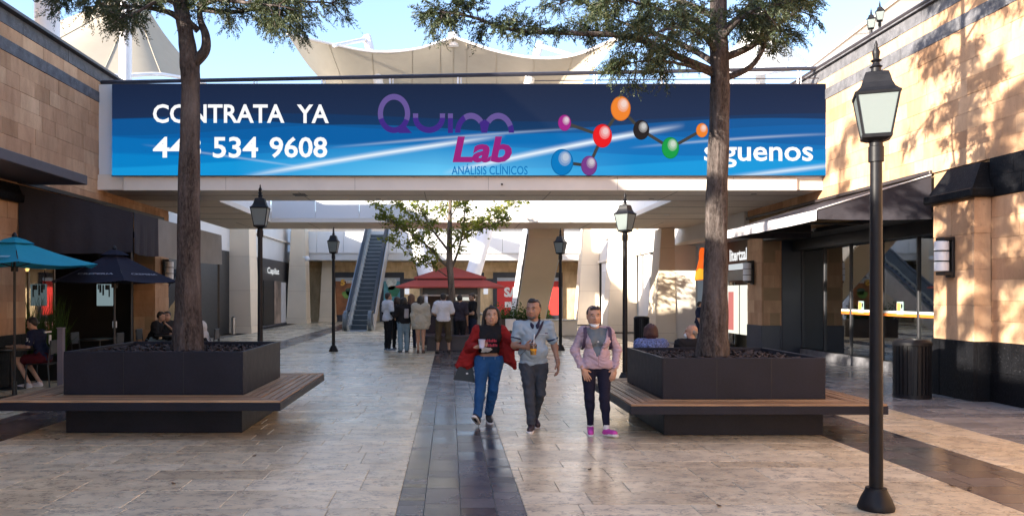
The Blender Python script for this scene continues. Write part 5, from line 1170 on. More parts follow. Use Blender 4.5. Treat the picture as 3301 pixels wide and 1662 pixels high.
def cypress(name, loc, label, base_r, top_r, trunk_pts, limbs, zmin_fol, zmax, n_auto, reach, seed, fork=None, crown_from=.35, dens=1.0):
    random.seed(seed); global rng; rng = np.random.default_rng(seed)
    e = empty(name, loc, label=label, cat='tree', group='cypress trees in the planters'); O = Vector(loc)
    path = limb_path(trunk_pts[0][:3], [p[:3] for p in trunk_pts[1:]], 7); rp = [p[3] for p in trunk_pts]
    radii = np.interp(np.linspace(0, len(rp) - 1, len(path)), range(len(rp)), rp)
    part(trunk_mesh(path, radii), 'trunk', m_bark1, e, smooth=True)
    sp, sd = [], []; branches = MB()
    def clump(p, d, L):
        """a short twig carrying a tight tuft of sprays"""
        q = [p]; dd = d.normalized()
        for i in range(3):
            dd = (dd + Vector((random.gauss(0, .2), random.gauss(0, .2), random.gauss(-.04, .12)))).normalized(); q.append(q[-1] + dd * L / 3)
        branches.tube(q, [.011, .008, .006, .004], 4, cap=False)
        for _ in range(int(15 * dens)):
            t = random.uniform(.3, 1); k = min(int(t * 3), 2); pp = q[k].lerp(q[k + 1], t * 3 - k) + Vector((random.gauss(0, .035), random.gauss(0, .035), random.gauss(0, .035)))
            o_ = Vector((random.gauss(0, 1), random.gauss(0, 1), random.gauss(-.15, .6))).normalized(); sp.append(pp); sd.append(dd * .7 + o_)
    def limb(pts, r0, bare):
        P = limb_path(pts[0], pts[1:], 5); N = len(P)
        o = MB().tube(P, [max(.01, r0 * (1 - .85 * i / N)) for i in range(N)], 8).build('limb', m_bark1, smooth=True); o.parent = e; o.matrix_parent_inverse = under(e)
        for i in range(int(N * bare), N):
            d = (P[min(i + 1, N - 1)] - P[max(i - 1, 0)]).normalized()
            for _ in range(2):
                if random.random() > .72 * dens: continue
                sdv = Vector((random.gauss(0, 1), random.gauss(0, 1), random.gauss(.15, .45))); sdv = (sdv - d * sdv.dot(d)).normalized()
                clump(P[i], d * .6 + sdv, random.uniform(.18, .42))
        clump(P[-1], d, .3); clump(P[-1], d + Vector((0, 0, .5)), .25)
    for pts, r0, bare in limbs: limb(pts, r0, bare)
    tz = [p.z for p in path]
    for k in range(n_auto):
        f = (k + random.random()) / n_auto; z = zmin_fol + (zmax - zmin_fol) * f
        i = min(range(len(path)), key=lambda j: abs(path[j].z - z)); p = path[i]; a = k * 2.4 + random.gauss(0, .4); L = reach * (1 - .55 * f) * random.uniform(.6, 1.1)
        d = Vector((math.cos(a), math.sin(a), 0)); limb([p, p + d * L * .45 + Vector((0, 0, L * .22)), p + d * L + Vector((0, 0, L * random.uniform(.05, .4)))], .045 * (1 - .5 * f), crown_from)
    part(branches, 'twigs', m_bark1, e, fix=False)['kind'] = 'stuff'
    V, Fq = sprays([tuple(p) for p in sp], [tuple(p) for p in sd])
    o = np_mesh('crown', V, Fq, m_cyp); o.parent = e; o.matrix_parent_inverse = under(e)
    print('tree', name, len(sp), len(Fq)); return e
# right tree
Y1 = 11.0; w1 = lambda px, py, dy=0: W(px, py, Y1 + dy)
tp = [(*w1(2292, 1150), .235), (*w1(2296, 1085), .195), (*w1(2304, 950), .165), (*w1(2310, 780), .145), (*w1(2313, 600), .135), (*w1(2318, 420), .13), (*w1(2320, 240), .125), (*w1(2316, 100), .11), (*w1(2318, -60), .10), (*w1(2330, -350), .085), (*w1(2320, -700), .05), (*w1(2325, -1000), .015)]
lr = [([w1(2310, 235), w1(2190, 185, -.2), w1(2040, 122, -.5), w1(1860, 108, -.7), w1(1660, 98, -.9), w1(1520, 55, -1.0), w1(1425, 40, -1.1)], .055, .34),
      ([w1(2325, 190), w1(2420, 150, .1), w1(2500, 85, .2), w1(2585, 28, .3)], .06, .4), ([w1(2330, 255), w1(2420, 215, -.1), w1(2470, 130, -.2), w1(2480, 20, -.3)], .05, .55),
      ([w1(2312, 210), w1(2240, 165, .4), w1(2130, 115, .9), w1(2000, 70, 1.3), w1(1900, 20, 1.5)], .05, .3), ([w1(2312, 120), w1(2230, 60, -.3), w1(2120, 30, -.7), w1(1990, -10, -1)], .045, .2),
      ([w1(2310, 170), w1(2260, 110, -.5), w1(2170, 90, -1.1), w1(2060, 130, -1.6)], .04, .35), ([w1(2322, 130), w1(2380, 70, -.5), w1(2440, 30, -1.0), w1(2540, 10, -1.3)], .04, .25), ([w1(2322, 100), w1(2400, 40, .5), w1(2480, -30, .9), w1(2600, -60, 1.2)], .04, .2),
      ([w1(2314, 250), w1(2225, 215, -.2), w1(2120, 195, -.5), w1(2020, 205, -.8)], .03, .4), ([w1(2312, 60), w1(2180, 0, .2), w1(2000, -30, .3), w1(1820, 5, .3)], .045, .25)]
cypress('cypress_tree', (w1(2292, 1150).x, Y1, .85), 'tall cypress tree in the right planter with low spreading limbs', .23, .1, tp, lr, 6.35, 9.8, 13, 1.6, 3, crown_from=.35)
# left tree: the stem swells, splits and closes again round a hole
Y2 = 11.25; w2 = lambda px, py, dy=0: W(px, py, Y2 + dy)
tp = [(*w2(607, 1150), .25), (*w2(607, 1095), .205), (*w2(606, 980), .17), (*w2(608, 800), .15), (*w2(610, 600), .142), (*w2(614, 420), .128), (*w2(614, 280), .118), (*w2(610, 215), .13), (*w2(604, 160), .115), (*w2(598, 100), .10), (*w2(588, 30), .10), (*w2(575, -80), .10), (*w2(590, -350), .085), (*w2(600, -700), .05), (*w2(600, -950), .015)]
ll_ = [([w2(622, 205), w2(660, 165), w2(663, 115), w2(645, 60), w2(650, 0), w2(690, -90)], .085, .75), ([w2(640, 100), w2(612, 70, -.05), w2(596, 40, -.05)], .05, .95), ([w2(600, 80), w2(555, 45, -.1), w2(500, 30, -.2), w2(420, 20, -.4), w2(340, 20, -.5)], .05, .38),
       ([w2(655, 30), w2(740, 40, -.2), w2(850, 30, -.4), w2(930, 60, -.5)], .045, .3), ([w2(660, 10), w2(780, -20, .3), w2(920, 0, .5), w2(1070, 10, .6)], .045, .3), ([w2(590, 20), w2(470, -20, .3), w2(300, -10, .5), w2(190, -15, .5)], .045, .35), ([w2(640, 20), w2(700, 0, -.5), w2(800, 10, -.9), w2(900, 20, -1.1)], .04, .3), ([w2(590, 10), w2(520, 0, -.6), w2(450, 35, -1.1), w2(400, 55, -1.4)], .035, .4)]
cypress('cypress_tree', (w2(607, 1150).x, Y2, .9), 'tall cypress tree in the left planter with a hole through its fork', .25, .1, tp, ll_, 6.5, 9.8, 11, 1.5, 5, crown_from=.35, dens=.9)
# the next tree of the left row stands beside the camera; only its shadow on the right wall is in view
tp = [(-3.6, 6.0, 0, .24), (-3.6, 6.0, 2, .17), (-3.58, 6.0, 4.5, .13), (-3.6, 6.02, 7, .09), (-3.6, 6.0, 9.8, .02)]
cypress('cypress_tree', (-3.6, 6.0, 0), 'cypress tree beside the camera whose shadow dapples the right wall', .24, .1, tp, [], 5.6, 9.8, 22, 2.0, 9, crown_from=.3, dens=1.0)
# small broad-leaved tree before the kiosk
random.seed(21); rng = np.random.default_rng(21)
Y3 = 25.6; w3 = lambda px, py, dy=0: W(px, py, Y3 + dy)
e = empty('young_tree', (0, Y3, 0), label='young tree with sunlit yellow-green leaves before the kiosk', cat='tree')
path = limb_path(w3(1461, 1125), [w3(1459, 1000), w3(1453, 900), w3(1449, 850), w3(1449, 800), w3(1450, 720), w3(1452, 640), w3(1452, 560)], 4); N = len(path)
part(trunk_mesh(path, np.interp(np.linspace(0, 1, N), [0, .25, .5, .62, .8, 1], [.125, .105, .10, .09, .055, .02]), 12, .05), 'trunk', m_bark2, e, smooth=True)
LB3 = [([w3(1447, 860), w3(1420, 838), w3(1385, 800, -.2), w3(1345, 765, -.4), w3(1290, 730, -.5), w3(1240, 708, -.6)], .05), ([w3(1447, 810), w3(1420, 775), w3(1392, 738, .2), w3(1370, 700, .3), w3(1348, 660, .4), w3(1330, 610, .5)], .045), ([w3(1452, 870), w3(1470, 830), w3(1485, 780, -.3), w3(1495, 720, -.4), w3(1500, 660, -.5), w3(1515, 600, -.5)], .045),
       ([w3(1455, 800), w3(1475, 770, .3), w3(1520, 740, .5), w3(1575, 700, .6), w3(1620, 675, .7), w3(1665, 655, .7)], .035), ([w3(1440, 890), w3(1405, 865, -.3), w3(1360, 840, -.6), w3(1310, 800, -.8), w3(1262, 770, -.9)], .02), ([w3(1487, 775), w3(1530, 745, -.3), w3(1590, 725, -.5), w3(1630, 705, -.6)], .025),
       ([w3(1400, 750), w3(1350, 720, .3), w3(1310, 680, .5), w3(1280, 650, .6)], .02), ([w3(1345, 765, -.4), w3(1300, 745, -.6), w3(1250, 700, -.8), w3(1200, 655, -.9)], .02), ([w3(1450, 720), w3(1430, 680, .2), w3(1405, 640, .3)], .025), ([w3(1452, 700), w3(1475, 660, .4), w3(1490, 620, .5)], .025)]
tw = []
for pts, r0 in LB3:
    P = limb_path(pts[0], pts[1:], 4); n_ = len(P)
    o = MB().tube(P, [max(.006, r0 * (1 - .85 * i / n_)) for i in range(n_)], 7).build('limb', m_bark2, smooth=True); o.parent = e; o.matrix_parent_inverse = under(e); tw += [(p, i / n_) for i, p in enumerate(P)]
tb = MB(); C3 = []
for p, f in tw:
    if f < .28: continue
    for _ in range(3):
        d = Vector((random.gauss(0, 1), random.gauss(0, .8), random.gauss(.35, .5))).normalized(); L = random.uniform(.15, .42); q = p + d * L; tb.tube([p, p.lerp(q, .5) + Vector((0, 0, .02)), q], [.008, .006, .004], 4, cap=False)
        for _ in range(int(19 * (.35 + .8 * random.random()))):
            C3.append(p.lerp(q, random.uniform(.35, 1.1)) + Vector((random.gauss(0, .06), random.gauss(0, .06), random.gauss(0, .055))))
part(tb, 'twigs', m_bark2, e, fix=False)['kind'] = 'stuff'
V, Fq = leaf_cards(np.array([tuple(p) for p in C3]), .125, aspect=.5); o = np_mesh('crown', V, Fq, m_leafy); o.parent = e; o.matrix_parent_inverse = under(e); print('young', len(Fq))
# ------------------------------------------------------------------ people: continuous bodies from blended rounded forms
V3 = lambda *a: np.array(a, float)
def rc(a, b, ra, rb, sq=None): return ('c', np.asarray(a, float), np.asarray(b, float), ra, rb, sq)
def el(c, r, rot=None): return ('e', np.asarray(c, float), np.asarray(r, float), None if rot is None else np.asarray(rot, float))
def sdf_mesh(prims, res, k=.025, clip=None, neg=None, kk=None):
    lo = np.full(3, 1e9); hi = -lo
    for p in prims:
        if p[0] == 'c':
            m = max(p[3], p[4]); lo = np.minimum(lo, np.minimum(p[1], p[2]) - m); hi = np.maximum(hi, np.maximum(p[1], p[2]) + m)
        else:
            m = p[2].max() if p[3] is not None else p[2]; lo = np.minimum(lo, p[1] - m); hi = np.maximum(hi, p[1] + m)
    lo -= 3 * res + k * .3; hi += 3 * res + k * .3
    ax = [np.arange(lo[i], hi[i] + res, res) for i in range(3)]
    f = np.full([len(a) for a in ax], .2, np.float32)
    for p in prims:
        if p[0] == 'c': m = max(p[3], p[4]) + k + 2 * res; l, h = np.minimum(p[1], p[2]) - m, np.maximum(p[1], p[2]) + m
        else:
            m = (p[2].max() if p[3] is not None else p[2]) + k + 2 * res; l, h = p[1] - m, p[1] + m
        s = [slice(max(0, int((l[i] - lo[i]) / res)), int((h[i] - lo[i]) / res) + 2) for i in range(3)]
        X, Y, Z = np.meshgrid(ax[0][s[0]], ax[1][s[1]], ax[2][s[2]], indexing='ij', sparse=True)
        if p[0] == 'c':
            a, b = p[1], p[2]; d = b - a; dd = max(d @ d, 1e-9)
            t = np.clip(((X - a[0]) * d[0] + (Y - a[1]) * d[1] + (Z - a[2]) * d[2]) / dd, 0, 1)
            qx, qy, qz = X - a[0] - d[0] * t, Y - a[1] - d[1] * t, Z - a[2] - d[2] * t
            if p[5] is not None: qx, qy = qx * p[5][0], qy * p[5][1]
            D = np.sqrt(qx ** 2 + qy ** 2 + qz ** 2) - (p[3] + (p[4] - p[3]) * t)
        else:
            x, y, z = X - p[1][0], Y - p[1][1], Z - p[1][2]
            if p[3] is not None: M_ = p[3]; x, y, z = M_[0, 0] * x + M_[0, 1] * y + M_[0, 2] * z, M_[1, 0] * x + M_[1, 1] * y + M_[1, 2] * z, M_[2, 0] * x + M_[2, 1] * y + M_[2, 2] * z
            r = p[2]; k0 = np.sqrt((x / r[0]) ** 2 + (y / r[1]) ** 2 + (z / r[2]) ** 2); k1 = np.sqrt((x / r[0] ** 2) ** 2 + (y / r[1] ** 2) ** 2 + (z / r[2] ** 2) ** 2) + 1e-9
            D = k0 * (k0 - 1) / k1
        g0 = f[s[0], s[1], s[2]]; hh = np.clip(.5 + .5 * (g0 - D) / k, 0, 1)
        f[s[0], s[1], s[2]] = g0 * (1 - hh) + D * hh - k * hh * (1 - hh)
    if clip is not None or neg is not None:
        X, Y, Z = np.meshgrid(*ax, indexing='ij')
        if clip is not None: f = np.maximum(f, clip(X, Y, Z)).astype(np.float32)
    # surface nets
    S = f < 0; nx, ny, nz = f.shape
    c = [(i, j, l) for i in (0, 1) for j in (0, 1) for l in (0, 1)]
    sub = lambda A, o: A[o[0]:nx - 1 + o[0], o[1]:ny - 1 + o[1], o[2]:nz - 1 + o[2]]
    cnt = sum(sub(S, o).astype(np.int8) for o in c); act = (cnt > 0) & (cnt < 8)
    idx = np.full(act.shape, -1, np.int64); I = np.argwhere(act); idx[act] = np.arange(len(I))
    acc = np.zeros((len(I), 3)); num = np.zeros(len(I))
    vals = {o: f[I[:, 0] + o[0], I[:, 1] + o[1], I[:, 2] + o[2]] for o in c}
    for o in c:
        for axn in range(3):
            if o[axn] == 0:
                o2 = list(o); o2[axn] = 1; o2 = tuple(o2); A, B = vals[o], vals[o2]; m = (A < 0) != (B < 0)
                t = np.where(m, A / np.where(m, A - B, 1), 0); pt = np.zeros((len(I), 3)); pt[:] = o; pt[:, axn] = t; acc += pt * m[:, None]; num += m
    Vv = (I + acc / num[:, None]) * res + lo
    Fs = []
    for axn in range(3):
        a1, a2 = (axn + 1) % 3, (axn + 2) % 3
        sl0 = [slice(1, -1)] * 3; sl0[axn] = slice(0, -1); sl1 = list(sl0); sl1[axn] = slice(1, None)
        ch = S[tuple(sl0)] != S[tuple(sl1)]; E = np.argwhere(ch); 
        if not len(E): continue
        off = np.ones(3, int); off[axn] = 0; E = E + off; q = []
        for d1, d2 in ((0, 0), (1, 0), (1, 1), (0, 1)):
            e_ = E.copy(); e_[:, a1] -= d1; e_[:, a2] -= d2; q.append(idx[e_[:, 0], e_[:, 1], e_[:, 2]])
        Q = np.stack(q, 1); inside = S[E[:, 0], E[:, 1], E[:, 2]]; Q[~inside] = Q[~inside][:, ::-1]; Fs.append(Q)
    Fq = np.concatenate(Fs); Fq = Fq[(Fq >= 0).all(1)]
    return Vv, Fq
def wrinkle(v, f, amp=.005, seed=0, fz=1.0):
    """push cloth in and out along its normals in soft irregular folds"""
    n = np.zeros_like(v); a, b, c = v[f[:, 0]], v[f[:, 1]], v[f[:, 2]]; fn = np.cross(b - a, c - a)
    for k in range(4): np.add.at(n, f[:, k], fn)
    n /= (np.linalg.norm(n, axis=1)[:, None] + 1e-12); r = np.random.default_rng(seed); h = np.zeros(len(v))
    q = v + .03 * np.sin(v[:, [1, 2, 0]] * 17 + r.uniform(0, 6, 3))
    for i in range(9):
        d = r.normal(size=3); d /= np.linalg.norm(d); d[2] *= 1.6 * fz; w = r.uniform(22, 75); h += np.sin(q @ d * w + r.uniform(0, 6)) * (26 / w) ** .6
    return v + n * (amp * (np.abs(h / 2.2) - .55))[:, None]
def join(ms):
    v, f, n = [], [], 0
    for a, b in ms: v.append(a); f.append(b + n); n += len(a)
    return np.concatenate(v), np.concatenate(f)
def frame(d, nrm):
    d = d / np.linalg.norm(d); nrm = nrm - d * (nrm @ d); nrm = nrm / np.linalg.norm(nrm); return d, nrm, np.cross(d, nrm)
def hand(w, d, nrm, curl=.35, side=1, spread=.05, s=1.0, thumb=.7):
    """palm and five fingers. d: wrist to fingers, nrm: direction the palm faces, side: +1/-1 thumb side along d x nrm"""
    d, n, sd = frame(V3(*d), V3(*nrm)); w = V3(*w); P = []
    rot = np.stack([d, n, sd]); pc = w + d * .052 * s
    P.append(el(pc, V3(.052, .017, .041) * s, rot)); P.append(rc(w - d * .03 * s, w + d * .02 * s, .026 * s, .024 * s))
    for i, (o, L) in enumerate(((.030, .90), (.010, 1.0), (-.010, .95), (-.029, .75))):
        p = w + (d * (.088 - .006 * abs(i - 1)) + sd * side * o) * s; a = curl * .7; dr = d + sd * side * spread * (1.2 - i * .8)
        for seg, r0 in ((.036, .0098), (.025, .0092), (.02, .0084)):
            v = dr * math.cos(a) + n * math.sin(a); v /= np.linalg.norm(v); q = p + v * seg * L * s; P.append(rc(p, q, r0 * s, r0 * .92 * s)); p = q; a += curl
    p = w + (d * .022 + sd * side * .026 + n * .008) * s; v = d * .62 + sd * side * thumb + n * .35; v /= np.linalg.norm(v)
    q = p + v * .04 * s; P.append(rc(p, q, .015 * s, .0125 * s)); v2 = v + d * .5 + n * curl * .6; v2 /= np.linalg.norm(v2); P.append(rc(q, q + v2 * .032 * s, .0115 * s, .009 * s)); return P
def yawm(a): return np.array([[math.cos(a), -math.sin(a), 0], [math.sin(a), math.cos(a), 0], [0, 0, 1]])
def head_prims(c, s, yaw, tilt=0, ears=True):
    """c: head centre, s: head height / 0.235; yaw about z, 0 faces -Y"""
    Rm = yawm(yaw) @ np.array([[1, 0, 0], [0, math.cos(tilt), -math.sin(tilt)], [0, math.sin(tilt), math.cos(tilt)]])
    P = lambda x, y, z: c + Rm @ (V3(x, y, z) * s)
    E = lambda p, r: el(P(*p), V3(*r) * s, Rm.T)
    pr = [E((0, .012, .03), (.079, .094, .086)), E((0, -.018, -.035), (.067, .070, .073)), E((0, -.05, -.085), (.034, .032, .026)), E((-.049, -.02, -.05), (.022, .045, .042)), E((.049, -.02, -.05), (.022, .045, .042)),
          E((0, -.07, .028), (.05, .018, .014)), E((-.034, -.062, -.022), (.022, .018, .018)), E((.034, -.062, -.022), (.022, .018, .018)),
          rc(P(0, -.083, .012), P(0, -.104, -.026), .0085 * s, .0135 * s), E((-.012, -.09, -.03), (.009, .011, .008)), E((.012, -.09, -.03), (.009, .011, .008)), E((0, -.084, -.056), (.024, .012, .007)), E((0, -.081, -.067), (.02, .012, .008))]
    if ears: pr += [E((-.077, .012, -.008), (.011, .02, .032)), E((.077, .012, -.008), (.011, .02, .032))]
    return pr, P, Rm
def skin_mat(name, col):
    t = NT(name); b = t.b; p = t.pos(obj=True)
    c = t.mix(t.ramp(t.noise(p, 9, 4), [(.3, 0), (.7, 1)]), sc(col, .86), sc(col, 1.12)); t.link(c, b.inputs['Base Color']); b.inputs['Roughness'].default_value = .5
    b.inputs['Subsurface Weight'].default_value = .12; b.inputs['Subsurface Radius'].default_value = (.01, .004, .002); t.bump(t.noise(p, 220, 3), .08, .002); return t.mat
def cloth(name, col, fold=.55, var=.14, scale=260):
    return mat_fabric(name, col, rough=.85, fold=fold, var=var, scale=scale)
def hair_mat(name, col):
    t = NT(name); b = t.b; p = t.pos((1, 1, .25), True); n = t.noise(p, 75, 4, .7, .5)
    t.link(t.mix(n, sc(col, .45), sc(col, 1.7)), b.inputs['Base Color']); b.inputs['Roughness'].default_value = .5; t.bump(n, .9, .012); return t.mat
SK = {'tan': skin_mat('skin_tan', (.42, .24, .16)), 'brown': skin_mat('skin_brown', (.30, .16, .105)), 'mid': skin_mat('skin_mid', (.36, .20, .13))}
HR = {'black': hair_mat('hair_black', (.014, .011, .010)), 'brown': hair_mat('hair_brown', (.022, .012, .010)), 'grey': hair_mat('hair_grey', (.20, .19, .18)), 'red': hair_mat('hair_auburn', (.05, .016, .014)), 'lbrown': hair_mat('hair_light_brown', (.12, .06, .035))}
m_eyew = M('eye_white', (.34, .30, .28), .3); m_eyed = M('eye_dark', (.02, .012, .01), .2); m_lip = M('lips', (.26, .085, .075), .45); m_sole = M('white_sole', (.66, .64, .62), .6); m_mask = mat_fabric('white_mask', (.72, .74, .76), rough=.8, fold=.3)
DEF = dict(pelvis=(0, 0, .95), belly=(0, -.005, 1.08), chest=(0, .0, 1.27), neck=(0, .01, 1.45), head=(0, -.015, 1.585),
           sha=(-.175, .01, 1.395), ela=(-.225, .04, 1.12), wra=(-.235, -.04, .87), shb=(.175, .01, 1.395), elb=(.225, .04, 1.12), wrb=(.235, -.04, .87),
           hipa=(-.09, 0, .91), kna=(-.098, -.015, .50), ana=(-.10, .02, .09), hipb=(.09, 0, .91), knb=(.098, -.015, .50), anb=(.10, .02, .09), toea=(-.12, -.15, .03), toeb=(.12, -.15, .03))
def person(label, loc, rz=0, H=1.70, J=None, g=1.0, bust=0, hipw=1.0, skin='mid', hair=None, hairc='black', top=None, bottom=None, shoes=None, res=.011, yaw=0, tilt=0, hands=None, face=True, extra=None, group=None, belly=1.0, headscale=1.0, waistw=1.0):
    j = {k: V3(*v) * (H / 1.70) for k, v in DEF.items()}
    for k, v in (J or {}).items(): j[k] = V3(*v)
    e = empty('person', loc, rz, label, 'person', group); s = H / 1.70
    fine = res < .015
    hp, HP, Rm = head_prims(j['head'], headscale * s, yaw, tilt)
    lerp = lambda a, b, t: a + (b - a) * t
    def torso(i=0.0, low=True):
        r = [el(j['chest'] + V3(0, 0, .02), V3(.155 * g, .105 * g, .165 * s) + i), el(j['belly'], V3(.138 * g * waistw, .103 * g * belly, .14 * s) + i), rc(j['sha'], j['shb'], .055 * g + i, .055 * g + i), rc(lerp(j['sha'], j['chest'], .45), lerp(j['shb'], j['chest'], .45), .08 * g + i, .08 * g + i)]
        if low: r.append(el(j['pelvis'] + V3(0, .012, .0), V3(.158 * g * hipw, .112 * g, .115 * s) + i))
        if bust: r += [el(j['chest'] + V3(sx * .07, -.075 * g, .0), V3(.068, .06, .065) * bust + i) for sx in (-1, 1)]
        r.append(rc(j['neck'] - V3(0, 0, .03), j['neck'] + V3(0, 0, -.0), .06 * g + i * .4, .055 * g + i * .3)); return r
    def arm(x, i=0, t1=2.0, wide=1.0):
        a, b, c = j['sh' + x], j['el' + x], j['wr' + x]; r = []
        if t1 <= 1: r.append(rc(a, lerp(a, b, t1), .052 * g + i, (.052 - .011 * t1) * g * 1.0 + i * 1.3 * wide))
        else:
            r.append(rc(a, b, .052 * g + i, .042 * g + i * wide)); r.append(rc(b, lerp(b, c, t1 - 1), .042 * g + i * wide, (.042 - .014 * (t1 - 1)) * g + i * wide))
        return r
    def leg(x, i=0, t1=2.0, fl=1.0):
        a, b, c = j['hip' + x], j['kn' + x], j['an' + x]; r = []
        if t1 <= 1: r.append(rc(a, lerp(a, b, t1), .088 * g * hipw + i, .07 * g + i * fl))
        else:
            r.append(rc(a, b, .088 * g * hipw + i, .056 * g + i)); e2 = lerp(b, c, t1 - 1)
            r.append(rc(lerp(b, c, .25), lerp(b, c, .3), .054 * g + i, .054 * g + i)); r.append(rc(b, e2, .055 * g + i, (.055 - .019 * (t1 - 1)) * g + i * fl))
        return r
    # body
    bare = not bottom or bottom.get('len', 2) < 1.5
    sk = torso(-.02)
    for x in 'ab': sk += arm(x, -.003); sk += leg(x, -.003 if bare else -.016)
    for x in 'ab': sk += [rc(j['an' + x], j['an' + x] + V3(0, .02, -.045), .034, .034), rc(j['an' + x] + V3(0, .02, -.045), j['toe' + x], .033, .026)]
    sk.append(rc(j['neck'] - V3(0, 0, .06), lerp(j['neck'], j['head'], .55), .054 * g, .05 * g))
    if fine:
        ms = [sdf_mesh(sk, res * 1.15, .035), sdf_mesh(hp + [rc(j['neck'] - V3(0, 0, .03), j['head'] + V3(0, .01, -.04), .053 * g, .05 * g)], .0062, .018)]
    else: ms = [sdf_mesh(sk + hp + [rc(lerp(j['wr' + x], j['el' + x], .0), j['wr' + x] + (j['wr' + x] - j['el' + x]) / np.linalg.norm(j['wr' + x] - j['el' + x]) * .12, .027, .022) for x in 'ab'] if not hands else sk + hp, res, .02)]
    for h in (hands or []): ms.append(sdf_mesh(h, .0052 if fine else .008, .006))
    v, f = join(ms); np_mesh('body', v, f, SK[skin], e, True)
    if face:
        eye = MB(); 
        for sx in (-1, 1):
            eye = MB(); eye.ball(tuple(HP(sx * .033, -.0745, .006)), (.0115 * s, .007 * s, .0045 * s), 10); eye.build('eye', m_eyew, e, smooth=True)
            MB().ball(tuple(HP(sx * .033, -.0805, .006)), (.0058 * s, .004 * s, .0046 * s), 8).build('iris', m_eyed, e, smooth=True)
            MB().tube([HP(sx * .013, -.083, .0255), HP(sx * .033, -.086, .032), HP(sx * .053, -.076, .025)], [.0038 * s, .005 * s, .0025 * s], 6).build('eyebrow', HR[hairc] if hairc != 'grey' else HR['black'], e)
        MB().tube([HP(-.024, -.088, -.063), HP(-.01, -.0955, -.060), HP(.01, -.0955, -.060), HP(.024, -.088, -.063)], [.003 * s, .0062 * s, .0062 * s, .003 * s], 6).build('mouth', m_lip, e, smooth=True)
    ctx = dict(j=j, HP=HP, Rm=Rm, lerp=lerp, torso=torso, arm=arm, leg=leg, e=e, s=s, res=res, g=g)
    # clothing
    if bottom:
        i = bottom.get('infl', .012); t1 = bottom.get('len', 2.0); wz = bottom['waist']; pr = [el(j['pelvis'] + V3(0, .012, 0), V3(.158 * g * hipw, .112 * g, .115 * s) + i), el(j['belly'] - V3(0, 0, .02), V3(.138 * g * waistw, .103 * g * belly, .12 * s) + i)]
        for x in 'ab': pr += leg(x, i, t1, bottom.get('flare', 1.0))
        v, f = sdf_mesh(pr, res, .03, clip=lambda X, Y, Z: np.maximum(Z - wz, -1)); v = wrinkle(v, f, bottom.get('wr', .008), len(label), .8); np_mesh(bottom['name'], v, f, bottom['mat'], e, True)
    if shoes:
        for x in 'ab':
            a, t_ = j['an' + x], j['toe' + x]; d = t_ - a; d[2] = 0; dn = d / (np.linalg.norm(d) + 1e-9); tv = t_ - (a + V3(0, 0, -.05)); pitch = tv / np.linalg.norm(tv)
            heel = a - dn * .03 + V3(0, 0, -.052)
            if j['ana'][2] > 0: pass
            up = [rc(heel, t_ - pitch * .02, .040 * s, .036 * s), rc(a + V3(0, 0, -.01), heel + pitch * .03, .042 * s, .04 * s), rc(lerp(heel, t_, .45), t_, .04 * s, .033 * s)]
            v, f = sdf_mesh(up, max(.007, res * .7), .02); sh = np_mesh('shoe', v, f, shoes['mat'], e, True)
            upv = np.cross(np.cross(pitch, V3(0, 0, 1)), pitch); upv /= np.linalg.norm(upv)
            so_ = [rc(heel - upv * .026, t_ + pitch * .012 - upv * .022, .037 * s, .036 * s), rc(lerp(heel, t_, .6) - upv * .024, t_ + pitch * .005 - upv * .022, .043 * s, .036 * s)]
            hc, uu = heel - upv * .026, upv
            v, f = sdf_mesh(so_, max(.007, res * .7), .02, clip=lambda X, Y, Z: np.abs((X - hc[0]) * uu[0] + (Y - hc[1]) * uu[1] + (Z - hc[2]) * uu[2]) - .017); np_mesh('sole', v, f, shoes.get('sole', m_sole), sh, True)
    for tp_ in (top or []):
        i = tp_.get('infl', .012); pr = torso(i, tp_.get('low', True)); hz = tp_['hem']
        if tp_.get('sleeve', 0):
            for x in tp_.get('arms', 'ab'): pr += arm(x, tp_.get('si', i), tp_['sleeve'], tp_.get('wide', 1.0))
        pr += tp_.get('add', []); fn = tp_.get('clip'); nz_ = tp_.get('neckz', 9)
        def cl(X, Y, Z, fn=fn, hz=hz, nz_=nz_):
            r = np.maximum(hz - Z, Z - nz_)
            if not tp_.get('nodip'): r = np.maximum(r, .055 - np.sqrt((X - j['neck'][0]) ** 2 + (Y - j['neck'][1]) ** 2 + (np.minimum(Z - (j['neck'][2] - tp_.get('dip', .02)), 0) * 1.0) ** 2))
            return r if fn is None else np.maximum(r, fn(X, Y, Z))
        v, f = sdf_mesh(pr, res, tp_.get('k', .035), clip=cl); v = wrinkle(v, f, tp_.get('wr', .009), len(label) + 3); np_mesh(tp_['name'], v, f, tp_['mat'], e, True)
    if hair:
        v, f = sdf_mesh(hair(ctx), .006 if fine else .014, .02); v = wrinkle(v * V3(1.6, 1.6, .35), f, .006, 5, 1.0) / V3(1.6, 1.6, .35) if fine else v
        np_mesh('hair', v, f, HR[hairc], e, True)
    if extra: extra(ctx)
    return e
def hair_short(c, lift=.0, back=-.01):
    P, Rm, s = c['HP'], c['Rm'], c['s']; E = lambda p, r: el(P(*p), V3(*r) * s, Rm.T)
    return [E((0, .03, .062), (.078, .086, .068)), E((0, .058, .01), (.074, .058, .08)), E((0, -.035, .098), (.058, .045, .022)), E((-.068, .03, .03), (.016, .05, .05)), E((.068, .03, .03), (.016, .05, .05))]
def hair_bald(c):
    P, Rm, s = c['HP'], c['Rm'], c['s']; E = lambda p, r: el(P(*p), V3(*r) * s, Rm.T); return [E((0, .065, -.005), (.07, .045, .05)), E((-.074, .035, .0), (.01, .045, .04)), E((.074, .035, .0), (.01, .045, .04))]
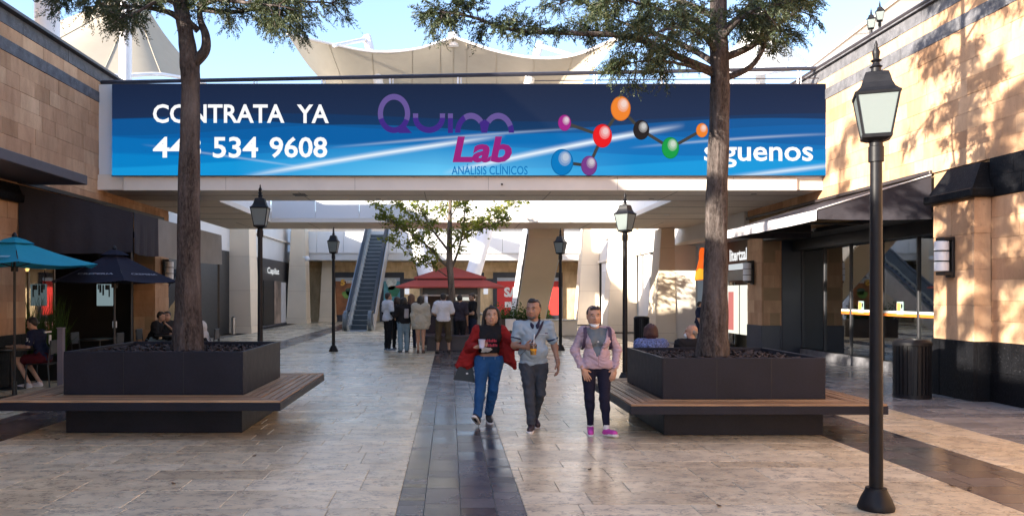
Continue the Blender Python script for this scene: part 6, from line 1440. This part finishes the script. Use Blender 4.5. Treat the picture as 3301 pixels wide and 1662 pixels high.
def hair_bob(c, L=.12, w=.095):
    P, Rm, s = c['HP'], c['Rm'], c['s']; E = lambda p, r: el(P(*p), V3(*r) * s, Rm.T)
    r = [E((0, .03, .055), (w - .002, .095, .082)), E((0, .055, -.02), (w, .065, .1)), E((0, -.045, .10), (.062, .04, .02))]
    for sx in (-1, 1): r += [rc(P(sx * .085, .02, .05), P(sx * (w + .004), .035, -L), .026 * s, .024 * s), rc(P(sx * .06, .06, .02), P(sx * .07, .06, -L), .03 * s, .03 * s), rc(P(sx * .07, -.03, .075), P(sx * .092, .0, -.02), .018 * s, .016 * s)]
    return r
def hair_long(c, L=.34):
    P, Rm, s = c['HP'], c['Rm'], c['s']; E = lambda p, r: el(P(*p), V3(*r) * s, Rm.T)
    return hair_bob(c, .1, .085) + [rc(P(0, .07, .0), P(0, .095, -L), .07 * s, .055 * s), rc(P(-.05, .06, 0), P(-.06, .08, -L * .95), .04 * s, .035 * s), rc(P(.05, .06, 0), P(.06, .08, -L * .9), .04 * s, .035 * s)]
def hair_tied(c):
    P, Rm, s = c['HP'], c['Rm'], c['s']; E = lambda p, r: el(P(*p), V3(*r) * s, Rm.T); return [E((0, .022, .056), (.083, .092, .07)), E((0, .06, .01), (.076, .055, .075)), E((0, -.045, .088), (.062, .038, .026)), E((0, .12, .03), (.04, .035, .04)), E((-.075, .015, .035), (.013, .045, .045)), E((.075, .015, .035), (.013, .045, .045))]

# --- woman in the red jacket
LW1 = (GX(1576, 10.93), 10.93, 0)
J1 = dict(pelvis=(0, 0, .87), belly=(.0, -.01, .99), chest=(.005, -.005, 1.14), neck=(.015, 0, 1.30), head=(.035, -.02, 1.432), sha=(-.155, .01, 1.245), ela=(-.265, -.02, 1.02), wra=(-.165, -.20, 1.035), shb=(.165, .01, 1.245), elb=(.36, .0, 1.04), wrb=(.44, -.18, 1.06),
          hipa=(-.09, 0, .83), kna=(-.118, -.15, .475), ana=(-.16, -.27, .125), hipb=(.088, 0, .83), knb=(.055, .0, .46), anb=(.005, .17, .11), toea=(-.205, -.43, .165), toeb=(.02, .01, .035))
m_redj = cloth('red_jacket', (.22, .012, .012), .6); m_blackt = cloth('black_top', (.012, .011, .013), .4); m_jeans = cloth('blue_jeans', (.018, .075, .20), .5, .22); m_canv = M('black_canvas_shoe', (.018, .017, .018), .7)
def ex1(c):
    e, j = c['e'], c['j']
    # printed lines on the top
    for r_, (z, n, w) in enumerate(((1.115, 7, .15), (1.055, 8, .17))):
        for k in range(n):
            x = .02 - w / 2 + (k + .5) * w / n; yy = -.118 - .065 * (1 - ((x - .005) / .16) ** 2 * .9) + (0 if r_ == 0 else .008); MB().cbox(x - .0075, x + .0075, yy - .004, yy + .004, z - .019, z + .019 - .01 * ((k * 5 + r_) % 3 == 0), .002).build('shirt_print', m_redprint, e)
    MB().tube([(-.085, -.108, .90), (0, -.128, .893), (.085, -.108, .90)], .0045, 6).build('waist_seam', M('jeans_seam', (.03, .09, .2), .8), e)
    for x in (-.07, .075): MB().cbox(x - .006, x + .006, -.122, -.112, .865, .908, .002).build('belt_loop', M('belt_loop', (.10, .17, .28), .8), e)
m_redprint = M('shirt_print_red', (.40, .03, .05), .7)
h1 = hand((-.165, -.205, 1.035), (.85, -.45, .10), (.25, .35, .9), .55, -1); h1b = hand((.44, -.185, 1.06), (.55, -.8, .05), (0, 0, -1), .5, 1)
flapR = [rc((-.17, .06, 1.15), (-.28, .06, .80), .075, .085, None), rc((-.30, .05, .98), (-.40, .06, .77), .05, .05), rc((-.24, .09, .95), (-.34, .08, .76), .05, .05), rc((-.08, .10, 1.1), (-.18, .11, .82), .06, .06)]
flapL = [rc((.18, .06, 1.15), (.26, .07, .86), .07, .07), rc((.28, .05, .98), (.345, .05, .74), .055, .03), rc((.22, .09, 1.0), (.32, .08, .80), .05, .045), rc((.1, .10, 1.1), (.2, .11, .86), .06, .06)]
person('woman in red open jacket, black crop top and blue jeans holding a cup', LW1, 0, 1.58, J1, g=.95, bust=.95, hipw=1.13, skin='tan', hair=lambda c: hair_bob(c, .13, .106), hairc='black', res=.0105, hands=[h1, h1b], tilt=-.08, belly=1.08, headscale=1.13,
       top=[dict(name='crop_top', mat=m_blackt, hem=.945, infl=.010, wr=.003, sleeve=.5, low=False, dip=.045), dict(name='jacket', mat=m_redj, hem=.70, infl=.016, si=.016, sleeve=1.82, wide=1.35, low=False, k=.03, add=flapR + flapL, dip=.06,
            clip=lambda X, Y, Z: .03 - np.sqrt(np.maximum(np.abs(X - .015) - (.115 + .02 * np.clip((1.2 - Z) * 3, -1, 2)), 0) ** 2 + np.maximum(Y + .0, 0) ** 2))],
       bottom=dict(name='jeans', mat=m_jeans, waist=.905, infl=.014, len=1.92, flare=1.7), shoes=dict(mat=m_canv), extra=ex1)
def wpt(l, p): return (l[0] + p[0], l[1] + p[1], l[2] + p[2])
e = empty('handbag', wpt(LW1, (-.335, .05, .58)), label='black handbag hanging at the hip of the woman in red', cat='handbag')
MB().hexa([(-.14, -.06, 0.01), (.15, -.06, -.03), (.15, .06, -.03), (-.14, .06, .01), (-.06, -.03, .19), (.12, -.03, .17), (.12, .03, .17), (-.06, .03, .19)]).build('body', M('black_leather', (.006, .006, .007), .42, spec=.3), e); MB().tube([(-.03, -.01, .18), (.0, -.01, .36), (.03, -.02, .45), (.06, -.01, .36), (.08, -.01, .18)], .009, 6).build('strap', m_black, e); MB().cbox(.03, .06, -.062, -.05, .08, .10, .003).build('buckle', m_sole, e)
q = wpt(LW1, (-.105, -.275, 1.055)); e = empty('paper_cup', q, label='white paper cup held by the woman in red', cat='cup'); MB().lathe([(.03, -.03), (.036, .0), (.045, .075), (.05, .08), (.045, .082)], 18).build('cup', M('paper_cup', (.62, .60, .74), .5), e, angle=40); MB().lathe([(.01, .078), (.045, .079)], 16).build('rim', m_white, e)
q = wpt(LW1, (-.055, -.285, 1.015)); e = empty('napkin', q, label='folded white napkins below the paper cup', cat='napkin'); grid_surface('paper', [[(-.06 + .12 * u + .03 * v, -.05 + .1 * v, .012 * math.sin(5 * u + 2 * v) - .05 * v + .03 * u) for u in np.linspace(0, 1, 7)] for v in np.linspace(0, 1, 7)], m_mask, e); grid_surface('paper', [[(-.05 + .11 * u - .02 * v, -.05 + .1 * v, .012 * math.sin(4 * u - 3 * v) - .03 * v - .01) for u in np.linspace(0, 1, 7)] for v in np.linspace(0, 1, 7)], m_mask, e)

# --- man in the polo shirt
LM = (GX(1722, 10.48), 10.48, 0)
J2 = dict(pelvis=(-.01, 0, .87), belly=(-.01, -.02, 1.0), chest=(-.01, 0, 1.18), neck=(.0, .01, 1.365), head=(-.015, -.02, 1.525), sha=(-.195, .01, 1.315), ela=(-.255, -.02, 1.07), wra=(-.14, -.235, 1.065), shb=(.185, .01, 1.315), elb=(.265, .03, 1.05), wrb=(.295, -.02, .86),
          hipa=(-.095, 0, .84), kna=(-.07, -.08, .46), ana=(-.05, -.14, .095), hipb=(.085, 0, .84), knb=(.075, .03, .46), anb=(.03, .24, .14), toea=(-.085, -.30, .04), toeb=(.06, .12, .035))
m_polo = cloth('pale_blue_polo', (.26, .33, .39), .5, .08); m_navycuff = cloth('navy_trim', (.02, .02, .045), .3); m_char = cloth('charcoal_trousers', (.045, .052, .066), .6)
def ex2(c):
    j, lerp, e = c['j'], c['lerp'], c['e']
    for x in 'ab':
        a = lerp(j['sh' + x], j['el' + x], .60); b = lerp(j['sh' + x], j['el' + x], .67); v, f = sdf_mesh([rc(a, b, .068, .068)], .009, .01, clip=lambda X, Y, Z: -1 + 0 * Z); d = (b - a) / np.linalg.norm(b - a)
        v, f = sdf_mesh([rc(a, b, .0725, .0725)], .009, .01, clip=lambda X, Y, Z: np.maximum(-((X - a[0]) * d[0] + (Y - a[1]) * d[1] + (Z - a[2]) * d[2]), (X - b[0]) * d[0] + (Y - b[1]) * d[1] + (Z - b[2]) * d[2])); np_mesh('sleeve_cuff', v, f, m_navycuff, e, True)
    n = j['neck']; v, f = sdf_mesh([rc(n + V3(-.066, -.012, .012), n + V3(-.034, -.10, -.042), .024, .021), rc(n + V3(.066, -.012, .012), n + V3(.034, -.10, -.042), .024, .021), rc(n + V3(-.034, -.10, -.042), n + V3(-.03, -.115, -.07), .02, .014), rc(n + V3(.034, -.10, -.042), n + V3(.03, -.115, -.07), .02, .014), rc(n + V3(-.055, .035, .02), n + V3(.055, .035, .02), .026, .026)], .009, .02); np_mesh('collar', v, f, m_navycuff, e, True)
    pts = [(.10, -.035, 1.375), (.055, -.125, 1.27), (-.02, -.15, 1.15), (-.10, -.145, 1.04), (-.17, -.08, .96)]
    P = limb_path(pts[0], pts[1:], 4); mbx = MB()
    for a, b in zip(P, P[1:]):
        w_ = Vector((.022, 0, .014)); mbx.hexa([a - w_, a + w_, a + w_ + Vector((0, -.006, 0)), a - w_ + Vector((0, -.006, 0)), b - w_, b + w_, b + w_ + Vector((0, -.006, 0)), b - w_ + Vector((0, -.006, 0))])
    mbx.build('shoulder_strap', M('strap_maroon', (.032, .016, .026), .6), e)
    MB().cbox(.055, .15, -.116, -.108, 1.215, 1.221, .002).build('pocket_edge', M('pocket_edge', (.5, .55, .6), .7), e); MB().cbox(.125, .16, -.112, -.104, 1.222, 1.234, .002).build('pocket_tab', M('pocket_tab', (.05, .015, .05), .6), e)
    HP = c['HP']; Rm = c['Rm']; s = c['s']; E = lambda p, r: el(HP(*p), V3(*r) * s, Rm.T); v, f = sdf_mesh([E((0, -.06, -.095), (.04, .032, .022)), rc(HP(-.055, -.015, -.055), HP(-.03, -.062, -.092), .014 * s, .016 * s), rc(HP(.055, -.015, -.055), HP(.03, -.062, -.092), .014 * s, .016 * s), rc(HP(-.026, -.083, -.05), HP(.026, -.083, -.05), .0075 * s, .0075 * s)], .006, .012); np_mesh('beard', v, f, hair_mat('beard', (.07, .055, .048)), e, True)
    w = j['wrb']; d = (j['wrb'] - j['elb']); d /= np.linalg.norm(d); MB().tube([w - d * .025, w - d * .005], .034, 14).build('wristwatch', M('steel_watch', (.5, .48, .45), .3, metal=.8), e)
h2 = hand((-.14, -.24, 1.065), (.55, -.75, .08), (.75, .5, .1), .62, 1, s=1.1); h2b = hand((.297, -.03, .855), (.05, -.12, -1), (-.9, .1, 0), .45, -1, s=1.12)
person('man in pale blue polo shirt and grey trousers with a shoulder strap', LM, 0, 1.68, J2, g=1.02, skin='brown', hair=hair_short, hairc='black', res=.0105, hands=[h2, h2b], yaw=-.45, belly=1.25, waistw=1.2, headscale=1.10,
       top=[dict(name='polo_shirt', mat=m_polo, hem=.825, infl=.015, wr=.010, sleeve=.66, dip=.035)], bottom=dict(name='trousers', mat=m_char, waist=.85, infl=.010, len=1.98, flare=1.6), shoes=dict(mat=M('maroon_trainer', (.03, .015, .02), .5)), extra=ex2)
q = wpt(LM, (-.045, -.335, 1.05)); e = empty('juice_cup', q, label='clear cup of orange juice in the hand of the man', cat='cup')
MB().lathe([(.034, -.075), (.036, -.07), (.0415, .0)], 18).build('juice', M('orange_juice', (.75, .34, .02), .25), e, angle=40); MB().lathe([(.036, -.078), (.044, .042), (.047, .045)], 18, cap=False).build('cup_wall', m_clear, e, smooth=True); MB().lathe([(.048, .043), (.044, .055), (.03, .062)], 18).build('lid', m_clear, e, smooth=True); MB().tube([(0, 0, -.05), (.012, .0, .18)], .0045, 6).build('straw', m_white, e)

# --- woman in the pink jacket
LW3 = (GX(1922, 10.1), 10.1, 0)
J3 = dict(pelvis=(.0, 0, .85), belly=(0, -.01, .98), chest=(-.0, -.005, 1.15), neck=(-.02, .0, 1.31), head=(-.032, -.03, 1.455), sha=(-.155, .01, 1.26), ela=(-.262, .03, 1.03), wra=(-.185, -.085, .815), shb=(.148, .01, 1.255), elb=(.262, .03, 1.04), wrb=(.215, -.06, .815),
          hipa=(-.095, 0, .81), kna=(-.085, -.02, .45), ana=(-.06, .06, .105), hipb=(.095, 0, .81), knb=(.085, -.09, .45), anb=(.105, -.12, .095), toea=(-.085, -.10, .035), toeb=(.175, -.28, .06))
m_pink = cloth('pink_padded_jacket', (.40, .295, .34), .75, .1); m_grey = cloth('grey_top', (.12, .145, .165), .4); m_legg = cloth('navy_leggings', (.012, .012, .028), .25); m_pinks = M('pink_trainer', (.55, .05, .34), .5)
def ex3(c):
    j, HP, Rm, s, e = c['j'], c['HP'], c['Rm'], c['s'], c['e']; E = lambda p, r: el(HP(*p), V3(*r) * s, Rm.T)
    v, f = sdf_mesh([E((0, -.045, -.105), (.05, .045, .026)), rc(HP(-.05, -.02, -.085), HP(-.0, -.07, -.11), .018 * s, .02 * s), rc(HP(.05, -.02, -.085), HP(.0, -.07, -.11), .018 * s, .02 * s)], .006, .015); np_mesh('face_mask', v, f, m_mask, e, True)
    for sx in (-1, 1): MB().tube([HP(sx * .048, -.035, -.09), HP(sx * .074, -.005, -.06), HP(sx * .078, .015, -.02)], .002, 5).build('mask_loop', m_mask, e)
    for sx in (-1, 1):
        P = limb_path((sx * .125, .05, 1.325), [(sx * .15, -.06, 1.30), (sx * .15, -.10, 1.20), (sx * .165, -.06, 1.09), (sx * .175, .03, 1.04)], 4); mbx = MB()
        for a, b in zip(P, P[1:]): w_ = Vector((.02, 0, .0)); o_ = Vector((0, -.01, .003)); mbx.hexa([a - w_, a + w_, a + w_ + o_, a - w_ + o_, b - w_, b + w_, b + w_ + o_, b - w_ + o_])
        mbx.build('backpack_strap', M('strap_purple', (.04, .025, .06), .7), e)
    MB().tube([(.0, -.158, .845), (.0, -.172, .99)], .004, 6).build('zip', M('zip', (.3, .18, .22), .5), e)
    w = j['wrb']; MB().tube([w + V3(.002, .005, .03), w + V3(0, 0, .012)], .036, 14).build('bracelet', M('maroon_cuff', (.05, .012, .025), .5), e)
    MB().ball((-.01, -.19, 1.15), (.011, .004, .011), 8).build('pendant', m_sole, e)
    for x, a in (('a', j['ana']), ('b', j['anb'])): MB().tube([a + V3(0, 0, -.01), a + V3(0, .0, .045)], .042, 14).build('sock', m_sole, e)
h3 = hand((-.18, -.10, .81), (.42, -.12, -.9), (.15, .98, .0), .22, 1, spread=.12); h3b = hand((.213, -.075, .81), (-.25, -.15, -.9), (-.3, .9, .0), .3, -1, spread=.08)
jadd = [rc((-.10, -.045, .87), (.10, -.045, .87), .085, .085), rc((-.10, .05, .87), (.10, .05, .87), .08, .08)]
person('woman in pink zipped jacket, navy leggings and pink trainers, mask under chin', LW3, 0, 1.58, J3, g=.95, bust=1.0, hipw=1.05, skin='tan', hair=hair_tied, hairc='brown', res=.0105, hands=[h3, h3b], belly=1.2, waistw=1.1, headscale=1.13, tilt=.06,
       top=[dict(name='grey_top', mat=m_grey, hem=.95, infl=.002, k=.02, wr=.002, sleeve=.3, dip=.05), dict(name='jacket', mat=m_pink, hem=.815, infl=.019, si=.012, sleeve=1.97, wide=1.2, add=jadd, dip=.07, k=.028,
            clip=lambda X, Y, Z: .02 - np.sqrt(np.maximum(np.abs(X + .005) - np.clip((Z - .98) * .36, 0, .13), 0) ** 2 + np.maximum(Y + .03, 0) ** 2 + np.maximum(.985 - Z, 0) ** 2))],
       bottom=dict(name='leggings', mat=m_legg, waist=.90, infl=.006, wr=.0025, len=2.0, flare=1.0), shoes=dict(mat=m_pinks), extra=ex3)

# --- queue at the kiosk
def part_local(e, mb, nm, mat): return mb.build(nm, mat, e)
GQ = 'people queueing at the kiosk'
m_wsh = cloth('white_shirt', (.62, .62, .66), .6, .06); m_blk = cloth('black_cloth', (.012, .012, .014), .4); m_lj = cloth('light_jeans', (.16, .24, .30), .5, .12); m_crm = cloth('cream_jacket', (.42, .385, .31), .6, .08); m_olv = cloth('olive_shorts', (.075, .055, .032), .5); m_dk = cloth('dark_purple_shirt', (.035, .03, .042), .5); m_nv = cloth('navy_trousers', (.016, .024, .05), .5); m_brn = cloth('brown_coat', (.06, .035, .028), .5)
BS = dict(mat=m_canv); FR = .018
person('tall man in white shirt over black sleeves at the left of the queue', (GX(1251, 25.1), 25.1, 0), R(120), 1.76, dict(ela=(-.27, .0, 1.16), wra=(-.16, -.13, 1.02), elb=(.25, .02, 1.15), wrb=(.22, -.1, .93)), g=1.1, skin='mid', hair=hair_short, res=FR, group=GQ, top=[dict(name='undershirt', mat=m_blk, hem=.98, infl=.008, sleeve=1.95), dict(name='shirt', mat=m_wsh, hem=.92, infl=.03, sleeve=.7, k=.05)], bottom=dict(name='trousers', mat=m_blk, waist=1.05, infl=.014, len=1.98), shoes=dict(mat=M('blue_trainer', (.12, .16, .22), .6)))
person('person in black standing behind the light jeans in the queue', (GX(1280, 25.7), 25.7, 0), R(160), 1.63, {}, skin='mid', hair=lambda c: hair_bob(c), hairc='brown', res=FR, group=GQ, top=[dict(name='coat', mat=m_blk, hem=.9, infl=.02, sleeve=1.95)], bottom=dict(name='trousers', mat=m_blk, waist=1.0, infl=.012, len=1.98), shoes=BS)
person('person in black jacket and pale jeans in the queue', (GX(1301, 24.2), 24.2, 0), R(200), 1.62, dict(elb=(.25, -.05, 1.1), wrb=(.16, -.22, 1.12)), g=1.06, hipw=1.05, skin='mid', hair=lambda c: hair_bob(c, .1), hairc='black', res=FR, group=GQ, top=[dict(name='jacket', mat=m_blk, hem=.86, infl=.026, sleeve=1.95, k=.05)], bottom=dict(name='jeans', mat=m_lj, waist=1.0, infl=.014, len=1.96, flare=1.8), shoes=BS,
       extra=lambda c: part_local(c['e'], MB().cbox(-.12, .02, .105, .15, 1.02, 1.3, .03), 'grey_hood_panel', M('grey_hood', (.3, .29, .31), .8)))
person('person with long brown hair facing the kiosk counter', (GX(1326, 26.2), 26.2, 0), R(180), 1.72, {}, skin='mid', hair=lambda c: hair_long(c, .3), hairc='lbrown', res=FR, group=GQ, top=[dict(name='coat', mat=m_brn, hem=.75, infl=.03, sleeve=1.95)], bottom=dict(name='trousers', mat=m_nv, waist=1.0, infl=.012, len=1.98), shoes=BS)
person('long-haired woman in cream jacket with bare legs in the queue', (GX(1356, 24.1), 24.1, 0), R(176), 1.66, dict(ana=(-.075, .02, .1), kna=(-.08, 0, .5), knb=(.08, 0, .5), anb=(.075, .02, .1), toea=(-.09, -.12, .03), toeb=(.09, -.12, .03)), g=1.04, skin='tan', hair=lambda c: hair_long(c, .36), hairc='black', res=FR, group=GQ, top=[dict(name='jacket', mat=m_crm, hem=.70, infl=.05, si=.034, sleeve=1.95, k=.06, add=[rc((-.1, 0, .78), (.1, 0, .78), .15, .15)])], shoes=dict(mat=M('tan_sandal', (.10, .05, .03), .6), sole=M('tan_sandal_sole', (.07, .04, .03), .6)))
person('man in white shirt and olive shorts before the kiosk', (GX(1429, 24.1), 24.1, 0), R(184), 1.74, dict(ela=(-.28, .0, 1.17), wra=(-.2, -.2, 1.1), elb=(.29, .0, 1.17), wrb=(.22, -.2, 1.1), hipa=(-.11, 0, .93), hipb=(.11, 0, .93), kna=(-.15, 0, .5), ana=(-.165, .02, .1), knb=(.15, 0, .5), anb=(.165, .02, .1), toea=(-.2, -.13, .03), toeb=(.2, -.13, .03)), g=1.15, skin='tan', hair=hair_short, res=FR, group=GQ, top=[dict(name='shirt', mat=m_wsh, hem=.93, infl=.035, sleeve=.75, k=.05)], bottom=dict(name='shorts', mat=m_olv, waist=1.05, infl=.02, len=1.15, flare=2.2), shoes=dict(mat=M('brown_sandal', (.05, .03, .02), .6), sole=m_black))
person('man in dark checked shirt leaning at the kiosk', (GX(1482, 25.4), 25.4, 0), R(170), 1.70, dict(elb=(.26, -.02, 1.12), wrb=(.2, -.22, 1.1)), g=1.1, skin='mid', hair=hair_short, res=FR, group=GQ, top=[dict(name='shirt', mat=m_dk, hem=.9, infl=.025, sleeve=.9)], bottom=dict(name='trousers', mat=m_blk, waist=1.0, infl=.014, len=1.98), shoes=BS)
person('man in black tee with white chest mark looking at his hands', (GX(1523, 25.9), 25.9, 0), R(-75), 1.74, dict(ela=(-.25, -.06, 1.12), wra=(-.12, -.28, 1.1), elb=(.25, -.06, 1.12), wrb=(.12, -.28, 1.1)), g=1.12, tilt=.3, skin='tan', hair=hair_short, hairc='brown', res=FR, group=GQ, top=[dict(name='tee', mat=m_blk, hem=.92, infl=.022, sleeve=.62)], bottom=dict(name='jeans', mat=m_nv, waist=1.0, infl=.014, len=1.98), shoes=dict(mat=m_sole))

# --- seated people
def seated(sz, lean=0, armf=.3): # sitting pose facing -Y, seat height sz
    return dict(pelvis=(0, 0, sz + .1), belly=(0, -.02 - lean * .3, sz + .23), chest=(0, -.03 - lean * .8, sz + .42), neck=(0, -.04 - lean * 1.2, sz + .58), head=(0, -.07 - lean * 1.5, sz + .715), sha=(-.175, -.03 - lean, sz + .535), ela=(-.23, -.08 - lean, sz + .28), wra=(-.14, -.08 - lean - armf, sz + .30), shb=(.175, -.03 - lean, sz + .535), elb=(.23, -.08 - lean, sz + .28), wrb=(.14, -.08 - lean - armf, sz + .30),
                hipa=(-.1, -.02, sz + .07), kna=(-.13, -.43, sz + .06), ana=(-.13, -.38, .1), hipb=(.1, -.02, sz + .07), knb=(.13, -.43, sz + .06), anb=(.13, -.36, .1), toea=(-.14, -.54, .03), toeb=(.14, -.52, .03))
m_jers = cloth('navy_jersey', (.012, .016, .04), .4); m_rsh = cloth('red_shorts', (.06, .006, .01), .4); m_wsock = M('white_trainer', (.6, .52, .5), .6)
jb = seated(.46, .10, .34); jb['ana'] = V3(-.13, -.15, .1); jb['toea'] = V3(-.13, -.33, .03); jb['anb'] = V3(.13, -.22, .1); jb['toeb'] = V3(.13, -.40, .03)
def exb(c):
    e, j, lerp = c['e'], c['j'], c['lerp']
    for x in 'ab':
        a = lerp(j['sh' + x], j['el' + x], .35); b = lerp(j['sh' + x], j['el' + x], .6); MB().tube([a, b], .072, 14).build('sleeve_band', m_sole, e)
    MB().cbox(-.03, .03, .10, .125, .80, .97, .004).build('jersey_number', m_sole, e); MB().cbox(-.12, .12, .055, .085, 1.01, 1.04, .004).build('jersey_name', m_sole, e)
person('boy in navy jersey with white bands eating at the terrace table', (bx_ + .08, by_, 0), R(-90), 1.62, jb, g=1.0, skin='tan', hair=hair_short, res=.016, tilt=.35, top=[dict(name='jersey', mat=m_jers, hem=.5, infl=.022, sleeve=.62)], bottom=dict(name='shorts', mat=m_rsh, waist=.72, infl=.02, len=.62, flare=1.4), shoes=dict(mat=m_wsock), extra=exb)
GS = 'people seated at the terrace table'
person('dark-clothed person bending over the terrace table left of the trunk', (GX(487, 20.1), 20.1, 0), R(90), 1.65, seated(.46, .12, .3), skin='tan', hair=hair_short, res=FR, tilt=.3, group=GS, top=[dict(name='jacket', mat=m_blk, hem=.5, infl=.022, sleeve=1.9)], bottom=dict(name='trousers', mat=m_lj, waist=.7, infl=.014, len=1.98), shoes=BS)
person('man in dark grey shirt drinking behind the terrace table', (GX(545, 20.65), 20.65, 0), 0, 1.68, {**seated(.46, .05, .25), 'wra': V3(-.05, -.28, .98), 'wrb': V3(.08, -.28, .93)}, skin='tan', hair=hair_short, res=FR, group=GS, top=[dict(name='shirt', mat=cloth('dark_grey_shirt', (.05, .055, .06), .5), hem=.5, infl=.02, sleeve=.7)], bottom=dict(name='trousers', mat=m_blk, waist=.7, infl=.014, len=1.98), shoes=BS)
person('person in white sleeveless top seated right of the left trunk', (GX(664, 20.2), 20.2, 0), R(-80), 1.62, seated(.46, .08, .3), skin='tan', hair=hair_short, res=FR, tilt=.3, group=GS, top=[dict(name='vest', mat=cloth('white_vest', (.6, .56, .52), .5), hem=.5, infl=.016, sleeve=.12)], bottom=dict(name='trousers', mat=m_blk, waist=.7, infl=.014, len=1.98), shoes=BS)
SY = 12.29
person('woman with short auburn hair and blue patterned blouse behind the right planter', (GX(2100, SY), SY, 0), R(180), 1.60, seated(.44, .0, .2), g=1.12, skin='tan', hair=lambda c: hair_bob(c, .06, .092), hairc='red', res=.014, top=[dict(name='blouse', mat=M('blue_pattern_blouse', (.09, .12, .26), .8, var=.9, vs=45, obj=True), hem=.45, infl=.02, sleeve=.7)], bottom=dict(name='trousers', mat=m_nv, waist=.7, infl=.014, len=1.98), shoes=BS)
def exm(c):
    HP, Rm, s = c['HP'], c['Rm'], c['s']; E = lambda p, r: el(HP(*p), V3(*r) * s, Rm.T); v, f = sdf_mesh([E((0, -.065, -.05), (.052, .045, .045)), E((0, -.04, -.085), (.045, .05, .025))], .008, .015); np_mesh('face_mask', v, f, m_mask, c['e'], True)
    for sx in (-1, 1): MB().tube([HP(sx * .05, -.05, -.03), HP(sx * .078, .015, -.005)], .0025, 5).build('mask_loop', m_mask, c['e'])
person('bald man in white face mask seated beside the right trunk', (GX(2232, SY), SY, 0), R(180), 1.58, seated(.44, .0, .2), g=1.08, skin='tan', hair=hair_bald, hairc='grey', res=.014, yaw=R(70), top=[dict(name='jacket', mat=m_blk, hem=.45, infl=.024, sleeve=1.9)], bottom=dict(name='trousers', mat=m_blk, waist=.7, infl=.014, len=1.98), shoes=BS, extra=exm)
person('person in dark navy shirt standing half hidden by the right trunk', (GX(2256, 26.5), 26.5, 0), R(70), 1.48, {}, g=1.15, skin='tan', hair=hair_short, res=FR, top=[dict(name='shirt', mat=m_jers, hem=.8, infl=.025, sleeve=.8)], bottom=dict(name='trousers', mat=m_nv, waist=.95, infl=.014, len=1.98), shoes=BS)
